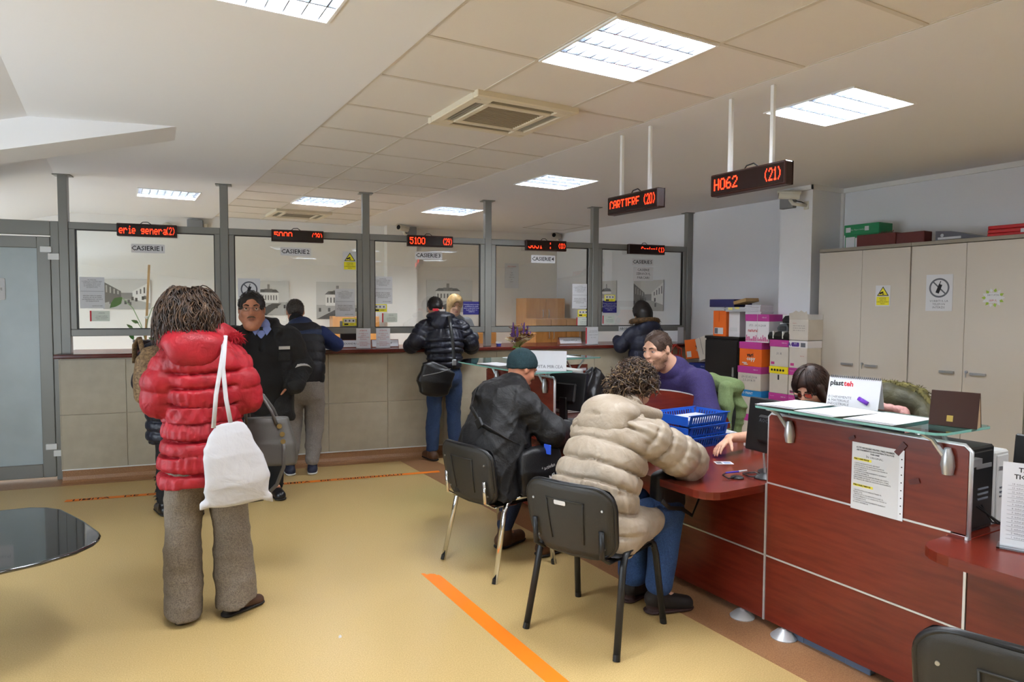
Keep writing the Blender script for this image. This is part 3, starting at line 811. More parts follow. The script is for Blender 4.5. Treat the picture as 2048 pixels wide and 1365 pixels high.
# ================================================================== STORAGE ALONG THE RIGHT WALL
def cabinet(y1, label):
    """tall office cabinet, doors face -X; local x towards -Y, y up, z towards hall"""
    t = thing('office_cabinet', label, 'cabinet', M=RM(y1, 5.88, 0), group='tall grey office cabinets')
    w = .868
    MB().box((0, .0, -.44), (w, 2.165, -.02), .002).build('carcass', M_cabin, t)
    MB().box((-.004, 2.17, -.45), (w+.004, 2.2, .006), .002).build('top_board', M_cabedge, t)
    for k in range(2):
        x0 = k*w/2
        d = MB().box((x0+.0015, .06, -.018), (x0+w/2-.0015, 2.165, 0), .0015).build('door', M_cabin, t)
        hx = x0+(.26 if k == 0 else .06)
        mb = MB(); mb.box((hx, 1.112, 0), (hx+.115, 1.132, .022), .003); mb.build('handle', M_steel, d)
        if k:
            mb = MB(); mb.cyl((hx-.03, 1.135, 0), (hx-.03, 1.135, .012), .012, 12); mb.box((hx-.033, 1.09, .012), (hx-.027, 1.14, .015)); mb.build('lock_and_key', M_steel, d)
    MB().box((0, 0, -.4), (w, .06, -.05)).build('plinth', M_cabedge, t)
cabinet(4.20, 'tall grey two-door cabinet with the yellow surveillance sticker next to the pillar')
cabinet(3.322, 'tall grey two-door cabinet with the no phone notice and a wreath sticker')
cabinet(2.444, 'tall plain grey two-door cabinet at the far side of the wreath sticker one')
# wreath sticker
t = thing('wreath_sticker', 'round floral wreath sticker with red lettering on the grey cabinet door', 'sticker', M=RM(2.687, 5.8795, 1.725))
MB().prism(rrect(.11, .08, .03), .0, .0008).build('label', M_paper, t)
M_leaf = mat('leaf_print', '8fae3a', .6)
for k in range(14):
    a = 2*math.pi*k/14; p = MB(); p.prism([(0, -.012), (.012, 0), (0, .02), (-.012, 0)], .0009, .0013)
    o = p.build('leaf', M_leaf if k % 2 else M_paper, t); o.location = (.062*math.cos(a), .055*math.sin(a), 0); o.rotation_euler = (0, 0, a-R(90))
text('NU UITA', .02, M_inkg, t, (0, .02, .0012), res=1); text('SEFUL', .022, M_inkr, t, (0, -.022, .0012), res=1)

# ---- things on the cabinets
M_gbox = mat('box_green', '14824e', .5); M_maroon = mat('briefcase_maroon', '5a1d18', .45); M_binder = mat('binder_grey', '5b5a62', .5); M_redf = mat('folder_red', 'b81f24', .3)
t = thing('green_box', 'green printed paper box on top of the grey cabinets', 'box', M=RM(4.05, 6.04, 2.20))
MB().box((0, 0, -.2), (.33, .14, 0), .002).build('carton', M_gbox, t); MB().box((-.006, .13, -.206), (.336, .225, .006), .002).build('lid', M_gbox, t)
rect(t, 'label', .01, .0, .1, .11, .0005, M_paper); rect(t, 'label', .105, .0, .16, .1, .0005, M_paper); rect(t, 'label', .012, .155, .06, .2, .0065, M_paper); rect(t, 'label', .2, .16, .24, .2, .0065, M_paper)
text('Ballet. Paper matters', .02, M_paper, t, (.125, .175, .0075), res=1)
t = thing('document_case', 'dark maroon flat case lying in front of the green box', 'case', M=RM(3.84, 5.90, 2.20))
MB().box((0, 0, -.13), (.36, .105, 0), .004).build('case', M_maroon, t); MB().box((.36, .0, -.13), (.6, .095, -.01), .004).build('flap', M_maroon, t)
mb = MB()
for k in range(9): mb.tube([(.20+.015*k, .105, -.02), (.205+.016*k, .115+.012*random.random(), -.03+.02*random.random())], .003, 5)
mb.build('tassel', M_maroon, t, kind='stuff')
t = thing('lever_arch_file', 'grey lever arch file lying on top of the cabinets', 'binder', M=RM(3.17, 5.95, 2.20))
mb = MB(); mb.prism([(0, 0), (.36, 0), (.36, .008), (.12, .075), (.0, .085)], -.28, 0); mb.build('cover', M_binder, t)
MB().box((.02, .012, 0), (.2, .03, .004)).build('pages', M_paper, t); MB().cyl((.055, .045, .0), (.055, .045, .006), .014, 14).build('finger_ring', M_steel, t)
t = thing('red_folder_stack', 'glossy red folders in plastic wrap on top of the cabinets', 'folders', M=RM(2.78, 5.95, 2.20))
for k in range(3): MB().box((0, .03*k, -.3), (.4, .03*k+.028, -.004*k), .004).build('folder', M_redf, t)
rect(t, 'label', .23, .02, .3, .05, .0005, M_paper)

# ---- archive boxes
M_card = mat('carton_white', 'cfc8be', .7, var=.08, vscale=6); M_mag = mat('lid_magenta', 'b2388e', .55); M_orange = mat('carton_orange', 'e2681c', .55); M_ylid = mat('lid_yellow', 'e6d41e', .55); M_blid = mat('lid_blue', '1f7fc0', .55); M_wlid = mat('lid_white', 'e3e1e4', .6); M_violet = mat('print_violet', '55348f', .6); M_magp = mat('print_magenta', 'c03a84', .6)
def carton(y1, x, z, wy, dx, h, body, lid, label, marks='', tilt=0.0, front=None, lidh=.07):
    t = thing('archive_box', label, 'box', M=RM(y1, x, z) @ Matrix.Rotation(tilt, 4, 'Y'), group='stacked paper cartons by the pillar')
    MB().box((0.004, 0, -dx+.004), (wy-.004, h-.002, -.004), .003).build('carton', body, t)
    if lid is not None: MB().box((0, h-lidh, -dx), (wy, h, 0), .003).build('lid', lid, t)
    z = .0005
    if marks == 'xer':
        text('XEROX', .017, M_paper, t, (wy*.78, h-lidh*.45, .0012), res=1); text('Recycled', .013, M_paper, t, (wy*.2, h-lidh*.4, .0012), res=1)
        rect(t, 'print', .02, .02, .06, .045, -.0035, M_magp); rect(t, 'print', .02, .03, .09, .04, -.003, M_inkg)
        rect(t, 'print', wy*.68, .02, wy*.68+.04, .05, -.0035, M_inkg)
    if marks.startswith('hand'):
        text('XEROX', .017, M_paper, t, (wy*.78, h-lidh*.45, .0012), res=1)
        text(marks[4:], .034, M_inkg, t, (wy*.5, h*.48, -.003), res=1, shear=.2)
        rect(t, 'print', .02, .02, .06, .045, -.0035, M_magp)
    if marks == 'vari':
        text('vari', .055, M_ink, t, (wy*.5, h*.47, -.003), res=1, bold=.002); text('copy', .055, M_paper, t, (wy*.53, h*.32, -.003), res=1, bold=.002)
        rect(t, 'print', wy*.15, .03, wy*.35, .04, -.003, M_paper); rect(t, 'print', wy*.22, .015, wy*.4, .024, -.003, M_paper)
    if marks == 'natural':
        text('natural', .045, M_inkr, t, (wy*.33, h*.42, -.003), res=1, bold=.001)
        text('17.5 - 31.10.2018', .03, M_inkg, t, (wy*.5, h*.6, -.0028), res=1, shear=.2)
        for k in range(24):
            hh = .02+.045*abs(math.sin(k*1.3))*abs(math.sin(k*.37+1)); rect(t, 'print', wy*(.03+.04*k)-.004, .012, wy*(.03+.04*k)+.004, .012+hh, -.0034, M_magp)
        text('XEROX', .017, M_paper, t, (wy*.8, h-lidh*.45, .0012), res=1)
        MB().box((wy*.52, 0, .0008), (wy*.53, h, .003)).build('string', M_paper, t)
    if marks == 'A4':
        MB().prism(rrect(.085, .04, .01, cx=wy*.36, cy=h-.038), .0006, .0012).build('print', M_violet, t); text('A4', .026, M_paper, t, (wy*.36, h-.03, .0018), res=1)
        text('A+', .05, M_violet, t, (wy*.1, h-.04, .0012), res=1, bold=.002); rect(t, 'print', wy*.65, h-.06, wy*.9, h-.02, .0006, M_inkg)
        rect(t, 'print', .02, .02, .06, .045, -.0035, M_magp); text('xerox', .018, M_inkr, t, (wy*.72, h*.45, -.003), res=1)
    if marks == 'icons':
        for k in range(5):
            mb = MB(); mb.lathe([(.009, 0), (.012, 0), (.012, .0006), (.009, .0006)], n=14); o = mb.build('print', M_ink, t); o.location = (wy*(.16+.15*k), h-lidh*.5, .0006)
        rect(t, 'handle_slot', wy*.46, h*.62-.03, wy*.54, h*.62+.02, -.0038, M_ink)
    if marks == 'pro':
        text('PRO PRINT', .034, M_paper, t, (wy*.36, h-lidh*.45, .0012), res=1, bold=.001)
    return t
HB = .2655
ZA = [.03, .27, .51, .753, .997, 1.265]
# column A, left of the pillar
carton(4.95, 5.65, 0, .295, .3, .275, M_card, M_mag, 'white carton with magenta lid standing on the floor by the black cupboard', 'xer')
carton(4.952, 5.652, .2755, .295, .3, .265, M_card, M_mag, 'white carton with magenta lid under the blue-lidded one by the black cupboard', 'xer')
carton(4.955, 5.65, .541, .295, .3, .25, M_card, M_blid, 'white carton with blue lid low in the stack by the black cupboard', 'pro')
carton(4.965, 5.645, .7915, .30, .3, .245, M_card, M_mag, 'white carton with magenta lid and handwriting on top of the blue-lidded one', 'hand20-15.05.2018\n2.5-2018.75')
carton(4.955, 5.65, 1.037, .29, .3, .25, M_orange, M_mag, 'orange carton with magenta lid reading vari copy in the middle of the stack', 'vari')
carton(4.89, 5.66, 1.2875, .3, .3, .285, M_wlid, M_mag, 'white carton with red wave print reading natural at the top of its stack', 'natural')
# column B
for z, lb, lid, mk in ((0, 'white carton with magenta lid on the floor in front of the pillar', M_mag, 'xer'), (.2655, 'white carton with magenta lid second from the floor in front of the pillar', M_mag, 'xer'), (.531, 'white carton with magenta lid under the yellow-lidded one', M_mag, 'xer'), (.7965, 'white carton with bright yellow lid in front of the pillar', M_ylid, 'icons'), (1.062, 'white carton with magenta lid under the black toner cartridges', M_mag, 'hand31 R')):
    carton(4.575, 5.655, z, .222, .27, HB-.0006, M_card, lid, lb, mk)
for z, lb, lid, mk in ((0, 'white carton with magenta lid on the floor beside the cabinet', M_mag, 'xer'), (.2655, 'white carton with magenta lid second from the floor beside the cabinet', M_mag, 'xer'), (.531, 'white carton with magenta lid third from the floor beside the cabinet', M_mag, 'xer'), (.7965, 'white carton with magenta lid under the violet-printed one beside the cabinet', M_mag, 'xer'), (1.062, 'white carton with violet A4 print on its lid beside the cabinet', M_wlid, 'A4')):
    carton(4.35, 5.655, z, .205, .22, HB-.0006, M_card, lid, lb, mk)
# open carton on top
t = thing('open_carton', 'open white carton with torn flaps on top of the violet-printed box', 'box', M=RM(4.355, 5.66, 1.328), group='stacked paper cartons by the pillar')
for lo, hi in (((0, 0, -.22), (.21, .004, 0)), ((0, 0, -.004), (.21, .2, 0)), ((0, 0, -.22), (.21, .25, -.216)), ((0, 0, -.216), (.004, .2, -.004)), ((.206, 0, -.216), (.21, .2, -.004))):
    MB().box(lo, hi).build('panel', M_card, t)
mb = MB(); mb.prism([(.0, .2), (.21, .2), (.205, .285), (.18, .27), (.15, .292), (.12, .275), (.09, .29), (.05, .268), (.01, .262)], -.004, -.001, M=Matrix.Translation((0, .2, 0)) @ Matrix.Rotation(R(18), 4, 'X') @ Matrix.Translation((0, -.2, 0))); mb.build('flap', M_card, t)
text('Canon', .016, M_inkr, t, (.06, .165, .001), res=1); text('oo o ooo o oo\no oo o oo ooo\noo o oo o o o', .022, M_ink, t, (.11, .12, .001), res=1)
# toner cartridges
M_toner = mat('toner_black', '121214', .35)
for k, (y, x, z, rz, l, lb) in enumerate(((4.415, 5.70, 1.328, 88, .13, 'black toner cartridge lying flat on a carton nearest the open box'), (4.53, 5.70, 1.328, 92, .12, 'black toner cartridge lying flat beside the natural carton'), (4.47, 5.76, 1.409, 20, .17, 'black toner cartridge lying across the two others'), (4.47, 5.80, 1.49, 35, .15, 'black toner cartridge topmost of its heap'))):
    t = thing('toner_cartridge', lb, 'cartridge', (x, y, z), R(rz), 'black toner cartridges')
    mb = MB(); mb.prism([(-.05, 0), (.05, 0), (.055, .035), (.03, .07), (-.03, .078), (-.052, .04)], -l/2, l/2, M=Matrix(((0, 0, 1, 0), (1, 0, 0, 0), (0, 1, 0, 0), (0, 0, 0, 1)))); mb.build('shell', M_toner, t)
    MB().box((-l/2-.008, -.03, .01), (-l/2, .03, .05), .003).build('end_cap', M_black, t); MB().box((-.006, -.056, .01), (.006, .056, .082), .002).build('seal_strip', M_white, t)
# black cupboard with files
t = thing('black_cupboard', 'low black cupboard left of the stacked cartons', 'cupboard', M=RM(5.50, 5.74, 0))
M_blk = mat('cupboard_black', '1a1717', .5)
MB().box((0, .0, -.45), (.46, 1.30, 0), .003).build('carcass', M_blk, t); MB().box((-.012, 1.30, -.46), (.472, 1.325, .012), .003).build('top', M_blk, t)
MB().box((.0, .05, .0), (.45, 1.28, .012), .002).build('door', M_blk, t); MB().box((.4, .9, .012), (.42, 1.0, .03), .003).build('handle', M_steel, t)
t = thing('orange_file_box', 'upright orange file box standing on the black cupboard', 'file box', M=RM(5.42, 5.76, 1.325))
MB().box((0, 0, -.25), (.185, .28, 0), .003).build('carton', M_orange, t); rect(t, 'label', .02, .025, .145, .095, .0005, M_tag); rect(t, 'barcode', .025, .03, .07, .09, .0012, M_inkg); rect(t, 'fold', .083, .16, .086, .28, .0005, mat('orange_dark', 'a84a10', .6))
t = thing('white_file_box', 'white file box next to the upright orange one', 'file box', M=RM(5.225, 5.79, 1.325))
MB().box((0, 0, -.25), (.15, .27, 0), .003).build('carton', M_wlid, t); rect(t, 'label', .02, .06, .12, .1, .0005, M_tag)
t = thing('navy_box_lid', 'navy blue cardboard lid lying across the file boxes', 'box lid', M=RM(5.46, 5.74, 1.646))
MB().box((0, 0, -.28), (.35, .085, 0), .003).build('lid', mat('lid_navy', '201e52', .5), t)
for k, (y, x, z, w, h, lb) in enumerate(((5.46, 5.75, 1.6055, .20, .04, 'flat paper stack under the navy lid'), (5.22, 5.73, 1.596, .27, .05, 'loose paper stack with yellow notes on the white file box'), (4.95, 5.72, 1.573, .2, .10, 'white document bundle behind the natural carton'))):
    t = thing('paper_pile', lb, 'papers', M=RM(y, x, z), group='papers piled over the black cupboard')
    n = 7
    for q in range(n):
        dx = random.uniform(-.012, .012); MB().box((dx, h*q/n, -.2), (w+dx, h*(q+.8)/n, random.uniform(-.012, .01))).build('sheet', M_paper, t)
    if k == 1: MB().box((.05, .02, .012), (.11, .045, .014)).build('yellow_note', mat('note_yellow', 'e8e08a', .7), t); MB().box((.14, .03, .012), (.2, .05, .014)).build('yellow_note', MATS['note_yellow'], t)
t = thing('cardboard_wedge', 'folded brown cardboard lying over the paper piles', 'cardboard', M=RM(5.10, 5.72, 1.672) @ Matrix.Rotation(R(12), 4, 'Z'))
MB().box((0, 0, -.2), (.17, .035, 0), .002).build('fold', mat('cardboard', 'a98a5f', .8), t)
# leaning cartons at the wall end of the counter
carton(5.98, 5.98, .0, .28, .3, .36, M_card, M_mag, 'white carton with magenta lid on the floor by the wall end of the counter', 'xer')
carton(5.97, 5.96, .361, .28, .3, .36, M_card, M_mag, 'white carton with magenta lid in the middle by the wall end of the counter', 'xer')
carton(5.97, 5.95, .722, .28, .3, .26, M_card, mat('lid_darkblue', '1f2f78', .55), 'white carton with dark blue lid under the leaning orange one', 'xer')
t = thing('leaning_carton', 'tilted orange carton reading vari copy by the wall end of the counter', 'box', M=RM(6.0, 5.93, 1.02) @ Matrix.Rotation(R(8), 4, 'Z') @ Matrix.Rotation(R(12), 4, 'Y'))
MB().box((0, 0, -.3), (.27, .23, 0), .003).build('carton', M_orange, t); text('vari', .055, M_ink, t, (.19, .14, .0012), res=1, bold=.002); text('copy', .055, M_paper, t, (.2, .1, .0012), res=1, bold=.002); rect(t, 'label', .02, .02, .08, .09, .0006, M_tag)
t = thing('leaning_carton', 'tilted pale grey carton leaning over the orange vari copy one', 'box', M=RM(5.70, 5.85, 1.02) @ Matrix.Rotation(R(18), 4, 'Z') @ Matrix.Rotation(R(-8), 4, 'Y'))
MB().box((0, 0, -.28), (.2, .26, 0), .003).build('carton', M_card, t); MB().box((.09, .06, .0), (.095, .26, .001)).build('fold_line', M_inkg, t)
carton(5.68, 5.93, .0, .15, .3, .98, M_card, M_mag, 'tall magenta-lidded carton squeezed beside the black cupboard', 'xer')

# ================================================================== RECEPTION DESK
DX = 2.85                                                  # hall side face of the desk panels
def panel_front(t, name, y1, y0, z0, z1, th=.022): return MB().box((DX, y0, z0), (DX+th, y1, z1), .002).build(name, M_mahog, t)
M_seam = mat('aluminium_seam', 'c9cccf', .35, metal=.6)
# raised module next to the camera
t = thing('reception_module', 'mahogany raised reception desk front with the taped document list', 'desk')
panel_front(t, 'front_panel', 2.30, 1.363, .045, .376); panel_front(t, 'front_panel', 2.30, 1.363, .382, .752)
mb = MB(); mb.prism([(2.297, .758), (2.297, 1.09), (2.285, 1.103), (1.385, 1.103), (1.366, 1.085), (1.366, .758)][::-1], DX, DX+.022, M=Matrix(((0, 0, 1, 0), (1, 0, 0, 0), (0, 1, 0, 0), (0, 0, 0, 1)))); mb.build('front_panel', M_mahog, t)
mb = MB(); mb.tube([(DX+.011, 2.302, .75), (DX+.011, 2.302, 1.09), (DX+.011, 2.288, 1.106), (DX+.011, 1.383, 1.106), (DX+.011, 1.361, 1.086), (DX+.011, 1.361, .745)], .009, 8); mb.build('edge_profile', M_seam, t, smooth=True)
for z in (.379, .755): MB().box((DX-.002, 1.363 if z < .5 else 1.42, z-.004), (DX+.02, 2.30, z+.004)).build('seam_strip', M_seam, t)
for y in (2.302, 1.361): MB().box((DX-.006, y-.005, .045), (DX+.022, y+.005, .75)).build('seam_strip', M_seam, t)
MB().box((DX+.022, 1.365, .05), (DX+.65, 1.385, .70)).build('side_panel', M_mahog, t)
MB().box((DX+.022, 1.363, 1.02), (DX+.10, 2.3, 1.05)).build('staff_shelf', M_steel, t)
MB().box((DX+.024, 1.362, .702), (3.655, 2.308, .74), .002).build('staff_worktop', M_mahog, t)
def foot(y, x=DX+.0): 
    f = MB().lathe([(.062, 0), (.064, .006), (.035, .034), (.02, .038), (.012, .045)], (x, y, 0), 22).build('levelling_foot', M_seam, t, smooth='auto')
foot(2.18); foot(1.5)
# glass shelves with brackets
def bracket(t, y, x=DX-.006, zt=1.15):
    mb = MB()
    prof = []
    mb.tube([(x-.004, y, .985), (x-.006, y, 1.02), (x-.008, y, 1.06), (x-.01, y, 1.09)], [.02, .026, .022, .012], 12)
    mb.tube([(x-.008, y, 1.0), (x-.015, y+.012, 1.06), (x-.03, y+.05, 1.118), (x-.045, y+.085, zt-.012)], [.012, .011, .009, .008], 8)
    mb.tube([(x-.008, y, 1.03), (x+.02, y+.01, 1.08), (x+.06, y+.05, 1.12), (x+.12, y+.07, zt-.012)], [.012, .011, .009, .008], 8)
    mb.cyl((x-.045, y+.085, zt-.016), (x-.045, y+.085, zt-.0005), .022, 14); mb.cyl((x+.12, y+.07, zt-.016), (x+.12, y+.07, zt-.0005), .022, 14)
    return mb.build('glass_bracket', M_steel, t, smooth='auto')
bracket(t, 2.165); bracket(t, 1.435)
def glass_top(name, label, poly, z):
    g = thing(name, label, 'glass shelf', (0, 0, z))
    MB().prism(poly, 0, .011).build('glass_sheet', M_glassg, g)
    c = [sum(p[i] for p in poly)/len(poly) for i in (0, 1)]
    n = len(poly); vs = []; fs = []
    for (x, y) in poly: vs += [(x+(x-c[0])*.0006, y+(y-c[1])*.0006, .0003), (x+(x-c[0])*.0006, y+(y-c[1])*.0006, .0107)]
    for i in range(n): fs.append((2*i, 2*((i+1) % n), 2*((i+1) % n)+1, 2*i+1))
    MB().add(vs, fs).build('polished_edge', M_glassedge, g)
    return g
glass_top('glass_shelf', 'green-edged glass shelf carrying papers and two desk calendars', [(2.715, 1.46), (2.73, 1.425), (2.76, 1.405), (3.08, 1.40), (3.10, 1.42), (3.10, 2.27), (3.08, 2.29), (2.735, 2.29), (2.715, 2.27)], 1.15)
glass_top('glass_shelf', 'L-shaped green-edged glass shelf behind the man in the knitted hat', [(2.60, 4.19), (2.96, 4.17), (2.98, 4.19), (2.98, 5.2), (4.02, 5.2), (4.04, 5.22), (4.04, 5.62), (4.02, 5.64), (2.95, 5.64)]+[(2.95-.36*math.sin(R(a)), 5.28+.36*math.cos(R(a))) for a in (15, 30, 45, 60, 75, 90)]+[(2.59, 4.21)], 1.15)

# low middle desk
t = thing('client_desk', 'low mahogany desk with rounded corner where the two visitors sit', 'desk')
for z0, z1 in ((.045, .376), (.382, .70)):
    panel_front(t, 'front_panel', 3.27, 2.308, z0, z1); panel_front(t, 'front_panel', 4.24, 3.28, z0, z1)
for y in (3.275, 4.245): MB().box((DX-.006, y-.005, .045), (DX+.022, y+.005, .70)).build('seam_strip', M_seam, t)
MB().box((DX-.002, 2.308, .375), (DX+.02, 4.24, .383)).build('seam_strip', M_seam, t)
cp = [(3.66, 2.315), (3.66, 4.6), (2.9, 4.6), (2.9, 4.245), (2.55, 4.245)]+[(2.55-.09*math.sin(R(a)), 4.155+.09*math.cos(R(a))) for a in (30, 60, 90)]
cp += [(2.57-.11*math.cos(R(a)), 2.425-.11*math.sin(R(a))) for a in (0, 18, 36, 54, 72, 90)]
MB().prism(cp[::-1], .702, .74).build('worktop', M_mahog, t)
foot(2.44); foot(3.4)
MB().box((DX+.024, 3.27, .02), (3.6, 3.292, .70)).build('leg_panel', M_mahog, t)
# curved divider
mb = MB(); cv = [(2.92, .0)]+[(2.92, .27)]+[(2.92+.05+.95*math.sin(R(a)), .0+.345*math.cos(R(a))) for a in range(4, 91, 6)]
mb.prism(cv[::-1], -3.53, -3.50, M=Matrix.Translation((0, 0, .74)) @ Matrix.Rotation(R(90), 4, 'X')); dv_ = mb.build('curved_divider', M_mahog, t)
mb = MB(); mb.tube([(x, 3.515, .74+z) for x, z in cv[1:]], .009, 6); mb.build('edge_profile', M_seam, dv_, smooth=True)
# raised module behind the man
t = thing('reception_module', 'mahogany raised desk front under the L-shaped glass shelf', 'desk')
for z0, z1 in ((.045, .376), (.382, .752), (.758, 1.10)): panel_front(t, 'front_panel', 5.3, 4.255, z0, z1)
mb = MB(); mb.tube([(DX+.011, 4.25, .75), (DX+.011, 4.25, 1.09), (DX+.011, 4.265, 1.105), (DX+.011, 5.3, 1.105)], .010, 8); mb.build('edge_profile', M_seam, t, smooth=True)
MB().box((DX, 5.3, .045), (3.95, 5.322, 1.09), .004).build('front_panel', M_mahog, t)
for x, y in ((DX, 4.35), (DX, 5.1)): bracket(t, y)
mb = MB(); mb.tube([(3.78, 5.296, .93), (3.78, 5.294, .97), (3.78, 5.292, 1.03)], [.02, .026, .014], 12)
for q in (-1, 1): mb.tube([(3.78, 5.292, .98), (3.78+q*.05, 5.28, 1.07), (3.78+q*.1, 5.27, 1.138)], [.012, .010, .008], 8)
mb.build('glass_bracket', M_steel, t, smooth='auto')
MB().box((3.83, 5.297, 1.03), (3.93, 5.2985, 1.055)).build('label', M_paper, t)
MB().box((DX+.03, 4.62, .70), (3.66, 5.29, .738), .002).build('staff_worktop', M_mahog, t)
# low desk continuing right of the raised module
t = thing('side_desk', 'low mahogany desk end with the clear sign holder', 'desk')
for z0, z1 in ((.045, .376), (.382, .70)): panel_front(t, 'front_panel', 1.355, .3, z0, z1)
MB().box((DX-.002, .3, .375), (DX+.02, 1.355, .383)).build('seam_strip', M_seam, t)
cp = [(3.66, .3), (3.66, 1.355), (2.847, 1.355), (2.847, 1.43), (2.80, 1.43)]+[(2.71-.11*math.sin(R(a)), 1.30+.13*math.cos(R(a))) for a in (10, 30, 50, 70, 90)]+[(2.60, .3)]
MB().prism(cp, .702, .74).build('worktop', M_mahog, t)
foot(.6)
# staff side cable duct lying on the floor under the front
t = thing('cable_duct', 'grey plastic power strip poking out under the mahogany desk front', 'power strip', (2.88, 1.75, 0))
MB().box((0, .0, .0), (.05, .12, .035), .003).build('end_block', mat('plastic_bluegrey', '5a6a85', .5), t); MB().box((.005, .12, 0), (.04, .34, .03)).build('duct', MATS['plastic_bluegrey'], t); MB().box((0, .34, .0), (.05, .46, .04), .003).build('end_block', MATS['plastic_bluegrey'], t)
# ================================================================== CHAIRS
M_chairb = mat('chair_black_shell', '2b2a27', .55, bump=.12, bscale=400); M_chairf = mat('chair_black_vinyl', '17181b', .35, bump=.05, bscale=200)
M_legb = mat('leg_black_paint', '1d1f22', .4, metal=.2)
def visitor_chair(loc, rz, label, leg_mat, sticker=False):
    """ISO visitor chair, sits facing local +Y"""
    t = thing('visitor_chair', label, 'chair', loc, rz, 'visitor chairs at the desk')
    # seat pad
    def seatf(th):
        mb = MB(); nx, ny = 10, 10
        def pt(u, v, top):
            a = (u-.5)*2; b = (v-.5)*2
            k = .92+.08*(1-b)/2
            x = a*.245*(1-.10*abs(b)**4)*1.0; y = b*.215*(1-.10*abs(a)**4)+.02
            e = max(abs(a), abs(b))
            z = .455+(.028*(1-e**6) if top else -.012)-.012*(max(0, b))**2-.008*(1-a*a)
            return (x, y, z)
        mb.grid(nx, ny, lambda u, v: pt(u, v, True)); mb.grid(nx, ny, lambda u, v: pt(1-u, v, False))
        return mb
    seatf(0).build('seat', M_chairf, t, smooth=True)
    def back(u, v, off, grow=1.0):
        a = (u-.5)*2; b = (v-.5)*2
        w = .25*grow*(1-.07*(1-b)/2)
        sq = 1-.16*abs(b)**6*abs(a)**3
        x = a*w*sq; z = .625+b*.172*grow*(1-.09*abs(a)**5)
        y = -.235-.055*(z-.46)/.36*1.2+.045*a*a-.03*(1-b*b)*.3+off
        return (x, y, z)
    mb = MB(); mb.grid(14, 12, lambda u, v: back(u, v, -.014)); mb.build('back_shell', M_chairb, t, smooth=True, solid=.006)
    mb = MB()
    N = 16
    def padf(u, v):
        e = max(abs(u-.5), abs(v-.5))*2
        return back(u, v, .008+.022*(1-e**8), 1.02)
    mb.grid(N, N, padf); mb.build('back_pad', M_chairf, t, smooth=True)
    rim = [back(.5+.5*math.copysign(abs(math.cos(q))**.35, math.cos(q)), .5+.5*math.copysign(abs(math.sin(q))**.35, math.sin(q)), -.004, 1.02) for q in [2*math.pi*i/48 for i in range(49)]]
    MB().tube(rim, .012, 8, cap=False).build('edge_bumper', M_chairf, t, smooth=True)
    # moulded ribs on the shell
    mb = MB()
    for a0 in (.28, .72): mb.tube([back(a0+(.5-a0)*.15*(1-v), v, -.020) for v in (.18, .4, .6, .78)], .004, 6)
    mb.tube([back(u, .78, -.020) for u in (.28, .5, .72)], .004, 6); mb.build('shell_ribs', M_chairb, t, smooth=True)
    for u, v in ((.1, .14), (.9, .14), (.1, .72), (.9, .72)):
        p = back(u, v, -.019); MB().cyl((p[0], p[1]-.004, p[2]), (p[0], p[1]+.004, p[2]), .006, 10).build('rivet', M_steel, t)
    if sticker:
        p = back(.46, .74, -.0225); o = MB().prism(rrect(.065, .022, .006), -.0005, .0005).build('inventory_sticker', M_tag, t)
        o.matrix_local = frame(p, (1, 0, 0), (0, -.16, 1))
    # frame: two oval tube sides, each a U from front foot over the seat to the rear foot
    for s in (-1, 1):
        x = s*.232
        MB().tube([(s*.262, -.245, .0), (s*.24, -.155, .40), (s*.236, -.13, .452), (s*.235, -.09, .475)], .0125, 10, flat=((1, 0, 0), 1.5)).build('leg', leg_mat, t, smooth=True)
        MB().tube([(s*.262, .245, .0), (s*.24, .19, .38), (s*.236, .165, .44), (s*.235, .12, .47), (s*.235, -.09, .475)], .0125, 10, flat=((1, 0, 0), 1.5)).build('leg', leg_mat, t, smooth=True)
        MB().tube([(s*.262, -.247, .0), (s*.26, -.24, .028)], .017, 10).build('foot_cap', M_black, t); MB().tube([(s*.262, .246, .0), (s*.26, .243, .028)], .017, 10).build('foot_cap', M_black, t)
        MB().tube([(s*.19, -.02, .425), (s*.19, -.2, .432), (s*.19, -.262, .47), (s*.19, -.272, .60)], .009, 8, flat=((1, 0, 0), 1.6)).build('back_bracket', leg_mat, t, smooth=True)
    MB().tube([(-.236, -.13, .44), (.236, -.13, .44)], .011, 8).build('cross_tube', leg_mat, t); MB().tube([(-.236, .16, .43), (.236, .16, .43)], .011, 8).build('cross_tube', leg_mat, t)
    return t
visitor_chair((2.113, 2.749, 0), R(-68.5), 'black visitor chair with black legs under the woman in the beige coat', M_legb, True)
visitor_chair((2.11, 3.772, 0), R(-79.2), 'black visitor chair with chrome legs under the man in the knitted hat', M_chrome)
visitor_chair((2.20, .87, 0), R(-69), 'empty black visitor chair in front of the side desk', M_legb)
t = visitor_chair((-1.02, 5.75, 0), R(20), 'empty black visitor chair behind the dark glass table', M_legb)

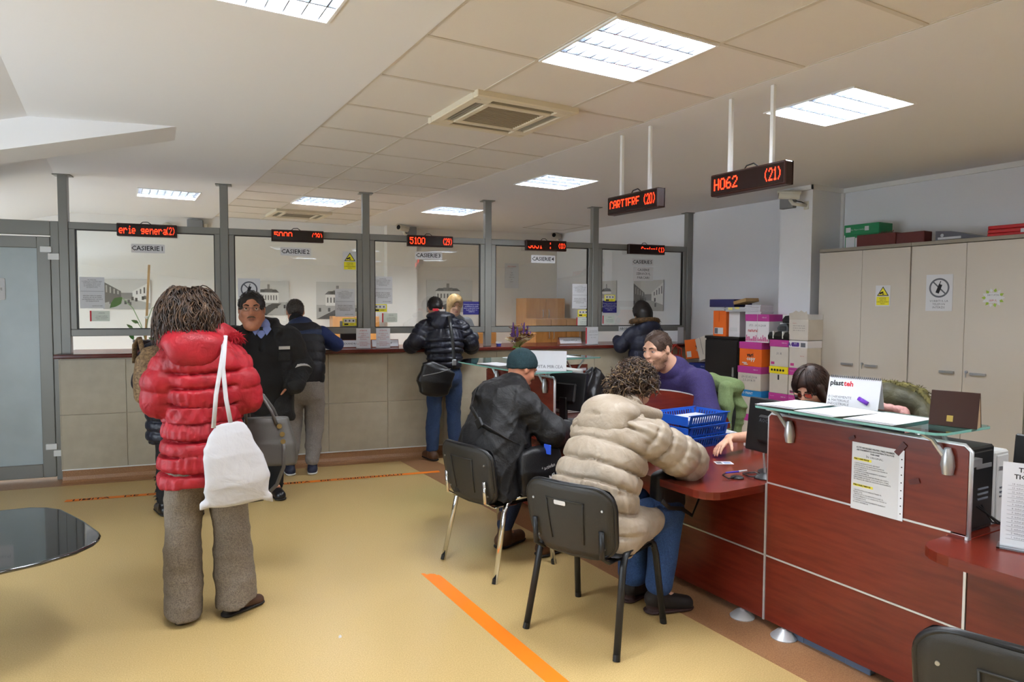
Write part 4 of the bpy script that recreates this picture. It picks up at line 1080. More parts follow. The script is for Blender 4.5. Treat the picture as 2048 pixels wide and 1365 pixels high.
# ---- dark glass side table
t = thing('glass_table', 'low dark glass table with pointed rounded outline', 'table', (-.75, 3.95, 0))
M_dglass = mat('dark_glass', '0d1116', .03, spec=.9, coat=1.0)
pts = [(-.62, 4.46), (-.534, 4.44), (-.405, 4.428), (-.33, 4.385), (-.265, 4.31), (-.21, 4.17), (-.153, 4.02), (-.105, 3.86), (-.085, 3.79), (-.078, 3.73), (-.085, 3.67), (-.105, 3.62), (-.165, 3.54), (-.288, 3.465), (-.421, 3.429), (-.7, 3.40), (-1.0, 3.42), (-1.28, 3.55), (-1.36, 3.85), (-1.30, 4.2), (-1.1, 4.42), (-.85, 4.47)]
pl_ = [(x+.75, y-3.95) for x, y in pts]
MB().prism(pl_[::-1], .534, .55).build('glass_top', M_dglass, t)
mb = MB(); mb.tube([(x, y, .542) for x, y in pl_+pl_[:1]], .009, 8, cap=False); mb.build('polished_rim', M_dglass, t, smooth=True)
MB().lathe([(.22, 0), (.22, .012), (.05, .03), (.035, .06), (.035, .5), (.12, .53)], n=24).build('pedestal', M_blackm, t, smooth='auto')

# ================================================================== DESK ITEMS
def monitor(loc, rz, label, w=.48, h=.29, logo=None, tilt=-6):
    """screen faces local +Y; seen mostly from its back"""
    t = thing('computer_monitor', label, 'monitor', loc, rz, 'desk monitors')
    T_ = Matrix.Translation((0, 0, .09+h/2)) @ Matrix.Rotation(R(tilt), 4, 'X')
    b = MB().box((-w/2, -.02, -h/2), (w/2, .02, h/2), .006, M=T_).build('housing', M_black, t)
    MB().box((-w/2+.012, .018, -h/2+.015), (w/2-.012, .0215, h/2-.012), 0, M=T_).build('screen', mat('screen_glass', '20242c', .15), t)
    MB().box((-w*.3, -.045, -h*.3), (w*.3, -.018, h*.2), .012, M=T_).build('rear_bulge', M_black, t)
    MB().box((-.035, -.06, .015), (.035, -.03, .12+h*.25), .006).build('neck', M_black, t)
    MB().lathe([(.11, 0), (.112, .006), (.09, .014), (.02, .02)], (0, -.02, 0), 24).build('foot', M_black, t, smooth='auto')
    if logo: o = text(logo, .03, M_inkg, t, res=1); o.matrix_local = T_ @ frame((-.1, -.0465, .03), (1, 0, 0), (0, 0, 1)) @ Matrix.Rotation(0, 4, 'Z')
    return t
def mon_dir(rz): return rz
monitor((3.13, 2.43, .74), R(-96), 'black monitor seen from behind beside the raised desk with the document list', .50, .30, 'AOC')
monitor((3.08, 4.40, .74), R(-72), 'black monitor seen edge-on beside the raised desk behind the man in the hat', .36, .30, None, -10)
monitor((3.36, 1.2, .74), R(-92), 'dark monitor top showing behind the clear sign holder', .46, .27)
# keyboards
def keyboard(loc, rz, label):
    t = thing('keyboard', label, 'keyboard', loc, rz, 'black keyboards')
    MB().box((-.22, -.07, 0), (.22, .07, .018), .004).build('tray', M_black, t)
    k0 = None
    for r in range(5):
        for c in range(15):
            if k0 is None: o = MB().box((-.011, -.010, 0), (.011, .010, .007), .002).build('key', M_chairf, t); k0 = o.data
            else: o = bpy.data.objects.new('key', k0); COL.objects.link(o); o.parent = t
            o.location = (-.2+.0286*c, -.052+.026*r, .018)
    return t
keyboard((3.36, 4.17, .7405), R(-108), 'black keyboard under the hand of the clerk in purple')
keyboard((3.45, 2.52, .7405), R(-92), 'black keyboard behind the monitor with the visible logo')
t = thing('computer_mouse', 'black mouse held by the clerk in purple', 'mouse', (3.40, 4.53, .7405), R(60))
MB().lathe([(.034, 0), (.035, .012), (.028, .026), (.012, .033), (.002, .034)], n=18, M=Matrix.Diagonal((1, 1.6, 1, 1))).build('shell', M_black, t, smooth='auto')
def tower(x, y, w, d, h, z, m, label, rz=0):
    t = thing('computer_tower', label, 'computer', (x, y, z), rz, 'computer towers')
    MB().box((0, 0, 0), (w, d, h), .008).build('case', m, t)
    MB().box((w*.12, -.006, h*.05), (w*.88, .002, h*.95), .004).build('front_panel', m, t)
    for k in range(3): MB().box((w*.3, -.009, h*(.38+.06*k)), (w*.7, -.005, h*(.40+.06*k))).build('port', M_inkg, t)
    MB().box((w*.2, -.009, h*.75), (w*.8, -.005, h*.8)).build('drive_slot', M_steel, t)
    return t
M_pcw = mat('pc_white', 'b8bab8', .45)
tower(2.915, 1.395, .20, .33, .345, .7402, M_blackm, 'black computer tower standing on the side desk')
tower(3.128, 1.40, .12, .34, .31, .7402, M_pcw, 'white computer tower standing next to the black one')
t = tower(3.26, 4.70, .20, .30, .37, .7382, M_pcw, 'white rounded computer tower behind the edge-on monitor')
# plastic bag and magenta lid behind it
t = thing('black_bag', 'crumpled black plastic bag behind the white computer tower', 'bag', (3.64, 4.80, .7382))
mb = MB()
def bagf(u, v):
    a = 2*math.pi*u; r = (.12*(1-v)**.35+.02)*(1+.18*math.sin(3*a+5*v)+.12*math.sin(7*a-9*v)); return (r*math.cos(a), r*math.sin(a)*.8, .36*v*(1+.05*math.sin(5*a)))
mb.grid(36, 14, bagf); mb.build('sack', mat('bag_black', '17161a', .35), t, smooth=True)
t = thing('magenta_lid', 'magenta cardboard lid beside the black plastic bag', 'box lid', (3.70, 4.98, .70), R(8))
for lo, hi in (((0, 0, 0), (.32, .22, .004)), ((0, 0, 0), (.32, .004, .10)), ((0, .216, 0), (.32, .22, .12)), ((0, 0, 0), (.004, .22, .10)), ((.316, 0, 0), (.32, .22, .10))): MB().box(lo, hi).build('panel', M_mag, t)
# staff side table under it
t = thing('staff_side_table', 'plain mahogany staff table behind the L-shaped glass shelf', 'table')
MB().box((3.668, 4.62, .66), (4.25, 5.29, .698), .003).build('worktop', M_mahog, t)
for x, y in ((3.70, 4.66), (4.21, 4.66), (3.70, 5.25), (4.21, 5.25)): MB().box((x-.02, y-.02, 0), (x+.02, y+.02, .66)).build('leg', M_blackm, t)
# yellow sheet
t = thing('yellow_paper', 'bright yellow sheet under the elbow of the man in the hat', 'paper', (2.70, 3.80, .7402), R(-22))
MB().box((-.105, -.148, 0), (.105, .148, .0012)).build('sheet', mat('paper_yellow', 'e6e61e', .7), t)
# blue letter trays
M_blue = mat('tray_blue', '1450b4', .35)
def tray(z, label, dx):
    t = thing('letter_tray', label, 'tray', (3.12+dx, 3.12, z), R(4), 'blue letter trays')
    W_, D_, H_ = .37, .27, .068
    MB().box((.012, .012, 0), (W_-.012, D_-.012, .004)).build('base', M_blue, t)
    def slotted(p0, p1, out, nslot, nm):
        p0 = Vector(p0); p1 = Vector(p1); ex = (p1-p0); L_ = ex.length; ex.normalize(); o3 = Vector(out)
        M_ = Matrix(((ex.x, o3.x, 0, p0.x), (ex.y, o3.y, 0, p0.y), (0, 0, 1, 0), (0, 0, 0, 1)))
        mb = MB()
        def slab(x0, x1, z0, z1): 
            b0, b1 = .018*z0/H_, .018*z1/H_
            vs = [(x0, b0, z0), (x1, b0, z0), (x1, b1, z1), (x0, b1, z1), (x0, b0-.004, z0), (x1, b0-.004, z0), (x1, b1-.004, z1), (x0, b1-.004, z1)]
            mb.add([M_ @ Vector(q) for q in vs], [(0, 1, 2, 3), (7, 6, 5, 4), (0, 4, 5, 1), (3, 2, 6, 7), (0, 3, 7, 4), (1, 5, 6, 2)])
        slab(0, L_, 0, .014); slab(0, L_, H_-.014, H_)
        step = L_/nslot
        slab(0, step*.8, .014, H_-.014); slab(L_-step*.8, L_, .014, H_-.014)
        for k in range(1, nslot): slab(k*step-step*.22+.0, k*step+step*.22, .014, H_-.014)
        mb.build(nm, M_blue, t)
    slotted((.006, .006), (W_-.006, .006), (0, -1, 0), 16, 'slotted_side'); slotted((W_-.006, .006), (W_-.006, D_-.006), (1, 0, 0), 12, 'slotted_side')
    slotted((W_-.006, D_-.006), (.006, D_-.006), (0, 1, 0), 16, 'slotted_side')
    mb = MB(); mb.box((-.004, .006, 0), (.002, D_-.006, .06), .001); mb.build('low_front', M_blue, t)
    for y in (-.014, D_+.006): MB().box((-.01, y, H_-.002), (W_+.014, y+.008, H_+.003), .001).build('rim', M_blue, t)
    return t
tray(.7402, 'blue slotted letter tray lowest of its stack', 0); tray(.8135, 'blue slotted letter tray in the middle of its stack', .002); tray(.887, 'blue slotted letter tray on top of its stack with papers', -.002)
t = thing('paper_stack', 'white papers lying in the top blue tray', 'papers', (3.15, 3.14, .8912), R(4))
for k in range(6): MB().box((0, .0, .005*k), (.30+.004*(k % 3), .22, .005*k+.0045)).build('sheet', M_paper, t)
t = thing('letter_tray', 'blue slotted letter tray standing behind the stack against the divider', 'tray', (3.0, 3.465, .7402), 0, 'blue letter trays')
MB().box((0, 0, 0), (.24, .006, .20), .002).build('back_wall', M_blue, t); MB().box((0, -.06, 0), (.24, .0, .006)).build('base', M_blue, t)
for k in range(11): MB().box((.02+.019*k, -.008, .12), (.028+.019*k, -.001, .19)).build('slot', M_dark, t)
# id card
t = thing('identity_card', 'white and blue identity card on the desk under the reaching hand', 'card', (3.04, 2.76, .7402), R(-30))
MB().prism(rrect(.1, .07, .004), 0, .001).build('card', M_paper, t); rect(t, 'photo', -.042, -.02, -.012, .02, .001, M_inkg); rect(t, 'print', 0, -.02, .04, .015, .001, mat('card_blue', '7f9cc0', .6))
# pen with holder cord
t = thing('tethered_pen', 'blue pen in a black tethered holder near the desk corner', 'pen', (2.83, 2.475, .7402), R(-25))
MB().lathe([(.034, 0), (.034, .006), (.02, .012), (.004, .013)], n=18).build('base', M_black, t, smooth='auto')
MB().cyl((-.05, .035, .02), (.06, .02, .034), .005, 8).build('pen', mat('pen_blue', '3a2fa0', .3), t); MB().cyl((.02, .026, .029), (.062, .0195, .0345), .0056, 8).build('pen_cap', M_steel, t)
MB().tube([(-.05, .035, .02), (-.075, .01, .015), (-.06, -.03, .006), (-.01, -.01, .01)], .004, 6).build('cord', M_black, t, smooth=True)
t = thing('desk_base_disc', 'black disc stand with a cable at the foot of the front monitor', 'stand', (2.955, 2.40, .7402))
MB().lathe([(.055, 0), (.056, .006), (.03, .02), (.01, .03)], n=18).build('disc', M_black, t, smooth='auto'); MB().tube([(-.02, 0, .012), (-.06, .05, .006), (-.03, .12, .005), (.04, .1, .006), (.02, .04, .006)], .004, 6).build('cable', M_black, t, smooth=True); MB().cyl((0, 0, .02), (.01, .02, .13), .006, 8).build('pen', M_steel, t)
t = thing('stamp_box', 'small printed pill box beside the blue trays', 'box', (3.55, 3.0, .7402), R(15))
MB().box((0, 0, 0), (.06, .05, .07), .003).build('carton', M_white, t); rect(t, 'p', 0, 0, .001, .001, 0, M_red) if False else None
MB().box((-.001, .01, .02), (.0, .04, .05)).build('print', M_red, t); MB().box((.01, -.001, .015), (.05, 0, .055)).build('print', mat('print_green', '2f8f5a', .6), t)
# papers behind the trays
t = thing('paper_pile', 'loose white papers on the staff desk behind the trays', 'papers', (3.52, 3.2, .7402), R(-12))
for k in range(5): MB().box((0, 0, .012*k), (.11, .25, .012*k+.01)).build('sheet', M_paper, t)
# papers on glass shelf
GZ = 1.1615
for k, (x, y, rz, lb) in enumerate(((2.86, 2.17, 4, 'white sheets at the far end of the glass shelf'), (2.85, 1.93, -5, 'white sheets in the middle of the glass shelf'), (2.855, 1.70, 3, 'white sheets next to the brown calendar on the glass shelf'))):
    t = thing('paper_sheets', lb, 'papers', (x, y, GZ), R(rz), 'sheets on the glass shelf')
    for q in range(3):
        mb = MB(); mb.grid(6, 6, lambda u, v: (-.15+.3*u+.006*q, -.105+.21*v-.008*q, .0025+.0025*q+.006*(1-u)**3*(1 if k == 0 else .3)), None); mb.build('sheet', M_paper, t, solid=.001)
# white desk calendar
t = thing('desk_calendar', 'white spiral desk calendar reading plastteh on the glass shelf', 'calendar', M=frame((3.045, 1.985, GZ), (.16, -.987, 0), (0, 0, 1)))
f = MB().box((-.122, 0, -.001), (.122, .145, .001)).build('front_leaf', M_paper, t); f.matrix_local = Matrix.Rotation(R(-14), 4, 'X')
b = MB().box((-.122, 0, -.001), (.122, .145, .001)).build('rear_leaf', M_paper, t); b.matrix_local = Matrix.Translation((0, 0, -.07)) @ Matrix.Rotation(R(14), 4, 'X')
text('plast', .034, M_ink, f, (-.115, .115, .0016), 'LEFT', res=2, bold=.0012); text('teh', .034, M_red, f, (-.048, .115, .0016), 'LEFT', res=2, bold=.0012)
text('ECHIPAMENTE\n& MATERIALE\nINDUSTRIALE', .017, M_inkg, f, (-.115, .03, .0016), 'LEFT', res=1)
mb = MB(); mb.tube([(.03, .05, .004), (.075, .028, .004)], .010, 10); mb.build('printed_plug', mat('plug_purple', '6a2fb0', .4), f, smooth=True)
for k in range(26): 
    mb = MB(); mb.tube([(-.115+.0092*k, .138, -.03), (-.115+.0092*k, .15, -.036), (-.115+.0092*k, .138, -.042)], .0018, 5); mb.build('spiral_loop', M_inkg, t)
# brown tent calendar
t = thing('desk_calendar', 'dark brown leather tent calendar at the end of the glass shelf', 'calendar', M=frame((2.955, 1.475, GZ), (.25, -.968, 0), (0, 0, 1)))
M_brn = mat('leather_brown', '2e1712', .3); M_brc = mat('calendar_board', 'a58d6c', .7)
f = MB().box((-.085, 0, -.002), (.085, .145, .002), .001).build('front_cover', M_brn, t); f.matrix_local = Matrix.Translation((0, 0, .03)) @ Matrix.Rotation(R(-14), 4, 'X')
b = MB().box((-.085, 0, -.002), (.085, .145, .002), .001).build('rear_cover', M_brn, t); b.matrix_local = Matrix.Translation((0, 0, -.045)) @ Matrix.Rotation(R(14), 4, 'X')
mb = MB(); mb.prism([(-.042, .0), (.027, 0), (-.004, .13), (-.012, .13)], -.083, .083, M=Matrix(((0, 0, 1, 0), (0, 1, 0, 0), (1, 0, 0, 0), (0, 0, 0, 1)))); mb.build('page_block', M_brc, t)
MB().box((-.022, .02, .002), (.0, .045, .0026)).build('gold_emblem', mat('gold', 'b09a55', .35, metal=.8), f)
# list taped on desk front
t = paper('document_list', 'printed document list in a punched sleeve taped on the mahogany front', 'notice', RM(1.737, DX-.004, .895), .212, .30, [
    ('ACTE NECESARE PENTRU PRELUNGIREA\nABONAMENTULUI/CONTRACTULUI DE\nPARCARE', .0095, 0, .118, M_ink, 'CENTER', 1.15, .0003), ('ÎN ORIGINAL:', .013, 0, .092, M_inkg),
    ('PERSOANE FIZICE:', .0085, -.095, .077, M_ink, 'LEFT', 1, .0004),
    ('-CARTE DE IDENTITATE ABONAT\n-CERTIFICATUL DE INMATRICULARE AL\nAUTOTURISMULUI CU INSPECTIA TEHNICA\nIN VALABILITATE\n-CONTRACTUL/ABONAMENTUL ELIBERAT\nIN ANUL ANTERIOR\n-ADEVERINTA DIN PARTEA FIRMEI (IN CAZUL\nPERSOANELOR FIZICE CU DOMICILIUL STABIL\nIN ORASUL IN CARE SE SOLICITA ABONAMENT)', .0078, -.095, .022, M_ink, 'LEFT', 1.15),
    ('PERSOANE JURIDICE:', .0085, -.095, -.04, M_ink, 'LEFT', 1, .0004),
    ('-CERTIFICATUL DE INREGISTRARE AL\nFIRMEI (CUI)\n-CERTIFICATUL DE INMATRICULARE AL\nAUTOTURISMULUI CU INSPECTIA TEHNICA\nIN VALABILITATE\n-CONTRACTUL/ABONAMENTUL ELIBERAT\nIN ANUL ANTERIOR', .0078, -.095, -.09, M_ink, 'LEFT', 1.15)])
for y, w in ((.077, .082), (-.04, .092)): rect(t, 'highlight', -.097, y-.006, -.097+w, y+.005, .0012, mat('highlighter', 'ece04a', .7), .0003)
MB().box((.106, -.15, 0), (.127, .15, .001)).build('punched_strip', mat('sleeve_film', 'dfe3ea', .3), t)
for k in range(8): MB().lathe([(.0028, 0), (.0028, .0006)], (.117, -.12+.033*k, .001), 8).build('punch_hole', M_dark, t)
MT = mat('tape_residue', '4f1410', .3)
for x, y, w, h, a in ((.11, .155, .025, .06, -35), (.17, .03, .045, .022, 20), (-.11, .165, .03, .015, 30)):
    o = MB().box((-w/2, -h/2, 0), (w/2, h/2, .0006)).build('adhesive_mark', MT, t); o.location = (x, y, 0.001); o.rotation_euler = (0, 0, R(a))
# clear sign holder on the side desk
t = paper('table_sign', 'clear sign holder with a printed price table on the side desk', 'sign holder', frame((2.94, 1.164, .902), (.34, -.94, 0), (.05, .0, 1)), .225, .32, [('TABEL\nTICHETE', .024, -.03, .12, M_ink, 'CENTER', 1.1, .0006)])
for k in range(14): rect(t, 'table_rule', -.095, -.13+.0155*k, .1, -.1293+.0155*k, .0012, M_inkg); text('%d  tichet parcare' % (k+1), .009, M_inkg, t, (-.05, -.123+.0155*k, .002), res=1)
MB().box((-.12, -.161, -.05), (.12, -.157, .05)).build('acrylic_foot', M_acryl, t)
MB().tube([(.06, .0, 0), (.06, .0, .001)], .001, 4).build('clip', M_steel, t)
# cables by the towers
t = thing('cable_tangle', 'black cables looping on the side desk beside the computer towers', 'cables', (2.95, 1.27, .7402))
for k in range(3):
    MB().tube([(-.02+.02*k, .1, .12), (.02, .02+.02*k, .06), (.05, -.08, .10-.02*k), (.09, -.12, .04), (.06, -.06, .008), (.0, -.1-.03*k, .006)], .004, 6).build('cable', M_black, t, smooth=True)
# name paper on L shelf + sheets + dried bouquet
paper('name_sign', 'folded white sign reading MITEA MIRCEA on the L-shaped glass shelf', 'sign', frame((2.80, 4.27, 1.1615+.075), (.72, -.69, 0), (.0, .12, 1)), .30, .15, [('MITA MIRCEA', .034, .02, -.045, M_inkg)])
t = thing('paper_sheets', 'white sheets lying along the L-shaped glass shelf', 'papers', (3.45, 5.42, 1.1615), 0, None)
for k in range(3): MB().box((-.3+.02*k, -.14, .002*k), (.42-.02*k, .15, .002*k+.0018)).build('sheet', M_paper, t)
t = thing('paper_sheets', 'white sheet by the rounded corner of the L-shaped glass shelf', 'papers', (2.76, 4.95, 1.1615), R(8)); MB().box((-.1, -.15, 0), (.1, .15, .0018)).build('sheet', M_paper, t)
t = thing('dried_bouquet', 'dried flower bouquet in a small vase on the L-shaped glass shelf', 'bouquet', (3.16, 5.30, 1.1615))
MB().lathe([(.03, 0), (.038, .03), (.03, .08), (.02, .1), (.024, .115)], n=18).build('vase', mat('vase_glass_green', '6f8f6a', .2), t, smooth='auto')
MF = [mat('petal_tan', 'b08a5a', .8), mat('petal_brown', '6e4428', .8), mat('petal_purple', '5d3a7e', .7), mat('petal_cream', 'd6c8a2', .8), mat('petal_ochre', 'b5873a', .8)]
for k in range(44):
    a = random.uniform(0, 6.28); rr = random.uniform(.02, .125)*1.05; h = .16+random.uniform(0, .16)*(1.15-rr/.16)
    p = Vector((rr*math.cos(a), rr*math.sin(a), h))
    st = MB().tube([(0, 0, .09), (p.x*.4, p.y*.4, .09+(h-.09)*.55), tuple(p)], .0018, 5).build('stem', mat('stem_dry', '8d8648', .8), t)
    mb = MB(); n = 6
    if k % 4 == 2:
        mb.tube([tuple(p), tuple(p*1.08+Vector((0, 0, .02))), tuple(p*1.2+Vector((0, 0, .05)))], [.008, .014, .004], 6)
    else:
        for q in range(n):
            b_ = 2*math.pi*q/n; d0 = Vector((math.cos(b_), math.sin(b_), .5)); mb.add([p, p+d0*.03+Vector((-math.sin(b_), math.cos(b_), 0))*.018, p+d0*.05, p+d0*.03-Vector((-math.sin(b_), math.cos(b_), 0))*.018], [(0, 1, 2, 3)])
    mb.build('flower_head', MF[2] if k % 4 == 2 else MF[k % 5 if k % 5 != 2 else 0], t, solid=.001 if k % 4 != 2 else 0)
for k in range(5):
    a = random.uniform(0, 6.28); MB().add([(0, 0, .1), (.03*math.cos(a), .03*math.sin(a), .12), (.07*math.cos(a), .07*math.sin(a), .13-.02*k*.3), (.03*math.cos(a+.5), .03*math.sin(a+.5), .11)], [(0, 1, 2, 3)]).build('leaf', mat('leaf_green', '5f8f35', .6), t, solid=.001)

# plant with bamboo stake behind the first cashier window
t = thing('potted_plant', 'climbing pot plant tied to a wooden stake behind the first cashier window', 'plant', PT(.62, .33, 1.19))
MB().lathe([(.075, 0), (.095, .02), (.11, .09), (.105, .1), (.02, .095)], n=24).build('pot', mat('pot_dark', '1d1b1e', .4), t, smooth='auto')
MB().box((-.011, -.006, .05), (.011, .006, .86), .002, M=Matrix.Rotation(R(3.5), 4, 'Y')).build('stake', mat('bamboo', 'c9a067', .6), t)
MB().cyl((.012, -.008, .32), (.03, .008, .335), .016, 8).build('tie', M_white, t)
ML = mat('plant_leaf', '3f7d2c', .4)
def leaf(p, tip, w):
    p = Vector(p); tip = Vector(tip); d0 = tip-p; s0 = Vector((d0.z, 0, -d0.x)).normalized()*w if abs(d0.x)+abs(d0.z) > 1e-4 else Vector((w, 0, 0))
    m0 = p+d0*.35; m1 = p+d0*.7
    MB().add([p, m0+s0, m1+s0*.7, tip, m1-s0*.7, m0-s0, m0+Vector((0, .006, 0)), m1+Vector((0, .006, 0))], [(0, 1, 6), (1, 2, 7, 6), (2, 3, 7), (3, 4, 7), (4, 5, 6, 7), (5, 0, 6)]).build('leaf', ML, t, smooth=True)
def stem(pts): MB().tube(pts, .0035, 6).build('stem', mat('plant_stem', '5d8a3f', .5), t, smooth=True)
stem([(0, 0, .1), (-.03, -.01, .25), (-.1, -.02, .42), (-.19, -.03, .52)]); leaf((-.19, -.03, .53), (-.30, -.04, .42), .04)
stem([(0, 0, .1), (.03, -.01, .3), (.07, -.02, .42), (.13, -.02, .46)]); leaf((.11, -.02, .47), (.20, -.03, .41), .028)
stem([(0, 0, .1), (-.02, -.02, .2), (-.06, -.03, .27)])
for p, q, w in (((-.05, -.03, .27), (-.12, -.04, .30), .018), ((-.1, -.03, .21), (-.16, -.03, .26), .016), ((-.13, -.03, .17), (-.1, -.04, .10), .022), ((.05, -.02, .2), (.12, -.03, .16), .018), ((.03, -.02, .12), (.1, -.02, .10), .016)): leaf(p, q, w)
# ================================================================== ORGANIC MODELLING: smooth-blended distance fields turned into one closed surface
def V(*a): return np.array(a if len(a) > 1 else a[0], dtype=np.float64)
def nrm(v): v = V(v); return v/max(1e-9, np.linalg.norm(v))
class SDF:
    def __init__(s, h=.012): s.h = h; s.P = []
    def _add(s, lo, hi, fn, k, op): s.P.append((V(lo), V(hi), fn, k, op)); return s
    def cone(s, a, b, ra, rb=None, k=.02, op='+', quilt=None, flat=None):
        """tapered capsule; flat=(dir, f) squashes it along dir; quilt=(spacing, amp)"""
        a = V(a); b = V(b); rb = ra if rb is None else rb; ab = b-a; L2 = max(1e-9, ab @ ab); L = math.sqrt(L2)
        m = max(ra, rb)*(1.0 if flat is None else max(1, flat[1]))+(quilt[1] if quilt else 0)
        fd = None if flat is None else nrm(flat[0])
        def fn(X, Y, Z):
            x, y, z = X-a[0], Y-a[1], Z-a[2]
            t = np.clip((x*ab[0]+y*ab[1]+z*ab[2])/L2, 0, 1)
            x = x-t*ab[0]; y = y-t*ab[1]; z = z-t*ab[2]
            if fd is not None:
                q = (x*fd[0]+y*fd[1]+z*fd[2])*(1/flat[1]-1); x = x+q*fd[0]; y = y+q*fd[1]; z = z+q*fd[2]
            d = np.sqrt(x*x+y*y+z*z)-(ra+(rb-ra)*t)
            if quilt:
                q1 = nrm(np.cross(ab, V(.3, .5, .81))); q2 = nrm(np.cross(ab, q1)); an = np.arctan2(x*q1[0]+y*q1[1]+z*q1[2], x*q2[0]+y*q2[1]+z*q2[2])
                qq = t*L/quilt[0]+(quilt[2] if len(quilt) > 2 else 0); qf = qq+.06*np.sin(2*an+1); w_ = np.abs(np.sin(np.pi*qf))**.5; gx = np.abs((qf+.5) % 1-.5)*quilt[0]
                d = d-quilt[1]*(w_-.6)*.95+quilt[1]*.75*np.exp(-(gx/.008)**2)-quilt[1]*.28*(1-w_*.6)*np.sin(13*an+4*np.sin(3*np.floor(qq)+an))
            return d
        return s._add(np.minimum(a, b)-m, np.maximum(a, b)+m, fn, k, op)
    def chain(s, pts, rs, k=.02, quilt=None, flat=None, op='+'):
        acc = 0
        for i in range(len(pts)-1):
            q = None
            if quilt: q = (quilt[0], quilt[1], (acc/quilt[0]) % 1); acc += np.linalg.norm(V(pts[i+1])-V(pts[i]))
            s.cone(pts[i], pts[i+1], rs[i], rs[i+1], k, op, q, flat)
        return s
    def ell(s, c, r, k=.02, op='+', rot=None):
        c = V(c); r = V(r); Rm = None if rot is None else np.array(rot)
        m = max(r); mn = min(r)
        def fn(X, Y, Z):
            x, y, z = X-c[0], Y-c[1], Z-c[2]
            if Rm is not None: x, y, z = (x*Rm[0, 0]+y*Rm[1, 0]+z*Rm[2, 0], x*Rm[0, 1]+y*Rm[1, 1]+z*Rm[2, 1], x*Rm[0, 2]+y*Rm[1, 2]+z*Rm[2, 2])
            k0 = np.sqrt((x/r[0])**2+(y/r[1])**2+(z/r[2])**2); k1 = np.sqrt((x/r[0]**2)**2+(y/r[1]**2)**2+(z/r[2]**2)**2)
            return k0*(k0-1)/np.maximum(k1, 1e-6)
        return s._add(c-m, c+m, fn, k, op)
    def loft(s, pts, lat=(1, 0, 0), k=.02, quilt=None, op='+', sup=2.4):
        """pts: (centre, half width, half depth) along a spine"""
        C = [V(p[0]) for p in pts]; RX = [p[1] for p in pts]; RY = [p[2] for p in pts]; lat = nrm(lat)
        m = max(RX+RY)*1.02+(quilt[1] if quilt else 0)
        cum = [0]
        for i in range(len(C)-1): cum.append(cum[-1]+np.linalg.norm(C[i+1]-C[i]))
        def fn(X, Y, Z):
            best = None; bs = None
            for i in range(len(C)-1):
                ab = C[i+1]-C[i]; L2 = ab @ ab; ax = nrm(ab); fw = nrm(np.cross(ax, lat)); lt = nrm(np.cross(fw, ax))
                x, y, z = X-C[i][0], Y-C[i][1], Z-C[i][2]
                t = np.clip((x*ab[0]+y*ab[1]+z*ab[2])/L2, 0, 1)
                x = x-t*ab[0]; y = y-t*ab[1]; z = z-t*ab[2]
                rx = RX[i]+(RX[i+1]-RX[i])*t; ry = RY[i]+(RY[i+1]-RY[i])*t; mn = np.minimum(rx, ry)
                u = np.abs(x*lt[0]+y*lt[1]+z*lt[2])/rx; f = np.abs(x*fw[0]+y*fw[1]+z*fw[2])/ry; w = (x*ax[0]+y*ax[1]+z*ax[2])/mn
                e = (u**sup+f**sup)**(1/sup)
                d = (np.sqrt(e*e+w*w)-1)*mn
                ss = cum[i]+t*(cum[i+1]-cum[i])
                if best is None: best, bs = d, ss
                else:
                    lt_ = d < best; best = np.where(lt_, d, best); bs = np.where(lt_, ss, bs)
            if quilt:
                an = np.arctan2(Y-C[0][1], X-C[0][0])
                qq = bs/quilt[0]+(quilt[2] if len(quilt) > 2 else 0); qf = qq+.05*np.sin(3*an+1); w_ = np.abs(np.sin(np.pi*qf))**.5; gx = np.abs((qf+.5) % 1-.5)*quilt[0]
                best = best-quilt[1]*(w_-.6)*.95+quilt[1]*.75*np.exp(-(gx/.008)**2)-quilt[1]*.25*(1-w_*.6)*np.sin(23*an+5*np.sin(3.7*np.floor(qq)+2*an))
            return best
        return s._add(np.min(C, axis=0)-m, np.max(C, axis=0)+m, fn, k, op)
    def cut(s, p, n, k=.004):
        """remove everything on the side n points to"""
        p = V(p); n = nrm(n)
        return s._add(None or (-9, -9, -9), (9, 9, 9), lambda X, Y, Z: (X-p[0])*n[0]+(Y-p[1])*n[1]+(Z-p[2])*n[2], k, '^')
    def folds(s, amp, sc=(14, 14, 9), seed=0, ridge=0.0):
        rg = np.random.RandomState(seed); W = [(rg.uniform(-1, 1, 3)*V(sc), rg.uniform(0, 6.3)) for _ in range(5)]
        def fn(X, Y, Z):
            o = 0
            for w, ph in W: o = o+np.sin(X*w[0]+Y*w[1]+Z*w[2]+ph+.9*np.sin(Z*w[0]*.8+Y*w[2]*.7))
            if ridge:
                for w, ph in W[:4]: o = o-2.2*ridge*(1-np.abs(np.sin(1.3*X*w[1]+1.3*Y*w[2]+Z*w[0]*.9+ph*2+1.1*np.sin(X*w[2]*.6+Z*w[1]*.7))))**4
            return o*amp/2.2
        return s._add((-9, -9, -9), (9, 9, 9), fn, 0, '~')
    def grow(s, k): return s._add((-9, -9, -9), (9, 9, 9), lambda X, Y, Z: X*0, k, 'o')
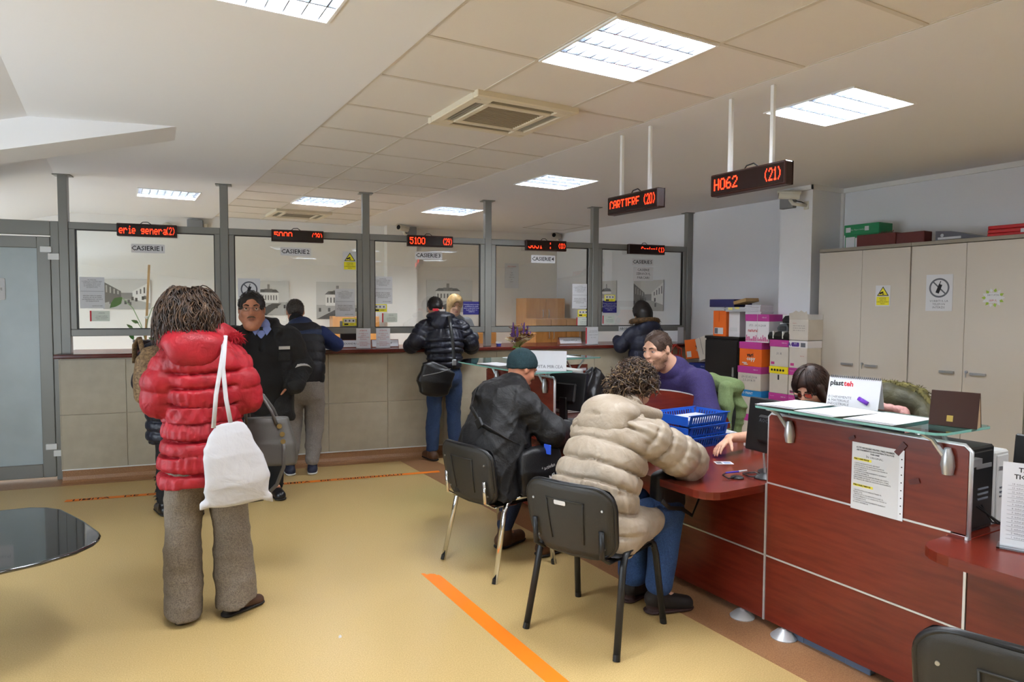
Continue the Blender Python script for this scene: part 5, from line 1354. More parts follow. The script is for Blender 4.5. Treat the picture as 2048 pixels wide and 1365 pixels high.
    def mesh(s):
        h = s.h
        L = [p for p in s.P if p[4] == '+']
        lo = np.min([p[0] for p in L], axis=0)-3*h; hi = np.max([p[1] for p in L], axis=0)+3*h
        n = np.ceil((hi-lo)/h).astype(int)+1
        D = np.full(n, .2, dtype=np.float32)
        ax = [lo[i]+h*np.arange(n[i]) for i in range(3)]
        for a, b, fn, k, op in s.P:
            m = k+3*h
            i0 = np.clip(np.floor((a-m-lo)/h).astype(int), 0, n); i1 = np.clip(np.ceil((b+m-lo)/h).astype(int)+1, 0, n)
            if np.any(i1 <= i0): continue
            sl = tuple(slice(i0[i], i1[i]) for i in range(3))
            X = ax[0][sl[0]][:, None, None]; Y = ax[1][sl[1]][None, :, None]; Z = ax[2][sl[2]][None, None, :]
            d = np.asarray(fn(X, Y, Z), dtype=np.float32); c = D[sl]
            if op == '+':
                if k > 0:
                    q = np.clip(.5+.5*(c-d)/k, 0, 1); D[sl] = c*(1-q)+d*q-k*q*(1-q)
                else: D[sl] = np.minimum(c, d)
            elif op == '-':
                q = np.clip(.5-.5*(c+d)/max(k, 1e-4), 0, 1); D[sl] = c*(1-q)-d*q+k*q*(1-q)
            elif op == '^':
                q = np.clip(.5-.5*(d-c)/max(k, 1e-4), 0, 1); D[sl] = d*(1-q)+c*q+k*q*(1-q)
            elif op == '~': D[sl] = c+d*(np.abs(c) < .06)
            elif op == 'o': D[sl] = c-k
        S_ = D < 0
        cnt = np.zeros(n-1, dtype=np.int8)
        for dx in (0, 1):
            for dy in (0, 1):
                for dz in (0, 1): cnt += S_[dx:n[0]-1+dx, dy:n[1]-1+dy, dz:n[2]-1+dz]
        mk = (cnt > 0) & (cnt < 8)
        idx = np.full(n-1, -1, dtype=np.int64); idx[mk] = np.arange(mk.sum())
        I, J, K = np.nonzero(mk)
        cs = [(dx, dy, dz) for dx in (0, 1) for dy in (0, 1) for dz in (0, 1)]
        val = {c: D[I+c[0], J+c[1], K+c[2]] for c in cs}
        pos = np.zeros((len(I), 3)); num = np.zeros(len(I))
        for c0 in cs:
            for q in range(3):
                if c0[q] == 0:
                    c1 = list(c0); c1[q] = 1; c1 = tuple(c1)
                    v0, v1 = val[c0], val[c1]; mm = (v0 < 0) != (v1 < 0)
                    t = np.where(mm, v0/np.where(mm, v0-v1, 1), 0)
                    e = np.array(c0, float)[None, :].repeat(len(I), 0); e[:, q] = t
                    pos[mm] += e[mm]; num[mm] += 1
        pos = pos/np.maximum(num, 1)[:, None]+np.stack([I, J, K], 1)
        pos = lo+pos*h
        F = []
        def quads(A, B, c0, c1, c2, c3):
            x = A != B; i, j, k2 = np.nonzero(x); f = np.stack([c0(i, j, k2), c1(i, j, k2), c2(i, j, k2), c3(i, j, k2)], 1)
            g = A[x]; f[~g] = f[~g][:, ::-1]; F.append(f)
        quads(S_[:-1, 1:-1, 1:-1], S_[1:, 1:-1, 1:-1], lambda i, j, k2: idx[i, j, k2], lambda i, j, k2: idx[i, j+1, k2], lambda i, j, k2: idx[i, j+1, k2+1], lambda i, j, k2: idx[i, j, k2+1])
        quads(S_[1:-1, :-1, 1:-1], S_[1:-1, 1:, 1:-1], lambda i, j, k2: idx[i, j, k2], lambda i, j, k2: idx[i, j, k2+1], lambda i, j, k2: idx[i+1, j, k2+1], lambda i, j, k2: idx[i+1, j, k2])
        quads(S_[1:-1, 1:-1, :-1], S_[1:-1, 1:-1, 1:], lambda i, j, k2: idx[i, j, k2], lambda i, j, k2: idx[i+1, j, k2], lambda i, j, k2: idx[i+1, j+1, k2], lambda i, j, k2: idx[i, j+1, k2])
        return pos, np.concatenate(F)
    def build(s, name, material, parent=None, relax=1):
        pos, F = s.mesh()
        for _ in range(relax):                      # light smoothing
            acc = np.zeros_like(pos); num = np.zeros(len(pos))
            for a in range(4):
                b = (a+1) % 4
                np.add.at(acc, F[:, a], pos[F[:, b]]); np.add.at(num, F[:, a], 1)
            pos = pos*.7+.3*acc/np.maximum(num, 1)[:, None]
        me = bpy.data.meshes.new(name)
        me.vertices.add(len(pos)); me.vertices.foreach_set('co', pos.astype(np.float32).ravel())
        me.loops.add(4*len(F)); me.loops.foreach_set('vertex_index', F.astype(np.int32).ravel())
        me.polygons.add(len(F)); me.polygons.foreach_set('loop_start', np.arange(0, 4*len(F), 4, dtype=np.int32)); me.polygons.foreach_set('loop_total', np.full(len(F), 4, dtype=np.int32))
        me.update(calc_edges=True); me.validate()
        me.polygons.foreach_set('use_smooth', np.ones(len(F), dtype=bool))
        me.materials.append(material)
        o = bpy.data.objects.new(name, me); COL.objects.link(o)
        if parent is not None: o.parent = parent
        return o

def rotm(yaw=0, pitch=0, roll=0):
    """columns are local axes; yaw about z, pitch nods the face down (positive), roll tilts"""
    cy, sy, cp, sp, cr, sr = math.cos(yaw), math.sin(yaw), math.cos(pitch), math.sin(pitch), math.cos(roll), math.sin(roll)
    Rz = np.array([[cy, -sy, 0], [sy, cy, 0], [0, 0, 1]]); Rx = np.array([[1, 0, 0], [0, cp, sp], [0, -sp, cp]]); Ry = np.array([[cr, 0, sr], [0, 1, 0], [-sr, 0, cr]])
    return Rz @ Rx @ Ry

class Head:
    def __init__(s, c, R_, k=1.0): s.c = V(c); s.R = R_; s.k = k
    def p(s, x, y, z): return s.c+s.R @ (V(x, y, z)*s.k)
    def skin(s, S, neck_to, neck_r=.058, fat=0.0):
        k = s.k; E = lambda c, r, kk=.015, op='+': S.ell(s.p(*c), V(r)*k, kk*k, op, s.R)
        Cn = lambda a, b, ra, rb, kk=.012, op='+': S.cone(s.p(*a), s.p(*b), ra*k, rb*k, kk*k, op)
        E((0, -.012, .022), (.076, .096, .092)); E((0, .02, -.03), (.062+fat*.4, .07, .085))
        for q in (-1, 1):
            Cn((q*.048, .005, -.055), (q*.016, .064, -.1), .024+fat, .018+fat*.6, .02)
            E((q*.04, .055, -.028), (.024+fat*.5, .026, .024))
            E((q*.0785, -.014, -.006), (.010, .02, .033), .006)
            E((q*.088, -.006, -.004), (.006, .011, .018), .006, '-')
        Cn((-.042, .073, .024), (.042, .073, .024), .0115, .0115, .014)
        for q in (-1, 1): E((q*.032, .094, .004), (.018, .013, .0105), .010, '-')
        Cn((0, .086, .012), (0, .108, -.027), .008, .0125, .010)
        for q in (-1, 1): E((q*.0125, .1, -.03), (.0085, .010, .0075), .006)
        E((0, .083, -.066), (.026, .012, .012), .012); E((0, .07, -.106), (.02+fat, .018, .016), .015)
        if fat: E((0, .035, -.118), (.05, .05, .03), .03)
        S.cone(s.p(0, -.022, -.06), V(neck_to), neck_r*k, neck_r*k*1.08, .03)
    def face(s, root, iris='4a3a2c', brow=None, lips='a86a5c'):
        k = s.k
        T_ = Matrix(tuple(tuple(list(s.R[i]*1.0)+[s.c[i]]) for i in range(3))+((0, 0, 0, 1),))
        def put(mb, name, m, smooth=True):
            o = mb.build(name, m, root, smooth=smooth); o.matrix_local = T_ @ Matrix.Scale(k, 4); return o
        for q in (-1, 1):
            mb = MB(); mb.lathe([(.001, -.012)]+[(.0125*math.sin(R(a)), -.0125*math.cos(R(a))) for a in range(20, 180, 20)]+[(.001, .0125)], n=12, M=Matrix.Translation((q*.032, .0735, .004)) @ Matrix.Rotation(R(-90), 4, 'X')); e = put(mb, 'eye', mat('eye_white', 'd8d2cc', .2))
            mb = MB(); mb.lathe([(.0058, .0108), (.0054, .0128), (.001, .0134)], n=12, M=Matrix.Translation((q*.032, .0735, .004)) @ Matrix.Rotation(R(-90), 4, 'X')); put(mb, 'iris', mat('iris_'+iris, iris, .15))
            mb = MB(); mb.grid(8, 2, lambda u, v: (q*.032+(u-.5)*.032, .0735+.0142*math.cos((u-.5)*2.0)*math.cos(.35+.5*v), .004+.0142*math.sin(.28+.6*v)*(1-.35*(2*u-1)**2)-.0015)); put(mb, 'eyelid', MATS.get('skin_lid') or mat('skin_lid', 'b9826a', .55))
            if brow:
                mb = MB(); mb.tube([(q*.014, .0895, .0235), (q*.032, .0885, .029), (q*.05, .077, .0255)], [.0042, .0045, .002], 6); put(mb, 'eyebrow', mat('brow_'+brow, brow, .8))
        mb = MB(); mb.tube([(-.024, .087, -.0665), (-.01, .0955, -.0625), (0, .096, -.0645), (.01, .0955, -.0625), (.024, .087, -.0665)], [.001, .0042, .0038, .0042, .001], 6); put(mb, 'upper_lip', mat('lip_'+lips, lips, .5))
        mb = MB(); mb.tube([(-.022, .087, -.069), (-.01, .0945, -.0725), (.01, .0945, -.0725), (.022, .087, -.069)], [.001, .0052, .0052, .001], 6); put(mb, 'lower_lip', mat('lip_'+lips, lips, .5))
        return put
    def cap_hair(s, root, material, off=.008, front=.055, nape=-.075, h=.007, fuzz=0.0, temple=.0, locks=900, lock_len=.017):
        S = SDF(h); k = s.k
        S.ell(s.p(0, -.014, .024), V(.076+off, .096+off, .092+off)*k, .01, '+', s.R)
        S.cone(s.p(0, -.055, -.02), s.p(0, -.066, nape), (.062)*k, (.042)*k, .03)
        S.ell(s.p(0, .118, -.022+temple), V(.069, front+.016, .1)*k, .010, '-', s.R)
        for q in (-1, 1): S.ell(s.p(q*.085, .012, -.05), V(.03, .045, .055)*k, .01, '-', s.R)
        S.cut(s.p(0, 0, nape-.01), s.R @ V(0, -.25, -1))
        if fuzz: S.folds(fuzz, (160, 160, 160), 3)
        hr = S.build('hair', material, root)
        def lock(rg):                                     # short hairs lying on the skull
            while True:
                d = V(rg.gauss(0, 1), rg.gauss(0, 1), rg.gauss(0, 1)); d = d/np.linalg.norm(d)
                q = V(0, -.014, .024)+d*V(.076+off, .096+off, .092+off)
                if q[2] < nape+.045 or (q[1] > .04 and q[2] < .082+temple) or (abs(q[0]) > .05 and q[2] < .0 and q[1] > -.045): continue
                break
            dr = V(d[0]*.3, .1+d[1]*.1, -.2-max(0, d[2])*.1)+(V(0, .5, 0) if d[2] > .55 else V(0, -.35, -.45)); dr = nrm(dr-d*(dr @ d))
            dr = nrm(dr+V(rg.gauss(0, .25), rg.gauss(0, .25), rg.gauss(0, .25))); L = lock_len*rg.uniform(.7, 1.2)
            return [tuple(s.p(*(q-d*.003))), tuple(s.p(*(q+dr*L*.5+d*.0012))), tuple(s.p(*(q+dr*L-d*.002)))]
        strands(root, 'hair_strands', material, locks, lock, .0022, sides=3, seed=11)
        return hr

def straight_hair(root, hd, material, n=420, seed=4, r0=.003, gap=.35):
    def lock(rg):
        a = rg.uniform(gap, 2*math.pi-gap)+math.pi/2; pts = []
        for i in range(9):
            e = 1.45-i*.24; q = V(0, -.02, .03)+V(.1*math.cos(a)*math.cos(e), .12*math.sin(a)*math.cos(e), .11*math.sin(e)) if e > 0 else V(.1*math.cos(a), -.02+.12*math.sin(a)-.04*(-e), .03+.12*e)
            pts.append(tuple(hd.p(*(q+V(rg.gauss(0, .0025), rg.gauss(0, .0025), 0)))))
        return pts
    return strands(root, 'hair_strands', material, n, lock, r0, seed=seed)
def hand(S, wr, d, palm, thumb, curl=.5, k=1.0, spread=.06, fr=.0085):
    """wr wrist, d finger direction, palm = palm normal, thumb = direction the thumb side points"""
    wr = V(wr); d = nrm(d); pn = nrm(V(palm)-d*(V(palm) @ d)); th = nrm(np.cross(d, pn)); th = th if th @ V(thumb) > 0 else -th
    kn = wr+d*.088*k
    S.cone(wr, kn-d*.01, .024*k, .030*k, .012, flat=(pn, .52)); S.cone(wr+th*.016*k, kn+th*.022*k, .013*k, .012*k, .012); S.cone(wr-th*.016*k, kn-th*.026*k, .013*k, .011*k, .012)
    for i, (o, l) in enumerate(((.029, .072), (.0095, .082), (-.0105, .076), (-.029, .06))):
        p = kn+th*o*k-d*.004; dd = nrm(d+th*(o/.03)*spread)
        a = curl*(.55+.12*i); q = p
        for j, f in enumerate((.45, .31, .24)):
            a2 = a*(.6 if j == 0 else 1.0+.25*j)
            dd = nrm(dd*math.cos(a2)+pn*math.sin(a2)); n2 = q+dd*l*f*k
            S.cone(q, n2, fr*k*(1-.10*j), fr*k*(.92-.11*j), .003); q = n2
    p = wr+d*.028*k+th*.024*k; dd = nrm(d*.75+th*.75+pn*.35)
    for l, r_ in ((.04, .0125), (.032, .0102), (.024, .0088)):
        n2 = p+dd*l*k; S.cone(p, n2, r_*k, r_*.9*k, .006); p = n2; dd = nrm(dd+d*.35*(.4+curl)+pn*.15)

def strands(root, name, material, n, fn, r0=.0035, seg=9, sides=4, seed=1):
    """fn(rng) -> list of points of one lock"""
    rg = random.Random(seed); mb = MB()
    for _ in range(n):
        pts = fn(rg)
        m = len(pts); mb.tube(pts, [r0*(1-.75*(i/(m-1))**2) for i in range(m)], sides, cap=False)
    return mb.build(name, material, root, smooth=True, kind='stuff')
def curl_path(rg, p, d, length, amp, turns, drop=.6, seg=10):
    p = Vector(p); d = Vector(d).normalized(); a = d.orthogonal().normalized(); b = d.cross(a); ph = rg.uniform(0, 6.3); out = []
    c = p.copy()
    for i in range(seg+1):
        t = i/seg; q = ph+turns*6.283*t; rr = amp*min(1, t*3)
        out.append(tuple(c+a*(rr*math.cos(q))+b*(rr*math.sin(q))))
        d = (d+Vector((0, 0, -drop))*(1/seg)*2.2).normalized(); c = c+d*(length/seg)
    return out
def fur(root, name, material, pts, n, length, r0=.0022, spread=.9, seed=2, droop=.3):
    """short tapering hairs along a polyline"""
    rg = random.Random(seed); mb = MB(); P = [Vector(p) for p in pts]
    for _ in range(n):
        i = rg.randrange(len(P)-1); t = rg.random(); c = P[i].lerp(P[i+1], t)
        d = Vector((rg.gauss(0, 1), rg.gauss(0, 1), rg.gauss(0, 1))).normalized(); l = length*rg.uniform(.6, 1.1)
        m = c+d*l*.55; e = c+d*l+Vector((0, 0, -droop*l))
        mb.tube([c, m, e], [r0, r0*.8, r0*.15], 3, cap=False)
    return mb.build(name, material, root, smooth=True, kind='stuff')
def person(label, loc, rz, group=None):
    return thing('person', label, 'person', loc, R(rz), group)
def eye_glasses(head, root, material, w=.0215, hh=.014):
    T_ = Matrix(tuple(tuple(list(head.R[i]*1.0)+[head.c[i]]) for i in range(3))+((0, 0, 0, 1),)) @ Matrix.Scale(head.k, 4)
    mb = MB()
    for q in (-1, 1):
        mb.tube([(q*.032+w*math.copysign(abs(math.cos(a))**.6, math.cos(a)), .0985-.006*abs(math.cos(a))*(1 if math.cos(a)*q > 0 else 0), .003+hh*math.copysign(abs(math.sin(a))**.6, math.sin(a))) for a in [6.2832*i/20 for i in range(21)]], .0014, 5, cap=False)
        mb.tube([(q*.0535, .092, .008), (q*.074, .06, .008), (q*.083, -.01, .012), (q*.084, -.03, .0)], .0015, 5)
    mb.tube([(-.0105, .1, .007), (0, .104, .009), (.0105, .1, .007)], .0014, 5)
    o = mb.build('eyeglasses', material, root, smooth=True); o.matrix_local = T_
    mb = MB()
    for q in (-1, 1): mb.grid(1, 1, lambda u, v: (q*.032+(u-.5)*2*w, .097, .003+(v-.5)*2*hh))
    l = mb.build('lenses', glass_mat('lens_clear', (.97, .97, .97), -.035), root); l.matrix_local = T_
    return o
# ================================================================== PEOPLE
M_skin = mat('skin_light', 'c98f74', .55, var=.12, vscale=30); M_skinf = mat('skin_pale', 'd6a78d', .55, var=.10, vscale=30); M_skint = mat('skin_ruddy', 'bd7f62', .5, var=.12, vscale=30)
M_hairb = mat('hair_brown', '3a2820', .5, var=.4, vscale=60, c2='1d1310'); M_haird = mat('hair_dark', '1d1714', .5, var=.3, vscale=60); M_hairg = mat('hair_greying', '453f3a', .6, var=.5, vscale=90, c2='2a2420')
M_hairc = mat('hair_curly', '4a3527', .42, var=.5, vscale=30, c2='1f1511'); M_hairl = mat('hair_highlight', '6b513a', .42, var=.5, vscale=30, c2='2a1d16')
def nylon(name, c, c2=None, rough=.42): return mat(name, c, rough, var=.18, vscale=10, c2=c2, bump=.10, bscale=70, wr=.2, wscale=14)
def cloth(name, c, c2=None, rough=.85, b=.25): return mat(name, c, rough, var=.25, vscale=160, c2=c2, bump=b, bscale=220, wr=.2, wscale=9)
M_jeans = cloth('denim_blue', '2c4a78', '1f3861'); M_jeansd = cloth('denim_dark', '22304e', '18233b'); M_jeansp = cloth('denim_navy', '2a3f63', '203252')
M_bootb = mat('boot_brown_leather', '5a3a24', .5, var=.3, vscale=14); M_shoeb = mat('shoe_black_leather', '17161a', .3); M_sole = mat('shoe_sole', '1a1614', .7); M_solew = mat('shoe_sole_white', 'd8d8d4', .6)

def skin_body(root, head, neck, sh, hip, arms, legs, material, h=.011, hands=(), neck_r=.058, fat=0.0, torso=None):
    """one closed skin surface: head, neck, trunk, arms with hands, legs with feet"""
    S = SDF(h)
    head.skin(S, neck, neck_r, fat)
    sh = [V(p) for p in sh]; hip = [V(p) for p in hip]
    mid = (sh[0]+sh[1])/2; pel = (hip[0]+hip[1])/2; lat = sh[0]-sh[1]; w = np.linalg.norm(lat)/2
    S.loft([(pel-(mid-pel)*.08, .13, .10), (pel+(mid-pel)*.4, .115, .085), (pel+(mid-pel)*.8, w*.8, .095), (mid, w*.75, .07)], lat, .03)
    S.cone(neck, mid+(V(neck)-mid)*.3, neck_r*1.05, .065, .03)
    for s_, (e, w_) in zip(sh, arms): S.chain([s_, e, w_], [.05, .04, .027], .02)
    for h_, (kn, an, toe) in zip(hip, legs): S.chain([h_, kn, an], [.075, .052, .036], .02); S.chain([an, toe], [.036, .028], .02)
    for hd in hands: hand(S, *hd[0], **hd[1])
    return S.build('body', material, root)
def shoe(root, name, an, toe, material, sole, r=.043, heel=0.0, tall=.05, h=.009):
    an = V(an); toe = V(toe); d = toe-an; d[2] = 0; d = nrm(d)
    S = SDF(h); g = an.copy(); g[2] = 0
    hb = V(g)-d*.035; tb = V(g)+d*np.linalg.norm((toe-an)[:2])
    S.cone(hb+V(0, 0, r+heel), tb+V(0, 0, r*.78), r, r*.88, .02); S.cone(g+V(0, 0, r+heel), an+V(0, 0, tall), r*.95, r*1.02, .02)
    S.cut((0, 0, .013), (0, 0, -1)); o = S.build(name, material, root)
    S = SDF(h); S.cone(hb+V(0, 0, .016), tb+V(0, 0, .016), r+.004, r*.9+.004, .01, flat=((0, 0, 1), .4)); S.cut((0, 0, .0005), (0, 0, -1), .001); S.cut((0, 0, .022), (0, 0, 1), .002)
    if heel: S.cone(hb+V(0, 0, .0), hb+V(0, 0, heel+.02), r*.62, r*.8, .005); S.cut((0, 0, .0005), (0, 0, -1), .001)
    S.build('sole', sole, o)
    return o

# ---------------------------------------------------------------- woman in the red padded coat (seen from behind)
P = person('person in a red padded coat and grey flared trousers carrying a white tote bag', (.395, 3.845, 0), -2)
M_redc = nylon('padded_red', '9c0e1e', '8a0b19', .55); M_tweed = cloth('trouser_grey_tweed', '7b7063', '5f564b')
hd = Head((-.055, .045, 1.595), rotm(.25, .25), .98)
skin_body(P, hd, (-.03, -.01, 1.45), ((.145, 0, 1.38), (-.145, 0, 1.38)), ((.09, 0, .92), (-.09, 0, .92)), (((.205, .0, 1.14), (.15, .24, 1.12)), ((-.20, .02, 1.14), (-.11, .26, 1.12))),
          (((.11, .0, .5), (.14, -.03, .13), (.22, .06, .04)), ((-.1, .02, .5), (-.115, .03, .13), (-.1, .14, .04))), M_skinf, .012)
S = SDF(.0068)
S.loft([((0, 0, .755), .205, .165), ((0, 0, .85), .208, .168), ((0, 0, .98), .195, .155), ((0, 0, 1.08), .165, .13)], quilt=(.082, .021, .5), k=.02)
S.loft([((0, 0, 1.10), .165, .13), ((0, -.01, 1.2), .18, .15), ((0, -.01, 1.33), .182, .15), ((0, 0, 1.39), .155, .125), ((-.01, .0, 1.44), .10, .09)], quilt=(.075, .019, .3), k=.02)
S.chain([(.145, 0, 1.36), (.185, -.03, 1.24), (.205, -.02, 1.15), (.195, .1, 1.13), (.15, .22, 1.13)], [.085, .08, .075, .066, .058], .03, (.078, .011))
S.chain([(-.145, 0, 1.36), (-.19, -.02, 1.26), (-.20, .0, 1.16), (-.17, .12, 1.13), (-.11, .24, 1.13)], [.085, .082, .077, .066, .058], .03, (.078, .011))
S.cut((0, 0, .725), (0, 0, -1)); S.folds(.004, (26, 26, 18), 4, .5)
S.build('padded_coat', M_redc, P, 0)
S = SDF(.008); S.ell((-.045, -.10, 1.455), (.148, .085, .07), .03); S.ell((-.045, -.13, 1.41), (.12, .06, .085), .03); S.cone((.08, -.04, 1.5), (.15, .04, 1.47), .05, .045, .03); S.cone((-.14, -.04, 1.48), (-.16, .05, 1.46), .05, .045, .03)
S.cone((-.02, -.195, 1.50), (-.02, -.205, 1.34), .008, .008, .01, '-'); S.folds(.005, (30, 30, 25), 9); S.build('hood', M_redc, P)
fur(P, 'hood_trim', mat('fur_red', 'b01a2c', .8), [(.09, -.03, 1.50), (.15, -.02, 1.485), (.185, .03, 1.47), (.17, .1, 1.47)], 420, .045, .0028, seed=5)
S = SDF(.007); S.loft([((0, 0, 1.02), .190, .155), ((0, 0, 1.16), .190, .155)], k=.01); S.folds(.006, (140, 140, 4), 2); S.cut((0, 0, 1.05), (0, 0, -1)); S.cut((0, 0, 1.13), (0, 0, 1)); S.build('gathered_belt', M_redc, P)
S = SDF(.011); S.loft([((0, 0, .97), .15, .125), ((0, 0, .82), .185, .14)], k=.03)
S.loft([((.095, 0, .82), .098, .12), ((.115, -.01, .5), .082, .095), ((.16, -.025, -.04), .105, .12)], k=.015); S.loft([((-.09, 0, .82), .098, .12), ((-.105, .01, .5), .085, .095), ((-.12, .02, -.08), .09, .118)], k=.015)
S.cut((.15, 0, .075), (.25, .0, -1)); S.cut((0, 0, .028), (0, 0, -1)); S.folds(.008, (26, 26, 3), 7, .5); S.build('flared_trousers', M_tweed, P)
M_brshoe = mat('shoe_brown_suede', '4a3020', .7)
shoe(P, 'shoe', (.13, -.03, .09), (.26, .03, .03), M_brshoe, M_sole, .036, .035); shoe(P, 'shoe', (-.112, .01, .09), (-.08, .15, .03), M_brshoe, M_sole, .036, .035)
S = SDF(.009); S.ell((-.06, .02, 1.61), (.12, .125, .115), .02); S.ell((-.075, -.03, 1.53), (.13, .09, .1), .04); S.folds(.010, (50, 50, 40), 12); S.build('hair', M_hairc, P)
def redlock(rg):
    a = rg.uniform(0, 6.283); e = rg.uniform(-.3, 1.25); c = hd.c; d = Vector((math.cos(a)*math.cos(e), math.sin(a)*math.cos(e), math.sin(e)))
    p = Vector((c[0]+d.x*.124, c[1]-.022+d.y*.13, c[2]+.015+d.z*.118))
    return curl_path(rg, p, d*.5+Vector((0, 0, -.15)), rg.uniform(.10, .20), rg.uniform(.007, .016), rg.uniform(1.2, 2.4), 2.2)
strands(P, 'curls', M_hairc, 620, redlock, .0036, seed=3); strands(P, 'curls', M_hairl, 300, redlock, .003, seed=8)
# white tote and grey handbag are things of their own
B = thing('tote_bag', 'white cotton tote bag hanging from the shoulder of the person in red', 'bag', (.515, 3.60, .0), R(-4))
M_tote = mat('cotton_white', 'bebec2', .8, bump=.1, bscale=60, wr=.25, wscale=8)
S = SDF(.0085); S.loft([((.0, 0, .665), .158, .022), ((-.005, 0, .76), .155, .045), ((-.02, .0, .90), .13, .045), ((-.035, .0, 1.0), .105, .028), ((-.04, 0, 1.05), .08, .014)], k=.01, sup=3.2)
S.cone((-.15, 0, .66), (-.165, .0, .635), .02, .006, .015); S.cone((.15, 0, .665), (.168, 0, .645), .02, .006, .015); S.folds(.005, (22, 10, 10), 21, .35); S.build('bag_body', M_tote, B)
for pts in ([(-.10, -.01, 1.04), (-.085, .01, 1.2), (-.06, .03, 1.34), (-.045, .06, 1.42), (-.04, .13, 1.48), (-.03, .25, 1.47)], [(-.02, -.005, 1.05), (-.04, .01, 1.18), (-.05, .028, 1.33), (-.04, .055, 1.425), (-.03, .13, 1.485), (-.02, .25, 1.475)]):
    MB().tube(pts, .011, 8, flat=((0, 1, 0), .35)).build('strap', M_tote, B, smooth=True)
B = thing('handbag', 'grey leather handbag hanging from the arm of the person in red', 'bag', (.74, 4.01, 0), R(-18))
M_leag = mat('leather_grey', '4a4743', .38, bump=.1, bscale=300)
S = SDF(.008); S.loft([((0, 0, .765), .165, .085), ((0, 0, .85), .16, .075), ((0, 0, .97), .125, .045), ((0, 0, 1.02), .115, .03)], k=.01, sup=5); S.cut((0, 0, 1.01), (0, 0, 1)); S.cut((0, 0, .745), (0, 0, -1)); S.build('bag_body', M_leag, B)
MB().tube([(-.10, -.05, .98), (-.105, -.04, 1.07), (-.09, -.02, 1.14), (-.06, -.01, 1.165), (-.02, -.02, 1.13), (.03, -.04, 1.05), (.06, -.05, .975)], .009, 8).build('handle', M_leag, B, smooth=True)
MB().tube([(-.10, .05, .98), (-.105, .045, 1.07), (-.09, .03, 1.14), (-.06, .02, 1.165), (-.02, .03, 1.13), (.03, .045, 1.05), (.06, .05, .975)], .009, 8).build('handle', M_leag, B, smooth=True)
MB().tube([(.09, -.055, .90), (.10, -.085, .84), (.098, -.088, .74), (.06, -.08, .64), (-.02, -.07, .56), (-.10, -.05, .545), (-.16, -.02, .60), (-.17, .0, .75)], .011, 8, flat=((0, 1, 0), .35)).build('shoulder_strap', M_leag, B, smooth=True)
for q in ((.075, -.056, .965), (.09, -.06, .92), (.095, -.07, .88)): MB().lathe([(.008, -.003), (.014, -.003), (.014, .003), (.008, .003)], n=14, M=Matrix.Translation(q) @ Matrix.Rotation(R(80), 4, 'X')).build('buckle_ring', mat('brass', 'b8a372', .25, metal=1), B)

# ---------------------------------------------------------------- person hidden behind her: navy coat, patterned rucksack
P = person('person in a navy coat standing hidden behind the red padded coat', (.42, 5.88, 0), 4)
M_navyc = nylon('padded_navy', '171b2c', '10131f')
hd = Head((-.03, .03, 1.52), rotm(0, .1), .95)
skin_body(P, hd, (-.02, 0, 1.38), ((.16, 0, 1.3), (-.16, 0, 1.3)), ((.08, 0, .86), (-.08, 0, .86)), (((.2, .02, 1.06), (.16, .2, 1.02)), ((-.2, .02, 1.06), (-.16, .2, 1.02))), (((.09, .0, .46), (.12, -.1, .1), (.14, .04, .04)), ((-.09, .02, .46), (-.1, .05, .1), (-.1, .16, .04))), M_skinf, .014)
S = SDF(.012); S.loft([((0, 0, .6), .22, .17), ((0, 0, .9), .22, .16), ((0, 0, 1.28), .19, .14), ((0, 0, 1.38), .1, .09)], quilt=(.08, .012))
for q in (-1, 1): S.chain([(q*.17, 0, 1.28), (q*.23, .02, 1.05), (q*.17, .2, 1.02)], [.085, .08, .065], .03, (.08, .01))
S.cut((0, 0, .58), (0, 0, -1)); S.build('padded_coat', M_navyc, P)
S = SDF(.012); S.loft([((0, 0, .9), .14, .11), ((0, 0, .7), .17, .12)]); 
for q, x in ((1, .12), (-1, -.1)): S.chain([(q*.08, 0, .8), (q*.09, 0, .46), (x, -.1 if q > 0 else .05, .13)], [.09, .065, .055], .02)
S.build('trousers', cloth('trouser_black', '18181c', '111114'), P)
shoe(P, 'boot', (.12, -.1, .12), (.15, .06, .03), M_shoeb, M_sole, .042, 0, .12); shoe(P, 'boot', (-.1, .05, .12), (-.12, .2, .03), M_shoeb, M_sole, .042, 0, .12)
fur(P, 'boot_fringe', M_shoeb, [(-.14, .03, .1), (-.15, .04, .34)], 60, .035, .006, seed=6)
S = SDF(.01); S.ell((-.03, .01, 1.55), (.11, .125, .12), .02); S.cone((-.04, -.05, 1.55), (-.05, -.06, 1.36), .1, .09, .03); S.folds(.006, (50, 50, 20), 2); S.build('hair', M_haird, P)
B = thing('rucksack', 'brown patterned rucksack on the back of the person in navy', 'bag', (.29, 5.60, 0), R(4))
M_mono = mat('canvas_brown_pattern', '8a6f4e', .7, var=.9, vscale=70, c2='55402a')
S = SDF(.009); S.loft([((0, 0, .98), .17, .085), ((0, 0, 1.1), .175, .095), ((0, 0, 1.24), .155, .075), ((0, 0, 1.3), .12, .05)], k=.01, sup=4); S.build('bag_body', M_mono, B)
S = SDF(.009); S.loft([((0, -.10, .98), .13, .03), ((0, -.10, 1.12), .135, .035)], k=.01, sup=4); S.build('front_pocket', M_mono, B)
for q in (-1, 1): MB().tube([(q*.1, .07, 1.3), (q*.11, .17, 1.4), (q*.13, .3, 1.34), (q*.13, .34, 1.2)], .018, 8, flat=((0, 1, 0), .35)).build('shoulder_strap', M_mono, B, smooth=True)

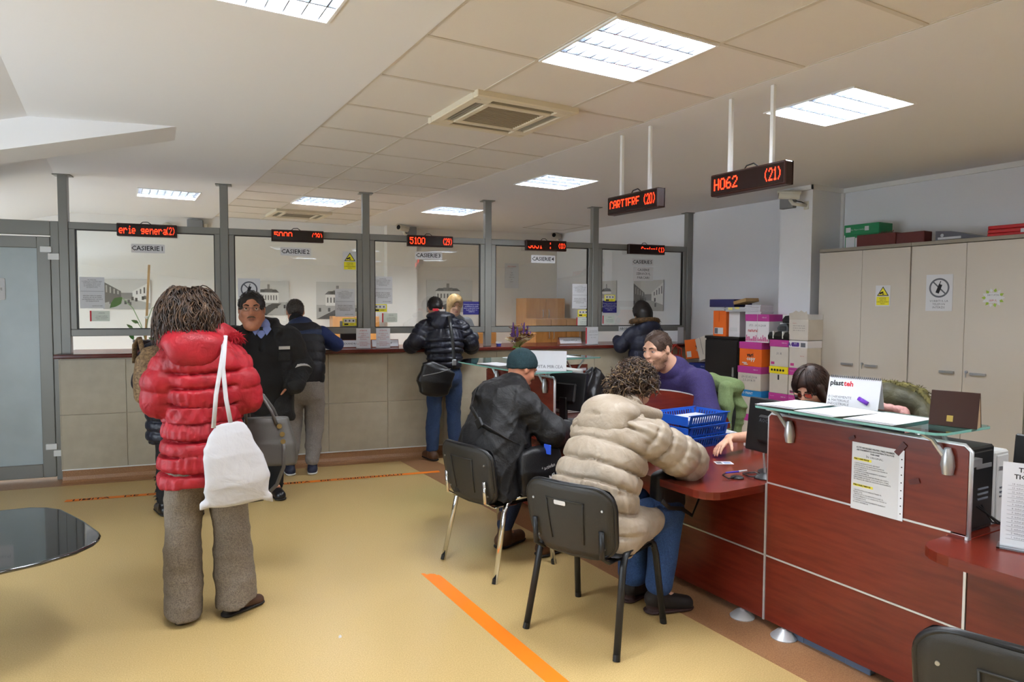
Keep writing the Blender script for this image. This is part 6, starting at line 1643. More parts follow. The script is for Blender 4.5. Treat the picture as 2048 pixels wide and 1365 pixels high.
# ---------------------------------------------------------------- security guard facing the hall
P = person('person in an open black uniform jacket with glasses and moustache facing the hall', (1.10, 6.12, 0), 167)
M_unif = mat('uniform_black', '121214', .75, var=.3, vscale=90, bump=.2, bscale=90, wr=.5, wscale=9); M_sweat = cloth('sweater_black', '0c0c0e', '08080a'); M_shirt = cloth('shirt_blue', '8492c4', '7483b8', b=.1); M_refl = mat('reflective_grey', 'b9b6b2', .4)
hd = Head((.075, .06, 1.612), rotm(.03, .02), 1.25)
skin_body(P, hd, (.035, .0, 1.44), ((.2, 0, 1.39), (-.2, 0, 1.39)), ((.1, 0, .9), (-.1, 0, .9)), (((.3, -.02, 1.1), (.2, .12, .92)), ((-.32, -.04, 1.12), (-.21, .06, .97))), (((.11, .0, .47), (.14, -.03, .1), (.16, .1, .04)), ((-.1, .04, .47), (-.09, .02, .1), (-.13, .16, .04))), M_skint, .0065, neck_r=.062, fat=.012,
          hands=((((.2, .12, .92), (-.1, .25, -.8), (-1, 0, 0), (0, 1, 0)), {'curl': .7}), (((-.21, .06, .97), (.2, .1, -.95), (1, 0, -.3), (0, 1, .4)), {'curl': .4})))
put = hd.face(P, '3f3a30', '2a1f18', '9a6250')
hd.cap_hair(P, M_haird, .008, .058, -.06, .0065, .002, .012)
mb = MB(); mb.tube([(-.026, .0885, -.0585), (-.014, .1, -.051), (0, .103, -.0495), (.014, .1, -.051), (.026, .0885, -.0585)], [.002, .0055, .005, .0055, .002], 8); put(mb, 'moustache', mat('moustache_grey', '66503f', .8))
eye_glasses(hd, P, mat('spectacle_rim', '6a655c', .3, metal=.6))
S = SDF(.009); S.loft([((0, .02, .80), .17, .13), ((0, .04, 1.0), .19, .165), ((0, .035, 1.2), .19, .15), ((0, .01, 1.36), .17, .115), ((0, 0, 1.43), .09, .075)], k=.02); S.cone((0, .175, 1.50), (0, .165, 1.27), .085, .02, .012, '-'); S.folds(.003, (20, 20, 14), 3); S.build('sweater', M_sweat, P)
S = SDF(.008); S.loft([((0, .012, 1.25), .16, .13), ((0, .015, 1.38), .12, .105), ((0, .01, 1.46), .078, .078)], k=.02); S.build('shirt', M_shirt, P)
MB().prism([(-.012, 0), (.012, 0), (.021, -.03), (.028, -.16), (0, -.19), (-.028, -.16), (-.021, -.03)][::-1], 0, .008, M=Matrix.Translation((0, .105, 1.462)) @ Matrix.Rotation(R(78), 4, 'X') @ Matrix.Rotation(R(180), 4, 'Y')).build('necktie', mat('tie_dark', '1e1f1c', .6), P)
for q in (-1, 1):
    mb = MB(); mb.add([(q*.012, .108, 1.445), (q*.062, .07, 1.475), (q*.08, .09, 1.44), (q*.045, .135, 1.39)], [(0, 1, 2, 3)]); mb.build('shirt_collar', M_shirt, P, solid=.006)
S = SDF(.010)
S.loft([((0, -.02, .66), .25, .18), ((0, -.02, .9), .255, .19), ((0, -.01, 1.2), .25, .17), ((0, -.01, 1.37), .225, .135), ((0, -.02, 1.46), .12, .09)], k=.02)
S.cone((0, .28, .5), (0, .27, 1.2), .17, .16, .02, '-', flat=((1, 0, 0), .85)); S.cone((0, .27, 1.2), (0, .14, 1.55), .16, .105, .03, '-')
S.chain([(.22, -.01, 1.37), (.31, -.03, 1.12), (.22, .1, .94)], [.095, .085, .07], .03); S.chain([(-.22, -.01, 1.37), (-.33, -.05, 1.12), (-.265, .09, .96)], [.098, .09, .08], .03)
for q in (-1, 1): S.cone((q*.11, -.03, 1.50), (q*.13, .09, 1.42), .035, .03, .03)
S.cone((-.1, -.08, 1.5), (.1, -.08, 1.5), .04, .04, .03)
S.cut((0, 0, .655), (0, 0, -1)); S.folds(.008, (18, 18, 12), 17, .7); S.build('uniform_jacket', M_unif, P)
MB().box((-.045, -.004, -.012), (.045, .004, .014)).build('name_tape', M_refl, P, loc=(-.185, .165, 1.285)).rotation_euler = (R(-6), 0, R(14))
MB().box((-.05, -.006, -.045), (.05, .004, .035), .004).build('chest_pocket', M_unif, P, loc=(-.185, .17, 1.22)).rotation_euler = (R(-4), 0, R(14))
MB().box((-.045, -.004, -.009), (.045, .004, .010)).build('name_tape', M_refl, P, loc=(.185, .165, 1.27)).rotation_euler = (R(-6), 0, R(-14))
mb = MB(); mb.lathe([(.088, -.012), (.0905, -.012), (.0905, .012), (.088, .012)], n=20, M=Matrix.Translation((-.318, .0, 1.075)) @ Matrix.Rotation(R(42), 4, 'X') @ Matrix.Rotation(R(12), 4, 'Y')); mb.build('reflective_cuff', M_refl, P)
for q in (-1, 1): MB().tube([(q*.12, .02, 1.475), (q*.235, .0, 1.455)], .009, 6, flat=((0, 0, 1), .4)).build('shoulder_strap', M_refl if q < 0 else M_unif, P)
S = SDF(.012); S.loft([((0, 0, .98), .16, .13), ((0, 0, .82), .175, .13)]); S.chain([(.1, 0, .85), (.11, 0, .47), (.14, -.03, .09)], [.1, .078, .065], .02); S.chain([(-.1, 0, .85), (-.1, .03, .47), (-.09, .02, .09)], [.1, .078, .065], .02); S.cut((0, 0, .05), (0, 0, -1)); S.folds(.005, (20, 20, 10), 5); S.build('trousers', M_sweat, P)
shoe(P, 'shoe', (.14, -.03, .09), (.17, .16, .03), M_shoeb, M_sole, .05); shoe(P, 'shoe', (-.09, .02, .09), (-.14, .2, .03), M_shoeb, M_sole, .05)

# ---------------------------------------------------------------- man in the padded vest leaning on the counter
P = person('person in a dark padded vest with blue sleeves and grey sweatpants leaning on the counter', (1.61, 6.82, 0), -10)
M_vest = nylon('vest_navy_black', '15161f', '0f1017', .6); M_bsl = cloth('sleeve_blue', '1d2f63', '16254f'); M_vesty = nylon('vest_yoke_blue', '24355c', '1b2948', .55); M_sweatp = cloth('sweatpants_grey', '8b8580', '77716c')
hd = Head((-.06, .20, 1.58), rotm(.05, .35), 1.02)
skin_body(P, hd, (-.05, .08, 1.47), ((.19, .08, 1.38), (-.19, .08, 1.38)), ((.1, -.06, .9), (-.1, -.06, .9)), (((.33, .1, 1.23), (.2, .34, 1.26)), ((-.3, .12, 1.22), (-.15, .34, 1.26))), (((.1, .02, .48), (.07, -.12, .1), (.1, .0, .04)), ((-.1, .0, .48), (-.14, -.1, .1), (-.17, .03, .04))), M_skin, .009, neck_r=.056,
          hands=((((.2, .34, 1.26), (-.6, .7, -.25), (0, .2, -1), (-1, 0, 0)), {}), (((-.15, .34, 1.26), (.6, .7, -.25), (0, .2, -1), (1, 0, 0)), {})))
hd.cap_hair(P, M_hairg, .006, .06, -.055, .008, .002)
S = SDF(.010); S.loft([((0, -.06, .88), .19, .15), ((0, -.05, 1.0), .205, .16), ((0, 0, 1.2), .21, .155), ((0, .06, 1.36), .20, .135), ((-.03, .08, 1.44), .11, .09)], quilt=(.095, .007)); S.cut((0, 0, .84), (0, 0, -1)); S.folds(.004, (24, 24, 16), 5); S.build('padded_vest', M_vest, P)
S = SDF(.010); S.loft([((0, .055, 1.345), .206, .142), ((-.02, .075, 1.43), .13, .105)], k=.02); S.build('vest_yoke', M_vesty, P)
S = SDF(.009); S.cone((-.045, .07, 1.44), (-.055, .11, 1.50), .075, .072, .02); S.build('vest_collar', cloth('collar_black', '101014', '0a0a0c'), P)
S = SDF(.010); S.chain([(.18, .06, 1.36), (.325, .08, 1.25), (.22, .3, 1.255)], [.085, .068, .05], .03); S.chain([(-.18, .06, 1.36), (-.3, .1, 1.23), (-.17, .31, 1.255)], [.085, .068, .05], .03); S.folds(.005, (30, 30, 25), 8); S.build('sweater_sleeves', M_bsl, P)
S = SDF(.011); S.loft([((0, -.07, .93), .165, .135), ((0, -.07, .82), .185, .145)]); S.chain([(.1, -.07, .84), (.1, .0, .48), (.07, -.11, .14)], [.105, .088, .066], .02); S.chain([(-.1, -.07, .84), (-.1, -.02, .48), (-.14, -.1, .14)], [.105, .088, .066], .02); S.cut((0, 0, .105), (0, 0, -1)); S.folds(.010, (22, 22, 14), 9, .6); S.build('sweatpants', M_sweatp, P)
M_sneak = mat('sneaker_navy', '1c2238', .6)
shoe(P, 'sneaker', (.07, -.12, .09), (.09, .05, .03), M_sneak, M_solew, .046); shoe(P, 'sneaker', (-.14, -.1, .09), (-.17, .06, .03), M_sneak, M_solew, .046)

# ---------------------------------------------------------------- man in the navy padded jacket with jeans and shoulder bag
P = person('person in a navy padded jacket and blue jeans standing at the counter', (3.05, 6.66, 0), -10)
hd = Head((-.04, .22, 1.62), rotm(-.1, .45), 1.0)
skin_body(P, hd, (-.03, .08, 1.52), ((.2, .05, 1.44), (-.2, .05, 1.44)), ((.1, -.03, .95), (-.1, -.03, .95)), (((.33, .06, 1.22), (.2, .28, 1.26)), ((-.34, .06, 1.24), (-.2, .28, 1.26))), (((.11, .0, .5), (.12, -.03, .1), (.16, .1, .04)), ((-.11, .0, .5), (-.13, -.03, .1), (-.15, .1, .04))), M_skin, .010,
          hands=((((.2, .28, 1.26), (-.6, .7, -.25), (0, .2, -1), (-1, 0, 0)), {}), (((-.2, .28, 1.26), (.6, .7, -.25), (0, .2, -1), (1, 0, 0)), {})))
hd.cap_hair(P, M_haird, .008, .06, -.06, .008, .002)
S = SDF(.0085); S.loft([((0, -.03, 1.03), .19, .15), ((0, -.03, 1.12), .20, .155), ((0, 0, 1.3), .22, .16), ((0, .04, 1.43), .20, .13), ((-.02, .06, 1.5), .11, .095)], quilt=(.062, .011, .5)); S.chain([(.2, .04, 1.42), (.3, .0, 1.25), (.335, .08, 1.2), (.22, .26, 1.255)], [.09, .085, .078, .058], .03, (.065, .010)); S.chain([(-.2, .04, 1.42), (-.3, .0, 1.27), (-.34, .07, 1.22), (-.22, .26, 1.255)], [.09, .085, .078, .058], .03, (.065, .010)); S.cut((0, 0, .99), (0, 0, -1)); S.folds(.004, (24, 24, 18), 3); S.build('padded_jacket', M_navyc, P, 0)
S = SDF(.009); S.ell((-.03, .0, 1.535), (.155, .10, .055), .03); S.ell((-.03, -.07, 1.46), (.13, .05, .09), .03); S.cone((-.03, -.125, 1.52), (-.03, -.125, 1.42), .008, .008, .008, '-'); S.folds(.004, (30, 30, 22), 4); S.build('hood', M_navyc, P)
MB().box((-.03, -.01, -.006), (.03, .01, .02), .003).build('red_hood_tag', M_red, P, loc=(-.09, -.0, 1.597)); MB().box((-.03, -.01, -.006), (.03, .01, .018), .003).build('white_hood_tag', M_refl, P, loc=(-.02, -.02, 1.592))
S = SDF(.0095); S.loft([((0, -.03, 1.02), .165, .13), ((0, -.03, .88), .175, .135)]); S.chain([(.098, -.03, .9), (.11, .0, .5), (.12, -.03, .13)], [.095, .075, .066], .015); S.chain([(-.098, -.03, .9), (-.11, .0, .5), (-.13, -.03, .13)], [.095, .075, .066], .015); S.cut((0, 0, .1), (0, 0, -1)); S.folds(.006, (26, 26, 20), 12, .5); S.build('jeans', M_jeansp, P)
shoe(P, 'boot', (.12, -.03, .12), (.16, .12, .03), M_bootb, M_sole, .048, 0, .07); shoe(P, 'boot', (-.13, -.03, .12), (-.17, .12, .03), M_bootb, M_sole, .048, 0, .07)
B = thing('shoulder_bag', 'black leather shoulder bag hanging behind the person in the navy padded jacket', 'bag', (2.88, 6.43, 0), R(-10))
M_leab = mat('leather_black', '0f0f11', .35, bump=.2, bscale=120)
S = SDF(.008); S.loft([((-.04, 0, .765), .15, .055), ((-.03, 0, .86), .185, .065), ((-.0, 0, .98), .175, .05), ((.02, 0, 1.02), .13, .035)], k=.01, sup=4, lat=(1, 0, .18)); S.folds(.004, (30, 30, 20), 6); S.build('bag_body', M_leab, B)
MB().tube([(.165, -.02, .99), (.17, -.01, 1.08), (.165, .015, 1.25), (.15, .05, 1.42), (.15, .12, 1.53), (.16, .24, 1.55)], .019, 8, flat=((0, 1, 0), .25)).build('shoulder_strap', M_leab, B, smooth=True)
MB().box((-.022, -.008, -.03), (.022, .004, .03), .004).build('strap_buckle', M_steel, B, loc=(.168, -.018, 1.06))
MB().tube([(-.17, -.05, .935), (0, -.06, .965), (.12, -.05, 1.0)], .004, 6).build('zip', M_steel, B)

# ---------------------------------------------------------------- woman with the fur hood at the last window
P = person('person in a dark blue coat with a fur-trimmed hood at the counter', (5.38, 6.10, 0), -10)
M_bluec = nylon('coat_dark_blue', '141b33', '0e1326', .6)
hd = Head((.02, .14, 1.57), rotm(0, .4), .96)
skin_body(P, hd, (0, .06, 1.42), ((.16, .03, 1.36), (-.16, .03, 1.36)), ((.09, 0, .9), (-.09, 0, .9)), (((.24, .06, 1.14), (.16, .26, 1.24)), ((-.27, .08, 1.18), (-.2, .3, 1.26))), (((.09, .0, .48), (.09, -.03, .1), (.1, .1, .04)), ((-.09, .0, .48), (-.09, -.03, .1), (-.1, .1, .04))), M_skinf, .013)
S = SDF(.011); S.loft([((0, 0, .7), .21, .16), ((0, 0, 1.0), .20, .15), ((0, .0, 1.25), .195, .15), ((0, .02, 1.36), .17, .125), ((0, .04, 1.43), .1, .09)], quilt=(.11, .008)); S.chain([(.16, .02, 1.34), (.245, .03, 1.15), (.17, .24, 1.23)], [.085, .08, .06], .03, (.11, .006)); S.chain([(-.16, .02, 1.34), (-.29, .06, 1.19), (-.22, .28, 1.25)], [.085, .08, .06], .03, (.11, .006)); S.ell((.01, -.08, 1.40), (.14, .07, .09), .04); S.cut((0, 0, .68), (0, 0, -1)); S.build('coat', M_bluec, P)
S = SDF(.010); S.ell((.02, .12, 1.605), (.1, .12, .115), .02); S.cone((.02, .06, 1.56), (.02, .04, 1.44), .1, .085, .03); S.folds(.004, (60, 60, 14), 2); S.build('hair', M_haird, P); straight_hair(P, hd, M_haird, 300, 7)
M_furb = mat('fur_brown', '6e5232', .8, var=.6, vscale=40, c2='3a2a1a')
ring = [(.16*math.cos(a), .03+.115*math.sin(a), 1.475-.02*math.sin(a)) for a in [math.pi*(.9+1.2*i/16) for i in range(17)]]
S = SDF(.010); S.chain(ring, [.03]*17, .01); S.build('hood_trim', M_furb, P); fur(P, 'fur_hairs', M_furb, ring, 700, .055, .0028, seed=9)
S = SDF(.013); 
for q in (-1, 1): S.chain([(q*.09, 0, .85), (q*.09, 0, .48), (q*.09, -.03, .1)], [.09, .07, .055], .02)
S.build('trousers', MATS['trouser_black'], P)
for q in (-1, 1): shoe(P, 'boot', (q*.09, -.03, .12), (q*.1, .11, .03), M_shoeb, M_sole, .042, 0, .1)
B = thing('red_handbag', 'red leather handbag hanging beside the person with the fur hood', 'bag', (5.62, 5.86, 0), R(-10))
S = SDF(.009); S.loft([((0, 0, .80), .14, .06), ((0, 0, .96), .13, .05), ((0, 0, 1.06), .10, .035)], k=.01, sup=5); S.build('bag_body', mat('leather_red', '9c2418', .35), B)
for y in (-.03, .03): MB().tube([(-.06, y, 1.06), (-.065, y, 1.16), (0, y*.5, 1.21), (.065, y, 1.16), (.06, y, 1.06)], .008, 8).build('handle', MATS['leather_red'], B, smooth=True)
# ---------------------------------------------------------------- seated man in black coat and knitted hat
P = person('person in a black coat and dark green knitted hat sitting on the chrome-legged chair', (2.11, 3.772, 0), -79.2)
M_blkc = mat('coat_black_cotton', '131316', .6, var=.3, vscale=30, bump=.15, bscale=90, wr=.35, wscale=7)
hd = Head((.0, .20, 1.235), rotm(-.12, .42), 1.0)
skin_body(P, hd, (0, .10, 1.10), ((.2, .06, 1.04), (-.2, .06, 1.04)), ((.1, -.06, .53), (-.1, -.06, .53)), (((.28, .26, .84), (.10, .46, .80)), ((-.28, .26, .84), (-.10, .48, .80))), (((.14, .38, .53), (.11, .32, .1), (.12, .46, .04)), ((-.16, .36, .53), (-.18, .2, .1), (-.2, .33, .04))), M_skint, .0075, neck_r=.056,
          hands=((((.10, .46, .785), (-.6, .75, -.1), (0, .1, -1), (-.8, -.5, 0)), {'curl': .4}), (((-.10, .48, .785), (.5, .8, -.1), (0, .1, -1), (.8, -.4, 0)), {'curl': .4})))
hd.face(P, '3f3a30', '4a3a2c', 'a0695a')
S = SDF(.008); S.ell(hd.p(0, -.014, .036), V(.088, .108, .098), .01, '+', hd.R); S.cone(hd.p(0, -.012, .02), hd.p(0, -.02, -.012), .089, .087, .01); S.cut(hd.p(0, .06, .03), hd.R @ V(0, .42, -1), .008); S.folds(.0015, (170, 170, 8), 2); S.build('knitted_hat', cloth('knit_dark_green', '17343a', '10282d', b=.5), P)
S = SDF(.0095); S.loft([((0, -.09, .47), .245, .17), ((0, -.08, .62), .25, .175), ((0, -.03, .82), .25, .175), ((0, .03, .98), .23, .155), ((0, .08, 1.07), .155, .115), ((0, .11, 1.12), .10, .09)], k=.03)
S.chain([(.2, .06, 1.02), (.285, .20, .86), (.27, .30, .825), (.12, .44, .80)], [.095, .088, .082, .062], .03); S.chain([(-.2, .06, 1.02), (-.285, .22, .86), (-.27, .3, .825), (-.12, .46, .80)], [.095, .088, .082, .062], .03)
S.chain([(.11, -.04, .53), (.14, .25, .53)], [.13, .10], .04); S.chain([(-.11, -.04, .53), (-.15, .25, .53)], [.13, .10], .04)
S.ell((0, .02, 1.115), (.16, .12, .06), .04); S.ell((0, -.05, 1.06), (.15, .08, .09), .04)
S.cut((0, 0, .475), (0, 0, -1), .01); S.folds(.011, (17, 17, 14), 31, .55); S.build('coat', M_blkc, P)
S = SDF(.011); S.chain([(.1, -.02, .55), (.14, .38, .53), (.12, .33, .16)], [.085, .075, .062], .02); S.chain([(-.1, -.02, .55), (-.16, .36, .53), (-.18, .21, .16)], [.085, .075, .062], .02); S.cut((0, 0, .12), (0, 0, -1)); S.folds(.005, (26, 26, 18), 6); S.build('jeans', M_jeansd, P)
shoe(P, 'boot', (.115, .32, .13), (.12, .48, .03), M_bootb, M_sole, .05, 0, .08); shoe(P, 'boot', (-.18, .21, .13), (-.2, .36, .03), M_bootb, M_sole, .05, 0, .08)
B = thing('messenger_bag', 'black messenger bag with white lettering on the lap of the person in the hat', 'bag', (2.11, 3.772, 0), R(-79.2))
M_msg = mat('bag_nylon_black', '0e0e11', .5, bump=.2, bscale=200)
S = SDF(.008); S.loft([((.275, .10, .50), .16, .045), ((.28, .11, .62), .165, .055), ((.275, .11, .74), .14, .04)], lat=(.12, 1, .1), k=.01, sup=4); S.folds(.005, (24, 24, 20), 5); S.build('bag_body', M_msg, B)
MB().tube([(.25, .02, .76), (.21, -.12, .84), (.1, -.225, .93), (-.02, -.21, 1.02), (-.10, -.10, 1.115), (-.13, .06, 1.13), (-.1, .17, 1.08)], .020, 8, flat=((0, 1, 0), .22)).build('strap', M_msg, B, smooth=True)
MB().box((-.028, -.008, -.03), (.028, .008, .03), .004).build('strap_slider', M_black, B, loc=(.09, -.23, .935)).rotation_euler = (0, R(-35), 0)
MB().box((-.03, -.005, -.03), (.03, .006, .03), .004).build('blue_clip', mat('clip_blue', '2f58d0', .4), B, loc=(.325, .12, .765))
o = text('ROMUALS', .055, M_paper, B, res=1, bold=.001); o.matrix_local = frame((.354, .15, .60), (-.1, 1, .28), (.05, -.25, 1))
o = text('* activfan', .034, M_tag, B, res=1); o.matrix_local = frame((.356, .10, .665), (-.1, 1, .1), (.02, -.1, 1))

# ---------------------------------------------------------------- seated woman in the beige padded coat
P = person('person in a beige padded coat and jeans sitting on the black-legged chair', (2.113, 2.749, 0), -72.5)
M_beige = nylon('padded_beige', 'a89b8a', '9a8c7a', .45)
hd = Head((.0, .355, 1.195), rotm(-.25, .55), .98)
skin_body(P, hd, (0, .25, 1.07), ((.19, .19, 1.0), (-.19, .19, 1.0)), ((.1, -.05, .54), (-.1, -.05, .54)), (((.27, .42, .83), (.12, .66, .80)), ((-.27, .42, .83), (-.1, .66, .80))), (((.17, .42, .54), (.16, .36, .1), (.23, .48, .04)), ((-.04, .42, .54), (-.03, .40, .1), (-.02, .52, .04))), M_skinf, .009,
          hands=((((.12, .66, .79), (-.6, .75, -.05), (0, .1, -1), (-.8, -.5, 0)), {'curl': .5}), (((-.10, .66, .79), (.6, .75, -.05), (0, .1, -1), (.8, -.5, 0)), {'curl': .5})))
hd.face(P, '3f3a30', '4a3a2c', 'b0756a')
S = SDF(.0068); S.loft([((0, -.045, .44), .235, .15), ((0, -.04, .56), .24, .16), ((0, -.01, .72), .225, .165), ((0, .06, .86), .215, .165), ((0, .15, .99), .205, .15), ((0, .21, 1.05), .15, .115), ((0, .25, 1.09), .10, .09)], k=.03, quilt=(.098, .016))
S.chain([(.18, .17, .99), (.275, .32, .88), (.285, .42, .83), (.20, .56, .81), (.13, .66, .81)], [.10, .098, .092, .082, .068], .03, (.092, .018)); S.chain([(-.18, .17, .99), (-.275, .34, .88), (-.28, .42, .83), (-.2, .56, .81), (-.12, .66, .81)], [.10, .098, .092, .082, .068], .03, (.092, .018))
S.loft([((.04, -.02, .535), .225, .115), ((.06, .24, .535), .20, .095)], k=.04)
S.cut((0, 0, .42), (0, 0, -1), .01); S.folds(.005, (24, 24, 20), 15, .35); S.build('padded_coat', M_beige, P, 0)
S = SDF(.009); S.ell((0, .12, 1.10), (.17, .12, .085), .03); S.ell((.0, .05, 1.04), (.15, .07, .08), .03); S.cone((.10, .2, 1.1), (.13, .36, 1.07), .04, .032, .02); S.cone((-.10, .2, 1.1), (-.13, .36, 1.07), .04, .032, .02); S.cone((-.15, .0, 1.10), (.15, .0, 1.10), .008, .008, .008, '-'); S.folds(.005, (30, 30, 22), 19); S.build('hood', M_beige, P)
S = SDF(.0095); S.chain([(.11, .0, .55), (.165, .43, .545), (.16, .36, .16)], [.085, .082, .074], .02); S.chain([(-.09, .0, .55), (-.04, .43, .545), (-.03, .40, .16)], [.09, .088, .085], .02); S.cut((0, 0, .10), (0, 0, -1)); S.folds(.004, (26, 26, 14), 6); S.build('jeans', M_jeans, P)
M_shoew = mat('shoe_black_suede', '17110f', .7)
shoe(P, 'shoe', (.16, .36, .1), (.25, .49, .03), M_shoew, mat('sole_darkred', '2a1412', .6), .047, .03); shoe(P, 'shoe', (-.03, .40, .1), (-.02, .54, .03), M_shoew, MATS['sole_darkred'], .047, .03)
S = SDF(.008); S.ell(hd.p(0, -.02, .035), V(.10, .115, .10), .02, '+', hd.R); S.ell(hd.p(0, -.1, -.04), V(.07, .05, .05), .03); S.ell(hd.p(0, .11, -.03), V(.066, .05, .085), .01, '-', hd.R); S.folds(.010, (60, 60, 50), 12); S.build('hair', M_hairc, P)
def beigelock(rg):
    a = rg.uniform(0, 6.283); e = rg.uniform(-.35, 1.4); dl = V(math.cos(a)*math.cos(e), math.sin(a)*math.cos(e), math.sin(e))
    if dl[1] > .5 and e < .5: dl[1] = -dl[1]
    ql = V(0, -.02, .035)+dl*V(.103, .118, .103) if rg.random() < .72 else V(0, -.1, -.04)+dl*V(.074, .054, .054)
    p = hd.p(*ql); d = hd.R @ dl
    t_ = np.cross(d, V(rg.gauss(0, 1), rg.gauss(0, 1), rg.gauss(0, 1))); return curl_path(rg, p-d*.004, nrm(t_)*.8+V(d)*.16+(V(0, -.1, -.15) if d[2] < .35 else V(0, 0, 0)), rg.uniform(.05, .09), rg.uniform(.008, .013), rg.uniform(1.0, 1.7), .12 if d[2] > .35 else .9)
strands(P, 'curls', M_hairc, 900, beigelock, .0042, seed=3); strands(P, 'curls', mat('hair_blond_streak', '7d6547', .45), 340, beigelock, .003, seed=8)
B = thing('black_purse', 'black purse with a long strap on the lap of the person in beige', 'bag', (2.113, 2.749, 0), R(-72.5))
S = SDF(.009); S.loft([((.18, .40, .585), .11, .045), ((.18, .40, .74), .105, .04)], lat=(.3, 1, 0), k=.01, sup=4); S.build('bag_body', M_msg, B)
MB().tube([(.27, .58, .85), (.285, .60, .75), (.285, .57, .62), (.275, .50, .52), (.255, .42, .57), (.25, .30, .60), (.26, .20, .66)], .013, 8, flat=((1, 0, 0), .25)).build('strap', M_msg, B, smooth=True)

# ---------------------------------------------------------------- clerk in purple
P = person('person in a purple sweater with a short beard sitting at the computer', (3.755, 3.80, 0), 90)
M_purs = cloth('knit_purple', '33285c', '281f4a', b=.15)
hd = Head((-.02, .31, 1.335), rotm(.12, .22), 1.10)
skin_body(P, hd, (-.02, .18, 1.20), ((.22, .12, 1.12), (-.22, .12, 1.12)), ((.1, 0, .54), (-.1, 0, .54)), (((.42, .12, .86), (.62, .26, .80)), ((-.32, .14, .86), (-.16, .36, .80))), (((.14, .36, .52), (.14, .34, .1), (.14, .46, .04)), ((-.14, .36, .52), (-.14, .34, .1), (-.14, .46, .04))), M_skinf, .0062, neck_r=.066, fat=.008,
          hands=((((.62, .26, .80), (.5, .75, -.05), (0, .1, -1), (-.9, .4, 0)), {'curl': .42, 'k': 1.05, 'fr': .0095}), (((-.16, .36, .80), (.3, .9, -.05), (0, .1, -1), (.9, -.3, 0)), {'curl': .4, 'fr': .0095})))
put = hd.face(P, '3a3f44', '3a281c', 'b0756a')
hd.cap_hair(P, mat('hair_short_brown', '4a3528', .6, var=.4, vscale=120, c2='33231a'), .005, .064, -.05, .0062, .0015, .012)
S = SDF(.0062); hd.skin(S, (-.02, .18, 1.18), .06, .008); S.grow(.002); S.cut(hd.p(0, .06, -.045), hd.R @ V(0, .5, 1), .006); S.cut(hd.p(0, -.012, 0), hd.R @ V(0, -1, .25), .006); S.cut(hd.p(0, 0, -.13), hd.R @ V(0, 0, -1), .006); S.ell(hd.p(0, .1, -.066), V(.03, .03, .014)*1.1, .004, '-', hd.R); S.folds(.001, (190, 190, 190), 4); S.build('beard', mat('beard_brown', '7d5a46', .8, var=.5, vscale=120, c2='94705a'), P)
S = SDF(.010); S.loft([((0, -.02, .5), .24, .2), ((0, .0, .7), .25, .21), ((0, .03, .92), .25, .19), ((0, .08, 1.08), .235, .15), ((-.01, .14, 1.17), .13, .11)], k=.03); S.chain([(.22, .1, 1.09), (.41, .12, .88), (.5, .19, .835)], [.105, .085, .068], .03); S.chain([(-.22, .1, 1.09), (-.34, .12, .88), (-.22, .3, .81)], [.11, .095, .065], .03); S.folds(.006, (16, 16, 14), 8); S.build('purple_sweater', M_purs, P)
S = SDF(.012); S.chain([(.1, 0, .54), (.14, .36, .53), (.14, .34, .12)], [.1, .085, .065], .02); S.chain([(-.1, 0, .54), (-.14, .36, .53), (-.14, .34, .12)], [.1, .085, .065], .02); S.build('trousers', MATS['trouser_black'], P)
for q in (-1, 1): shoe(P, 'shoe', (q*.14, .34, .1), (q*.14, .5, .03), M_shoeb, M_sole, .046)

# ---------------------------------------------------------------- clerk with glasses reaching over the desk
P = person('person with long brown hair and glasses reaching a hand across the desk', (3.93, 2.70, 0), 90)
hd = Head((.03, .17, 1.145), rotm(.15, .55), .98)
skin_body(P, hd, (0, .07, 1.02), ((.17, .06, .96), (-.17, .06, .96)), ((.1, 0, .54), (-.1, 0, .54)), (((.24, .40, .82), (.19, .70, .845)), ((-.25, .28, .80), (-.1, .46, .79))), (((.12, .36, .52), (.12, .30, .1), (.12, .42, .04)), ((-.12, .36, .52), (-.12, .30, .1), (-.12, .42, .04))), M_skinf, .0055, neck_r=.05,
          hands=((((.19, .70, .845), (-.05, .85, -.42), (-.3, -.25, -1), (-1, .1, -.35)), {'curl': .30, 'k': 1.0, 'spread': .16, 'fr': .009}), (((-.1, .46, .79), (.4, .8, -.1), (0, .1, -1), (1, -.3, 0)), {'curl': .4})))
hd.face(P, '3a2f25', '2f2018', 'b4696a')
S = SDF(.0075); S.ell(hd.p(0, -.02, .03), V(.095, .115, .105), .02, '+', hd.R); S.cone(hd.p(0, -.06, .0), hd.p(0, -.12, -.2), .095, .075, .04); S.ell(hd.p(0, .105, -.04), V(.064, .058, .098), .012, '-', hd.R); S.cone(hd.p(-.075, .03, .03), hd.p(-.09, .02, -.13), .024, .022, .02); S.cone(hd.p(.075, .03, .03), hd.p(.09, .02, -.13), .024, .022, .02); S.folds(.003, (90, 90, 12), 6); M_ches = mat('hair_chestnut', '35211a', .4, var=.4, vscale=40, c2='20130f'); S.build('hair', M_ches, P)
straight_hair(P, hd, M_ches)
eye_glasses(hd, P, M_black, .024, .017)
S = SDF(.010); S.loft([((0, -.02, .5), .19, .15), ((0, 0, .75), .18, .14), ((0, .03, .92), .185, .12), ((0, .05, 1.0), .1, .08)], k=.03); S.chain([(.17, .05, .95), (.235, .34, .83)], [.07, .055], .03); S.chain([(-.17, .05, .95), (-.25, .27, .81), (-.12, .44, .79)], [.07, .06, .045], .03); S.build('dark_blouse', cloth('blouse_dark', '2a2630', '1f1c25'), P)
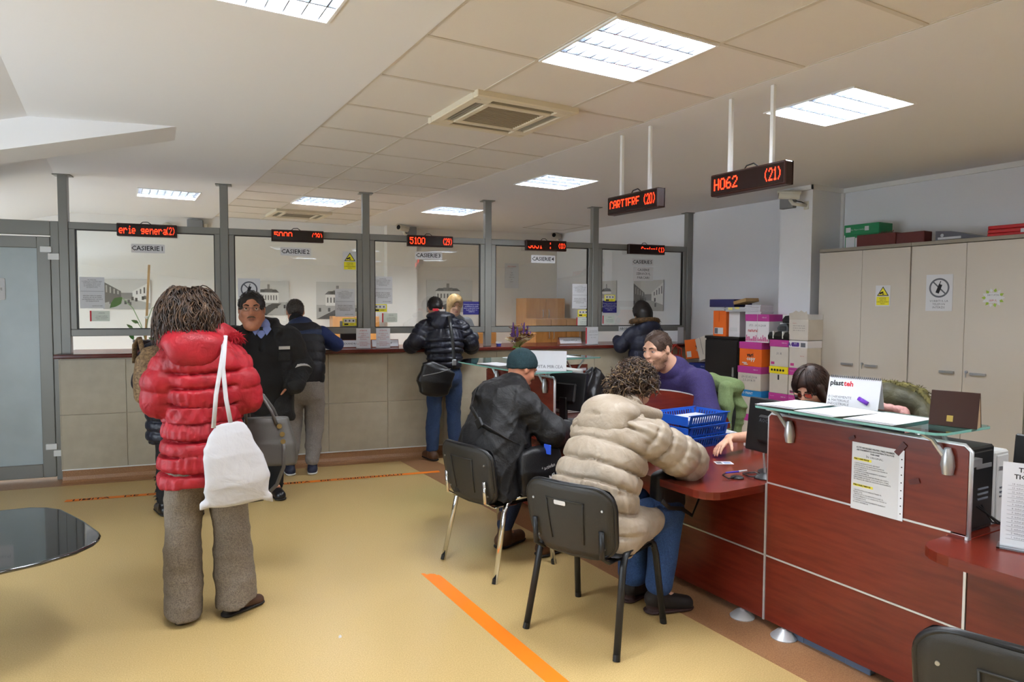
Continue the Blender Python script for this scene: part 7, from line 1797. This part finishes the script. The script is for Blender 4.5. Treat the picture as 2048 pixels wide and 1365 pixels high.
S = SDF(.013); S.chain([(.1, 0, .54), (.12, .36, .53), (.12, .3, .12)], [.095, .08, .06], .02); S.chain([(-.1, 0, .54), (-.12, .36, .53), (-.12, .3, .12)], [.095, .08, .06], .02); S.build('trousers', MATS['trouser_black'], P)
for q in (-1, 1): shoe(P, 'shoe', (q*.12, .30, .1), (q*.12, .44, .03), M_shoeb, M_sole, .042)

# ---------------------------------------------------------------- blond cashier behind the glass
q_ = PT(4.03, .95, 0)
P = person('person with blond hair sitting behind the third cashier window', (q_.x, q_.y, 0), 170)
hd = Head((0, .05, 1.66), rotm(0, .3), .96)
skin_body(P, hd, (0, 0, 1.53), ((.17, 0, 1.45), (-.17, 0, 1.45)), ((.1, -.05, .95), (-.1, -.05, .95)), (((.22, .1, 1.25), (.1, .3, 1.2)), ((-.22, .1, 1.25), (-.1, .3, 1.2))), (((.12, .3, .9), (.12, .28, .4), (.12, .4, .36)), ((-.12, .3, .9), (-.12, .28, .4), (-.12, .4, .36))), M_skinf, .012)
hd.face(P, '4f5f6a', '9a7d55', 'b4696a')
S = SDF(.009); S.ell(hd.p(0, -.02, .03), V(.1, .118, .11), .02, '+', hd.R); S.cone(hd.p(0, -.05, 0), hd.p(0, -.07, -.15), .095, .085, .03); S.ell(hd.p(0, .11, -.035), V(.066, .06, .1), .01, '-', hd.R); S.folds(.003, (80, 80, 12), 3); S.build('hair', mat('hair_blond', 'b8945c', .5, var=.3, vscale=40), P); straight_hair(P, hd, MATS['hair_blond'], 260, 6)
S = SDF(.012); S.loft([((0, -.05, .9), .19, .15), ((0, 0, 1.2), .18, .13), ((0, 0, 1.43), .17, .11), ((0, 0, 1.5), .09, .07)]); S.chain([(.17, 0, 1.43), (.23, .1, 1.25), (.12, .28, 1.21)], [.075, .06, .045], .03); S.chain([(-.17, 0, 1.43), (-.23, .1, 1.25), (-.12, .28, 1.21)], [.075, .06, .045], .03); S.build('grey_cardigan', cloth('cardigan_grey', '5c5f66', '4b4e55'), P)
t = thing('cashier_stool', 'high dark stool under the blond cashier behind the glass', 'stool', (q_.x, q_.y+.02, 0))
MB().lathe([(.2, .80), (.21, .83), (.2, .87), (.03, .88)], n=20).build('seat', M_chairf, t, smooth='auto'); MB().cyl((0, 0, .06), (0, 0, .80), .03, 12).build('column', M_chrome, t); MB().lathe([(.25, 0), (.25, .02), (.04, .06)], n=24).build('base', M_black, t, smooth='auto'); MB().lathe([(.19, .30), (.21, .30), (.21, .32), (.19, .32)], n=24).build('foot_ring', M_chrome, t)

# ================================================================== STAFF CHAIRS WITH COATS
def office_chair(loc, rz, label):
    """faces local +Y"""
    t = thing('office_chair', label, 'chair', loc, rz, 'black swivel chairs behind the desk')
    S = SDF(.012); S.loft([((0, 0, .44), .235, .22), ((0, 0, .49), .235, .22)], k=.01, sup=4); S.build('seat', M_chairf, t)
    S = SDF(.012); S.loft([((0, -.24, .58), .19, .04), ((0, -.255, .8), .215, .045), ((0, -.275, 1.0), .19, .035)], k=.01, sup=4); S.build('backrest', cloth('chair_fabric_black', '141416', '0e0e10'), t)
    MB().box((-.03, -.29, .42), (.03, -.27, .7), .004).build('back_stem', M_black, t); MB().cyl((0, 0, .1), (0, 0, .43), .028, 12).build('gas_lift', M_black, t)
    for k in range(5):
        a = 2*math.pi*k/5; b = MB().tube([(0, 0, .1), (.16*math.cos(a), .16*math.sin(a), .09), (.29*math.cos(a), .29*math.sin(a), .065)], [.028, .022, .016], 8).build('spoke', M_black, t, smooth=True)
        MB().cyl((.29*math.cos(a)-.02*math.sin(a), .29*math.sin(a)+.02*math.cos(a), .028), (.29*math.cos(a)+.02*math.sin(a), .29*math.sin(a)-.02*math.cos(a), .028), .028, 12).build('castor', M_black, b)
    return t
office_chair((3.83, 3.81, 0), R(98), 'black swivel chair with the green jacket behind the clerk in purple'); office_chair((4.13, 2.55, 0), R(104), 'black swivel chair with the olive parka beside the grey cabinets')
t = thing('green_jacket', 'light green jacket hung over the backrest of a swivel chair', 'jacket', (3.83, 3.81, 0), R(98))
M_gjk = cloth('jacket_green', '74865a', '66784e')
S = SDF(.010); S.loft([((0, -.32, .62), .24, .035), ((0, -.325, .85), .245, .04), ((0, -.29, 1.04), .22, .07)], k=.02, sup=3.5); S.chain([(-.2, -.28, 1.03), (0, -.26, 1.06), (.2, -.28, 1.03)], [.06, .065, .06], .03)
S.chain([(-.17, -.2, 1.03), (-.2, -.17, .9), (-.21, -.16, .72)], [.045, .05, .045], .02); S.chain([(.19, -.22, 1.02), (.23, -.19, .9), (.24, -.18, .75)], [.05, .055, .05], .02)
S.folds(.010, (26, 26, 10), 6, .4); S.build('jacket_shell', M_gjk, t)
t = thing('olive_parka', 'olive parka with green fur hood and pink lining over a swivel chair', 'jacket', (4.13, 2.55, 0), R(104))
M_olv = nylon('parka_olive', '4c4a33', '3a3928', .6); M_pink = nylon('lining_pink', 'd6a6a0', 'c9938e', .5); M_furo = mat('fur_olive', '6e6636', .85, var=.6, vscale=30, c2='3f3a1f')
S = SDF(.010); S.loft([((0, -.33, .55), .27, .05), ((0, -.33, .85), .27, .055), ((0, -.29, 1.03), .24, .08)], k=.02, sup=3.5, quilt=(.1, .008)); S.chain([(-.22, -.28, 1.02), (0, -.27, 1.07), (.22, -.28, 1.02)], [.06, .075, .06], .03, (.09, .008))
S.chain([(-.23, -.25, 1.0), (-.27, -.2, .85), (-.28, -.17, .62)], [.06, .06, .055], .02, (.09, .008)); S.chain([(.23, -.25, 1.0), (.26, -.2, .85), (.28, -.17, .62)], [.06, .06, .055], .02, (.09, .008)); S.folds(.006, (20, 20, 12), 3); S.build('parka_shell', M_olv, t)
S = SDF(.009); S.chain([(-.15, -.2, .70), (-.16, -.205, .9), (-.12, -.215, .985), (0, -.215, 1.0), (.12, -.215, .985), (.16, -.205, .9), (.15, -.2, .70)], [.028]*7, .01, (.05, .006)); S.build('pink_lining', M_pink, t)
ring = [(-.24, -.26, 1.03), (-.2, -.3, 1.1), (-.1, -.33, 1.125), (0, -.35, 1.13), (.1, -.33, 1.125), (.2, -.3, 1.1), (.25, -.27, 1.02)]
S = SDF(.010); S.chain(ring, [.03]*7, .01); S.build('fur_collar', M_furo, t); fur(t, 'fur_hairs', M_furo, ring, 900, .065, .003, seed=4)
